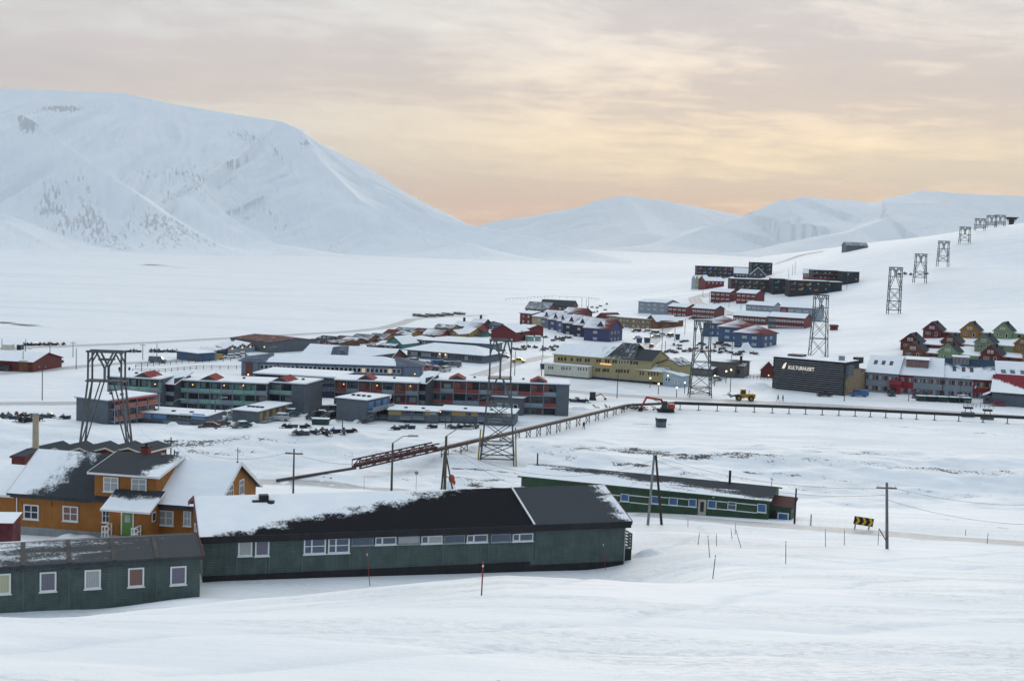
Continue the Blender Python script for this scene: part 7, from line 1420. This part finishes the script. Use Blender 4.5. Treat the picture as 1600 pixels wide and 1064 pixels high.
for i, (x, b_, t_, k) in enumerate(((66, 625, 571, 'pole'), (119, 577, 544, 'post'), (36, 580, 549, 'lamp'), (78, 556, 533, 'pole'), (114, 558, 534, 'pole'), (40, 550, 530, 'post'), (3, 549, 529, 'post'), (223, 562, 537, 'pole'), (245, 561, 537, 'post'), (221, 592, 566, 'post'), (336, 662, 626, 'lamp'), (271, 645, 628, 'lamp'), (383, 566, 543, 'post'), (420, 562, 545, 'lamp'), (314, 552, 542, 'post'), (645, 597, 579, 'post'), (804, 587, 549, 'lamp'), (823, 545, 520, 'post'), (848, 558, 528, 'post'), (846, 588, 560, 'post'), (964, 622, 582, 'post'), (1015, 550, 522, 'post'), (1034, 548, 511, 'lamp'), (1039, 560, 533, 'post'), (1054, 533, 504, 'lamp'), (1070, 523, 498, 'lamp'), (1143, 562, 530, 'post'), (1319, 627, 585, 'post'), (1499, 630, 592, 'lamp'), (1419.5, 627, 614, 'post'), (897, 483, 472, 'post'), (909, 480, 466, 'post'), (916, 480, 467, 'post'), (919.5, 480, 464, 'post'), (1098, 466, 447, 'post'), (1108, 474, 456, 'post'), (1139, 480, 461, 'lamp'), (1157, 496, 476, 'post'), (1232, 434, 420, 'post'), (1238, 430, 413, 'post'), (1242, 428, 409, 'post'), (1323, 452, 428, 'lamp'), (775, 529, 508, 'post'), (783, 529, 505, 'post'), (1134, 598, 582, 'lit'), (1140.5, 619, 580, 'lit'), (1015.5, 606, 593, 'lit'), (1028.5, 616, 602, 'lit'), (1057, 621, 608, 'lit'), (1069.5, 615, 600, 'lit'), (1116.5, 603, 589, 'lit'), (535, 668, 645, 'post'), (696, 668, 652, 'post'), (1188, 500, 478, 'post'))):
    nm = {'pole': 'thin utility pole with cross arm near the ', 'post': 'bare thin mast near the ', 'lamp': 'unlit street lamp with side arm near the ', 'lit': 'lit globe street lamp near the '}[k] + near_what(x, b_)
    pole(nm, x, b_, t_, k, {'pole': 'utility poles in the town', 'post': 'bare masts in the town', 'lamp': 'street lamps in the town', 'lit': 'lit lamps by the hospital path'}[k], r=0.13)
def wire(label, A, B, sag, r=0.012, group='overhead wires'):
    n = 18; pts = [A.lerp(B, i / n) - Vector((0, 0, 4 * sag * (i / n) * (1 - i / n))) for i in range(n + 1)]
    b = MB()
    for i in range(n): b.tube(pts[i], pts[i + 1], r, n=4)
    tag(b.build('power_line', [paint('wire', (0.05, 0.052, 0.058), 0.6, 0.1)]), label, 'wire', group)
lo = Vector((0, 0, -0.5))
wire('sagging wire from the ochre house gable pole to the river bank pole', W1 + lo * 0.4, W5 + lo, 1.5); wire('wire from the gable pole to the stout propped pole', W1 + lo, W2 + lo, 1.6); wire('wire from the propped pole down to the long green house', W2 + lo, at(835, 762, 148), 1.0); wire('wire from the propped pole to the two legged pole', W2 + lo * 2, W3 + lo, 2.2)
wire('lower wire from the two legged pole to the long green house roof', W3 + lo, at(960, 768, 140), 0.8); wire('upper wire from the two legged pole to the tilted pole', W3 + lo * 0.2, W4 + lo, 1.0); wire('lower wire from the two legged pole to the tilted pole', W3 + lo, W4 + lo * 2.2, 1.3); wire('upper wire from the tilted pole to the picture edge', W4 + lo * 0.6, at(1760, 775, 106), 1.2); wire('lower wire from the tilted pole to the picture edge', W4 + lo * 3, at(1760, 812, 106), 1.2)
wire('wire from the river bank pole to the ochre house roof', W5 + lo, at(345, 727, 118), 0.8); wire('long wire from the river bank pole towards the timber trestle', W5 + lo, at(210, 655, 230), 1.5)

# snow stakes
STK = paint('red_stake', (0.26, 0.03, 0.03), 0.6, 0.15); STB = paint('brown_stake', (0.10, 0.06, 0.05), 0.8, 0.2)
def stake(label, x0, y0, x1, y1, m_, d=None, r=0.028):
    p = gp(x1, y1); t = at(x0, y0, p.y); o = empty('snow_stake', p, 0, label, 'stake', 'snow stakes'); MB().tube((0, 0, -0.4), (t.x - p.x, 0, t.z - p.z), r, r, 6).build('shaft', [m_], o); k = 0.86; q = Vector((t.x - p.x, 0, t.z - p.z)); MB().tube(q * k, q * (k + 0.06), r * 1.15, n=6).build('reflector', [WHITE], o)
for q, lab in (((573, 860, 579, 915), 'red snow stake in front of the casement windows of the hall'), ((755, 878, 752, 930), 'red snow stake in front of the middle of the hall'), ((942, 846, 947, 890), 'red snow stake in front of the plain end of the hall')): stake(lab, *q, STK)
for q in ((1118, 867, 1113, 904), (1228, 845, 1228, 880), (1093, 832, 1090, 851), (1106, 837, 1110, 871), (1119.5, 834, 1119.5, 853), (1142, 826, 1145, 842), (1149, 817, 1149, 835), (1150, 828, 1160, 855), (1075, 810, 1075, 823), (1289.5, 826, 1290.5, 854), (1319.5, 827, 1319.5, 851), (1373, 828, 1372, 851), (1509, 827, 1509, 836), (1544, 832, 1542, 850), (569, 742, 569, 765), (455, 748, 455, 764)): stake('thin brown snow stake in the verge near the ' + near_what(q[2], q[3]), *q, STB, r=0.028)
# chevron sign
def chevron():
    p = gp(1347, 828); k = p.y / F_PX; w = 31 * k; h = 13 * k; o = empty('chevron_sign', (p.x, p.y, p.z), radians(0), 'tilted black sign with three yellow chevrons at the road bend', 'sign'); o.rotation_euler = (0, radians(7), 0)
    MB().box(-w / 2, w / 2, -0.03, 0.03, 0.5, 0.5 + h).build('panel', [BLACK], o); YC = paint('chevron_yellow', (0.60, 0.36, 0.02), 0.5, 0.05)
    for i in range(3):
        x = -w / 2 + w * (0.06 + i * 0.335); c = w * 0.13; MB().prism([(x, 0.52), (x + c, 0.52), (x + c * 1.9, 0.5 + h / 2), (x + c, 0.48 + h), (x, 0.48 + h), (x + c * 0.9, 0.5 + h / 2)], -0.05, -0.031, 'y').build('chevron', [YC], o)
    for x in (-w * 0.38, w * 0.33): MB().box(x - 0.07, x + 0.07, 0.03, 0.1, -0.8, 0.6).build('leg', [STEEL], o)
chevron()
p = gp(650, 768); o = empty('round_sign', p, 0, 'small round road sign on a stand beside the lower road', 'sign'); k = p.y / F_PX; MB().tube((0, 0, -0.2), (0, 0, 28 * k), 0.04).build('post', [STEEL], o); MB().tube((0, -0.03, 30 * k), (0, 0.03, 30 * k), 0.30, n=14).build('disc', [paint('sign_grey', (0.25, 0.27, 0.28), 0.5, 0.05)], o); MB().box(-0.35, 0.35, -0.25, 0.25, -0.1, 0.15).build('foot', [BLACK], o)
p = at(701, 772, 126); o = empty('covered_machine', (p.x, p.y, p.z - 0.4), 0, 'white covered machine with a red hood behind the hall ridge', 'machine'); MB().ball((0, 0, 0.9), 0.75, 0, 10, 1.1).ball((-0.5, 0, 0.6), 0.6, 0, 8).build('cover', [R_SNOW], o, True); MB().ball((0.25, 0, 2.0), 0.33, 0, 8, 1.3).ball((0.45, 0, 1.6), 0.22, 0, 8, 1.4).build('hood', [paint('hood_red', (0.38, 0.06, 0.03), 0.6, 0.1)], o, True)
# pump house
p = gp(1033.5, 668); k = p.y / F_PX; o = empty('pump_house', p, 0.05, 'small grey box hut with black flat top alone on the snow', 'hut'); MB().box(-7.2 * k, 7.2 * k, 0, 2, -0.5, 9 * k).build('wall', [GREY], o); MB().box(-7.8 * k, 7.8 * k, -0.15, 2.15, 9 * k, 14.5 * k).build('top', [DARK], o); MB().box(-7.4 * k, 7.4 * k, -0.1, 2.1, 14.5 * k, 15.2 * k).build('snow_cap', [R_SNOW], o)

# ------------------------------------------------------------------ pipeline
def pipeline():
    RP = paint('pipe_brown', (0.075, 0.055, 0.05), 0.7, 0.2); BP = paint('pipe_black', (0.02, 0.022, 0.026), 0.5, 0.2); RT = paint('truss_red', (0.075, 0.025, 0.027), 0.7, 0.2)
    o = empty('pipeline', (0, 0, 0), 0, 'raised heating pipeline on trestles crossing the valley floor', 'pipeline')
    P = [at(556, 731, 212), at(680, 703, 232), at(740, 689, 243), at(800, 676, 257), at(880, 657, 284), at(980, 633, 322), at(1055, 629.5, 330)]
    G = [gp(x, y + 10) for x, y in ((1055, 630), (1200, 635), (1330, 640), (1450, 646), (1640, 655))]; Q = [Vector((g.x, g.y, g.z + 1.75)) for g in G]
    for i in range(1, len(P) - 1): MB().beam(P[i], P[i + 1], 0.9, 0.55).build('pipe_box', [RP], o)
    for i in range(len(Q) - 1): MB().tube(Q[i], Q[i + 1], 0.42, n=10).build('pipe', [BP], o)
    MB().tube(P[-1], Q[0], 0.42, n=10).build('pipe', [BP], o)
    for i in range(1, len(P) - 2):
        n = max(2, int((P[i + 1] - P[i]).length / 5.5))
        for j in range(n):
            c = P[i].lerp(P[i + 1], (j + 0.5) / n); g = gzf(c.x, c.y)
            if c.z - g < 0.35: continue
            e = (P[i + 1] - P[i]).normalized() * 0.0
            tr = (P[i + 1] - P[i]).normalized(); 
            for s in (-1.1, 1.1): MB().beam(c + tr * s + Vector((0, -0.3, -0.25)), Vector((c.x + tr.x * s, c.y + tr.y * s - 0.3, g - 0.3)), 0.16).build('trestle_leg', [T1], o)
            MB().beam(c + tr * -1.1 + Vector((0, -0.3, -0.3)), Vector((c.x + tr.x * 1.1, c.y + tr.y * 1.1 - 0.3, g)), 0.09).build('trestle_brace', [T1], o); MB().beam(c + tr * 1.1 + Vector((0, -0.3, -0.3)), Vector((c.x - tr.x * 1.1, c.y - tr.y * 1.1 - 0.3, g)), 0.09).build('trestle_brace', [T1], o)
    for i in range(len(Q) - 1):
        n = 5
        for j in range(n): c = Q[i].lerp(Q[i + 1], (j + 0.3) / n); g = gzf(c.x, c.y); MB().beam((c.x - 0.2, c.y, c.z - 0.3), (c.x - 0.2, c.y, g - 0.4), 0.2).build('support', [TIMBER], o); MB().beam((c.x - 0.7, c.y - 0.1, g + 0.1), (c.x + 0.3, c.y - 0.1, g + 0.05), 0.14).build('footing', [TIMBER], o)
    # red truss bridge at the lower end
    A, B = P[0], P[1]; up = Vector((0, 0, 1.3)); n = 12; sd = (B - A).normalized().cross(Vector((0, 0, 1))).normalized()
    for s in (-0.8, 0.8):
        MB().beam(A + sd * s, B + sd * s, 0.22).build('truss_chord', [RT], o); MB().beam(A + sd * s + up, B + sd * s + up, 0.22).build('truss_chord', [RT], o)
        for i in range(n): a_ = A.lerp(B, i / n) + sd * s; b_ = A.lerp(B, (i + 1) / n) + sd * s; MB().beam(a_ + (up if i % 2 else up * 0), b_ + (up * 0 if i % 2 else up), 0.14).build('truss_web', [RT], o); MB().beam(a_, a_ + up, 0.12).build('truss_post', [RT], o)
    MB().beam(A + up * 0.35, B + up * 0.35, 1.0, 0.5).build('pipe_box', [RT], o)
    e = at(432, 745, 205); MB().beam(Vector((e.x, e.y, gzf(e.x, e.y) + 0.35)), A, 0.55, 0.35).build('pipe_box', [RP], o)
    # valve gantries on the long run
    for (x, y, w) in ((1511, 641, 12), (1541, 645, 10)):
        g = gp(x, y + 10); r = empty('valve_gantry', (g.x, g.y - 0.5, g.z), 0, 'dark %s valve gantry over the pipeline before the skips' % ('taller' if w > 11 else 'lower'), 'gantry'); 
        MB().box(-1.6, 1.6, -0.5, 0.5, -0.2, 1.3).build('valve_block', [T2], r); MB().box(-1.1, 1.1, -0.6, 0.6, 2.2, 2.7).build('deck', [BLACK], r)
        for q in (-0.9, 0.9): MB().beam((q, 0, 1.2), (q * 0.6, 0, 2.3), 0.15).build('leg', [T2], r)
        if w > 11:
            for q in (-1.1, 0, 1.1): MB().beam((q, -0.5, 2.7), (q, -0.5, 4.3), 0.07).build('rail_post', [STEEL], r)
            MB().beam((-1.1, -0.5, 4.3), (1.1, -0.5, 4.3), 0.07).build('rail', [STEEL], r); MB().beam((-1.1, -0.5, 3.5), (1.1, -0.5, 3.5), 0.07).build('rail', [STEEL], r)
pipeline()

# ------------------------------------------------------------------ fences, heaps, the red houses behind the ochre one
def fence(label, pix, n, h=1.2, rails=2, mat=None, group=None):
    P = [gp(*q) for q in pix]; o = empty('rail_fence', P[0], 0, label, 'fence', group); seg = [0]
    for i in range(len(P) - 1): seg.append(seg[-1] + (P[i + 1] - P[i]).length)
    pts = []
    for j in range(n + 1):
        s = seg[-1] * j / n; i = max(k for k in range(len(P) - 1) if seg[k] <= s + 1e-6); c = P[i].lerp(P[i + 1], (s - seg[i]) / max(1e-6, seg[i + 1] - seg[i])); pts.append(Vector((c.x, c.y, gzf(c.x, c.y))) - P[0])
    for c in pts: MB().beam(c - Vector((0, 0, 0.4)), c + Vector((0, 0, h)), 0.14).build('post', [mat or POLE], o)
    for k in range(rails):
        for a_, b_ in zip(pts, pts[1:]): MB().beam(a_ + Vector((0, 0, h * (0.92 - 0.45 * k))), b_ + Vector((0, 0, h * (0.92 - 0.45 * k))), 0.08, 0.12).build('rail', [mat or POLE], o)
fence('dark rail fence along the road below the garages', [(212, 575), (282, 568), (340, 565), (395, 564)], 18); fence('dark rail fence nearer the mint balcony flats', [(207, 583), (248, 583), (312, 577), (395, 577)], 16); fence('low fence beside the path behind the lamp trestle', [(1108, 604), (1118, 598), (1136, 592)], 7, 1.0); fence('wire fence along the garden beyond the brown workshop', [(1150, 590), (1180, 592), (1205, 593)], 10, 1.2); fence('thin fence before the sports hall', [(1505, 636), (1530, 637), (1552, 638)], 7, 1.2, mat=STEEL); fence('far fence crossing the plain behind the brown row', [(790, 470), (860, 466), (920, 468), (936, 470)], 22, 1.6, 1)
def heap(label, px, py, wpx, hpx):
    p = gp(px, py); k = p.y / F_PX; w = wpx * k / 2; h = hpx * k; n = 28; u = np.linspace(-1, 1, n); X, Y = np.meshgrid(u * w * 1.3, u * w * 0.9)
    r = np.hypot(X / w, Y / (w * 0.7)); Z = h * np.exp(-(r * 1.5) ** 2) * (1 + 0.5 * fbm(X / w * 2.2 + px, Y / w * 2.2, 3, 9)) - 0.06; X = X + p.x; Y = Y + p.y; Z = Z + gz(X, Y)
    o = grid_mesh('snow_heap', X, Y, Z, M_SNOW, 'thing'); tag(o, label, 'snow heap')
for q in (('ploughed snow heap before the blue panelled house', 270, 666, 26, 7), ('ploughed snow heap by the teal car', 395, 668, 44, 8), ('snow heap beside the corner house steps', 557, 660, 16, 6), ('snow heap left of the corner house', 520, 660, 18, 5), ('tall snow heap below the nearest blue house', 1167, 549, 34, 12), ('long ploughed bank before the hospital path', 960, 610, 60, 6), ('snow bank between the lamp trestle and the black hall', 1185, 606, 50, 9), ('snow bank at the end wall of the red balcony flats', 905, 640, 44, 6), ('drift at the right end of the dark green hall', 1012, 866, 60, 12), ('drift along the wall of the ochre house', 120, 842, 90, 10)): heap(*q)
def back_row():
    for i, x in enumerate((34, 72, 110, 150, 186)):
        h = House('gabled_red_house', 'dark roofed red house behind the ochre house, %s' % ('next to the tall chimney', 'second from the tall chimney', 'in the middle under the trestle', 'fourth from the tall chimney', 'last before the brick chimney')[i], 'house', (x, 742), (x + 36, 743), 5, (150, 149), 'red houses behind the ochre house'); h.heights(eave=(x, 708 - i), ridge=(x + 18, 694)); h.walls(MAROON, 'gy', 2); h.roof('gy', R_SLATE, CREAM, 0.5, 0.2); h.row(2, h.H - 1.6, 0.9, 1.0)
    p = at(55.5, 735, 146); t = at(55, 648, 146); o = empty('factory_chimney', p, 0, 'tall beige round chimney behind the ochre house', 'chimney'); MB().tube((0, 0, -3), (0, 0, t.z - p.z), 0.40, 0.34, 16).build('shaft', [paint('beige_render', (0.36, 0.31, 0.22), 0.8, 0.1)], o, True); MB().tube((0, 0, t.z - p.z), (0, 0, t.z - p.z + 0.15), 0.36, n=16).build('cap', [CONC], o)
    h = House('red_shed', 'low dark red shed at the end of the row by the tall chimney', 'shed', (18, 742), (38, 743), 5, (140, 140)); h.heights(eave=(18, 715), R=0.4); h.walls(MAROON, 'flat', 2); h.roof('flat', R_SLATE, RED_TRIM, 0.2, 0.15)
back_row()
# ------------------------------------------------------------------ the air
def haze():
    m = bpy.data.materials.new('haze'); m.use_nodes = True; nt = m.node_tree; nt.nodes.clear()
    v = nt.nodes.new('ShaderNodeVolumePrincipled'); v.inputs['Color'].default_value = (0.83, 0.90, 0.96, 1); v.inputs['Density'].default_value = 5.0e-5; v.inputs['Anisotropy'].default_value = 0.1
    o = nt.nodes.new('ShaderNodeOutputMaterial'); nt.links.new(v.outputs[0], o.inputs['Volume'])
    x0, x1, y0, y1, z0, z1 = -17000, 17000, -1200, 16500, -60, 900
    me = bpy.data.meshes.new('haze'); me.from_pydata([(x, y, z) for x in (x0, x1) for y in (y0, y1) for z in (z0, z1)], [], [(0, 1, 3, 2), (4, 6, 7, 5), (0, 4, 5, 1), (2, 3, 7, 6), (0, 2, 6, 4), (1, 5, 7, 3)])
    me.materials.append(m); ob = bpy.data.objects.new('haze', me); link(ob); tag(ob, 'thin blue evening haze hanging in the whole valley', 'haze', kind='stuff')
haze()
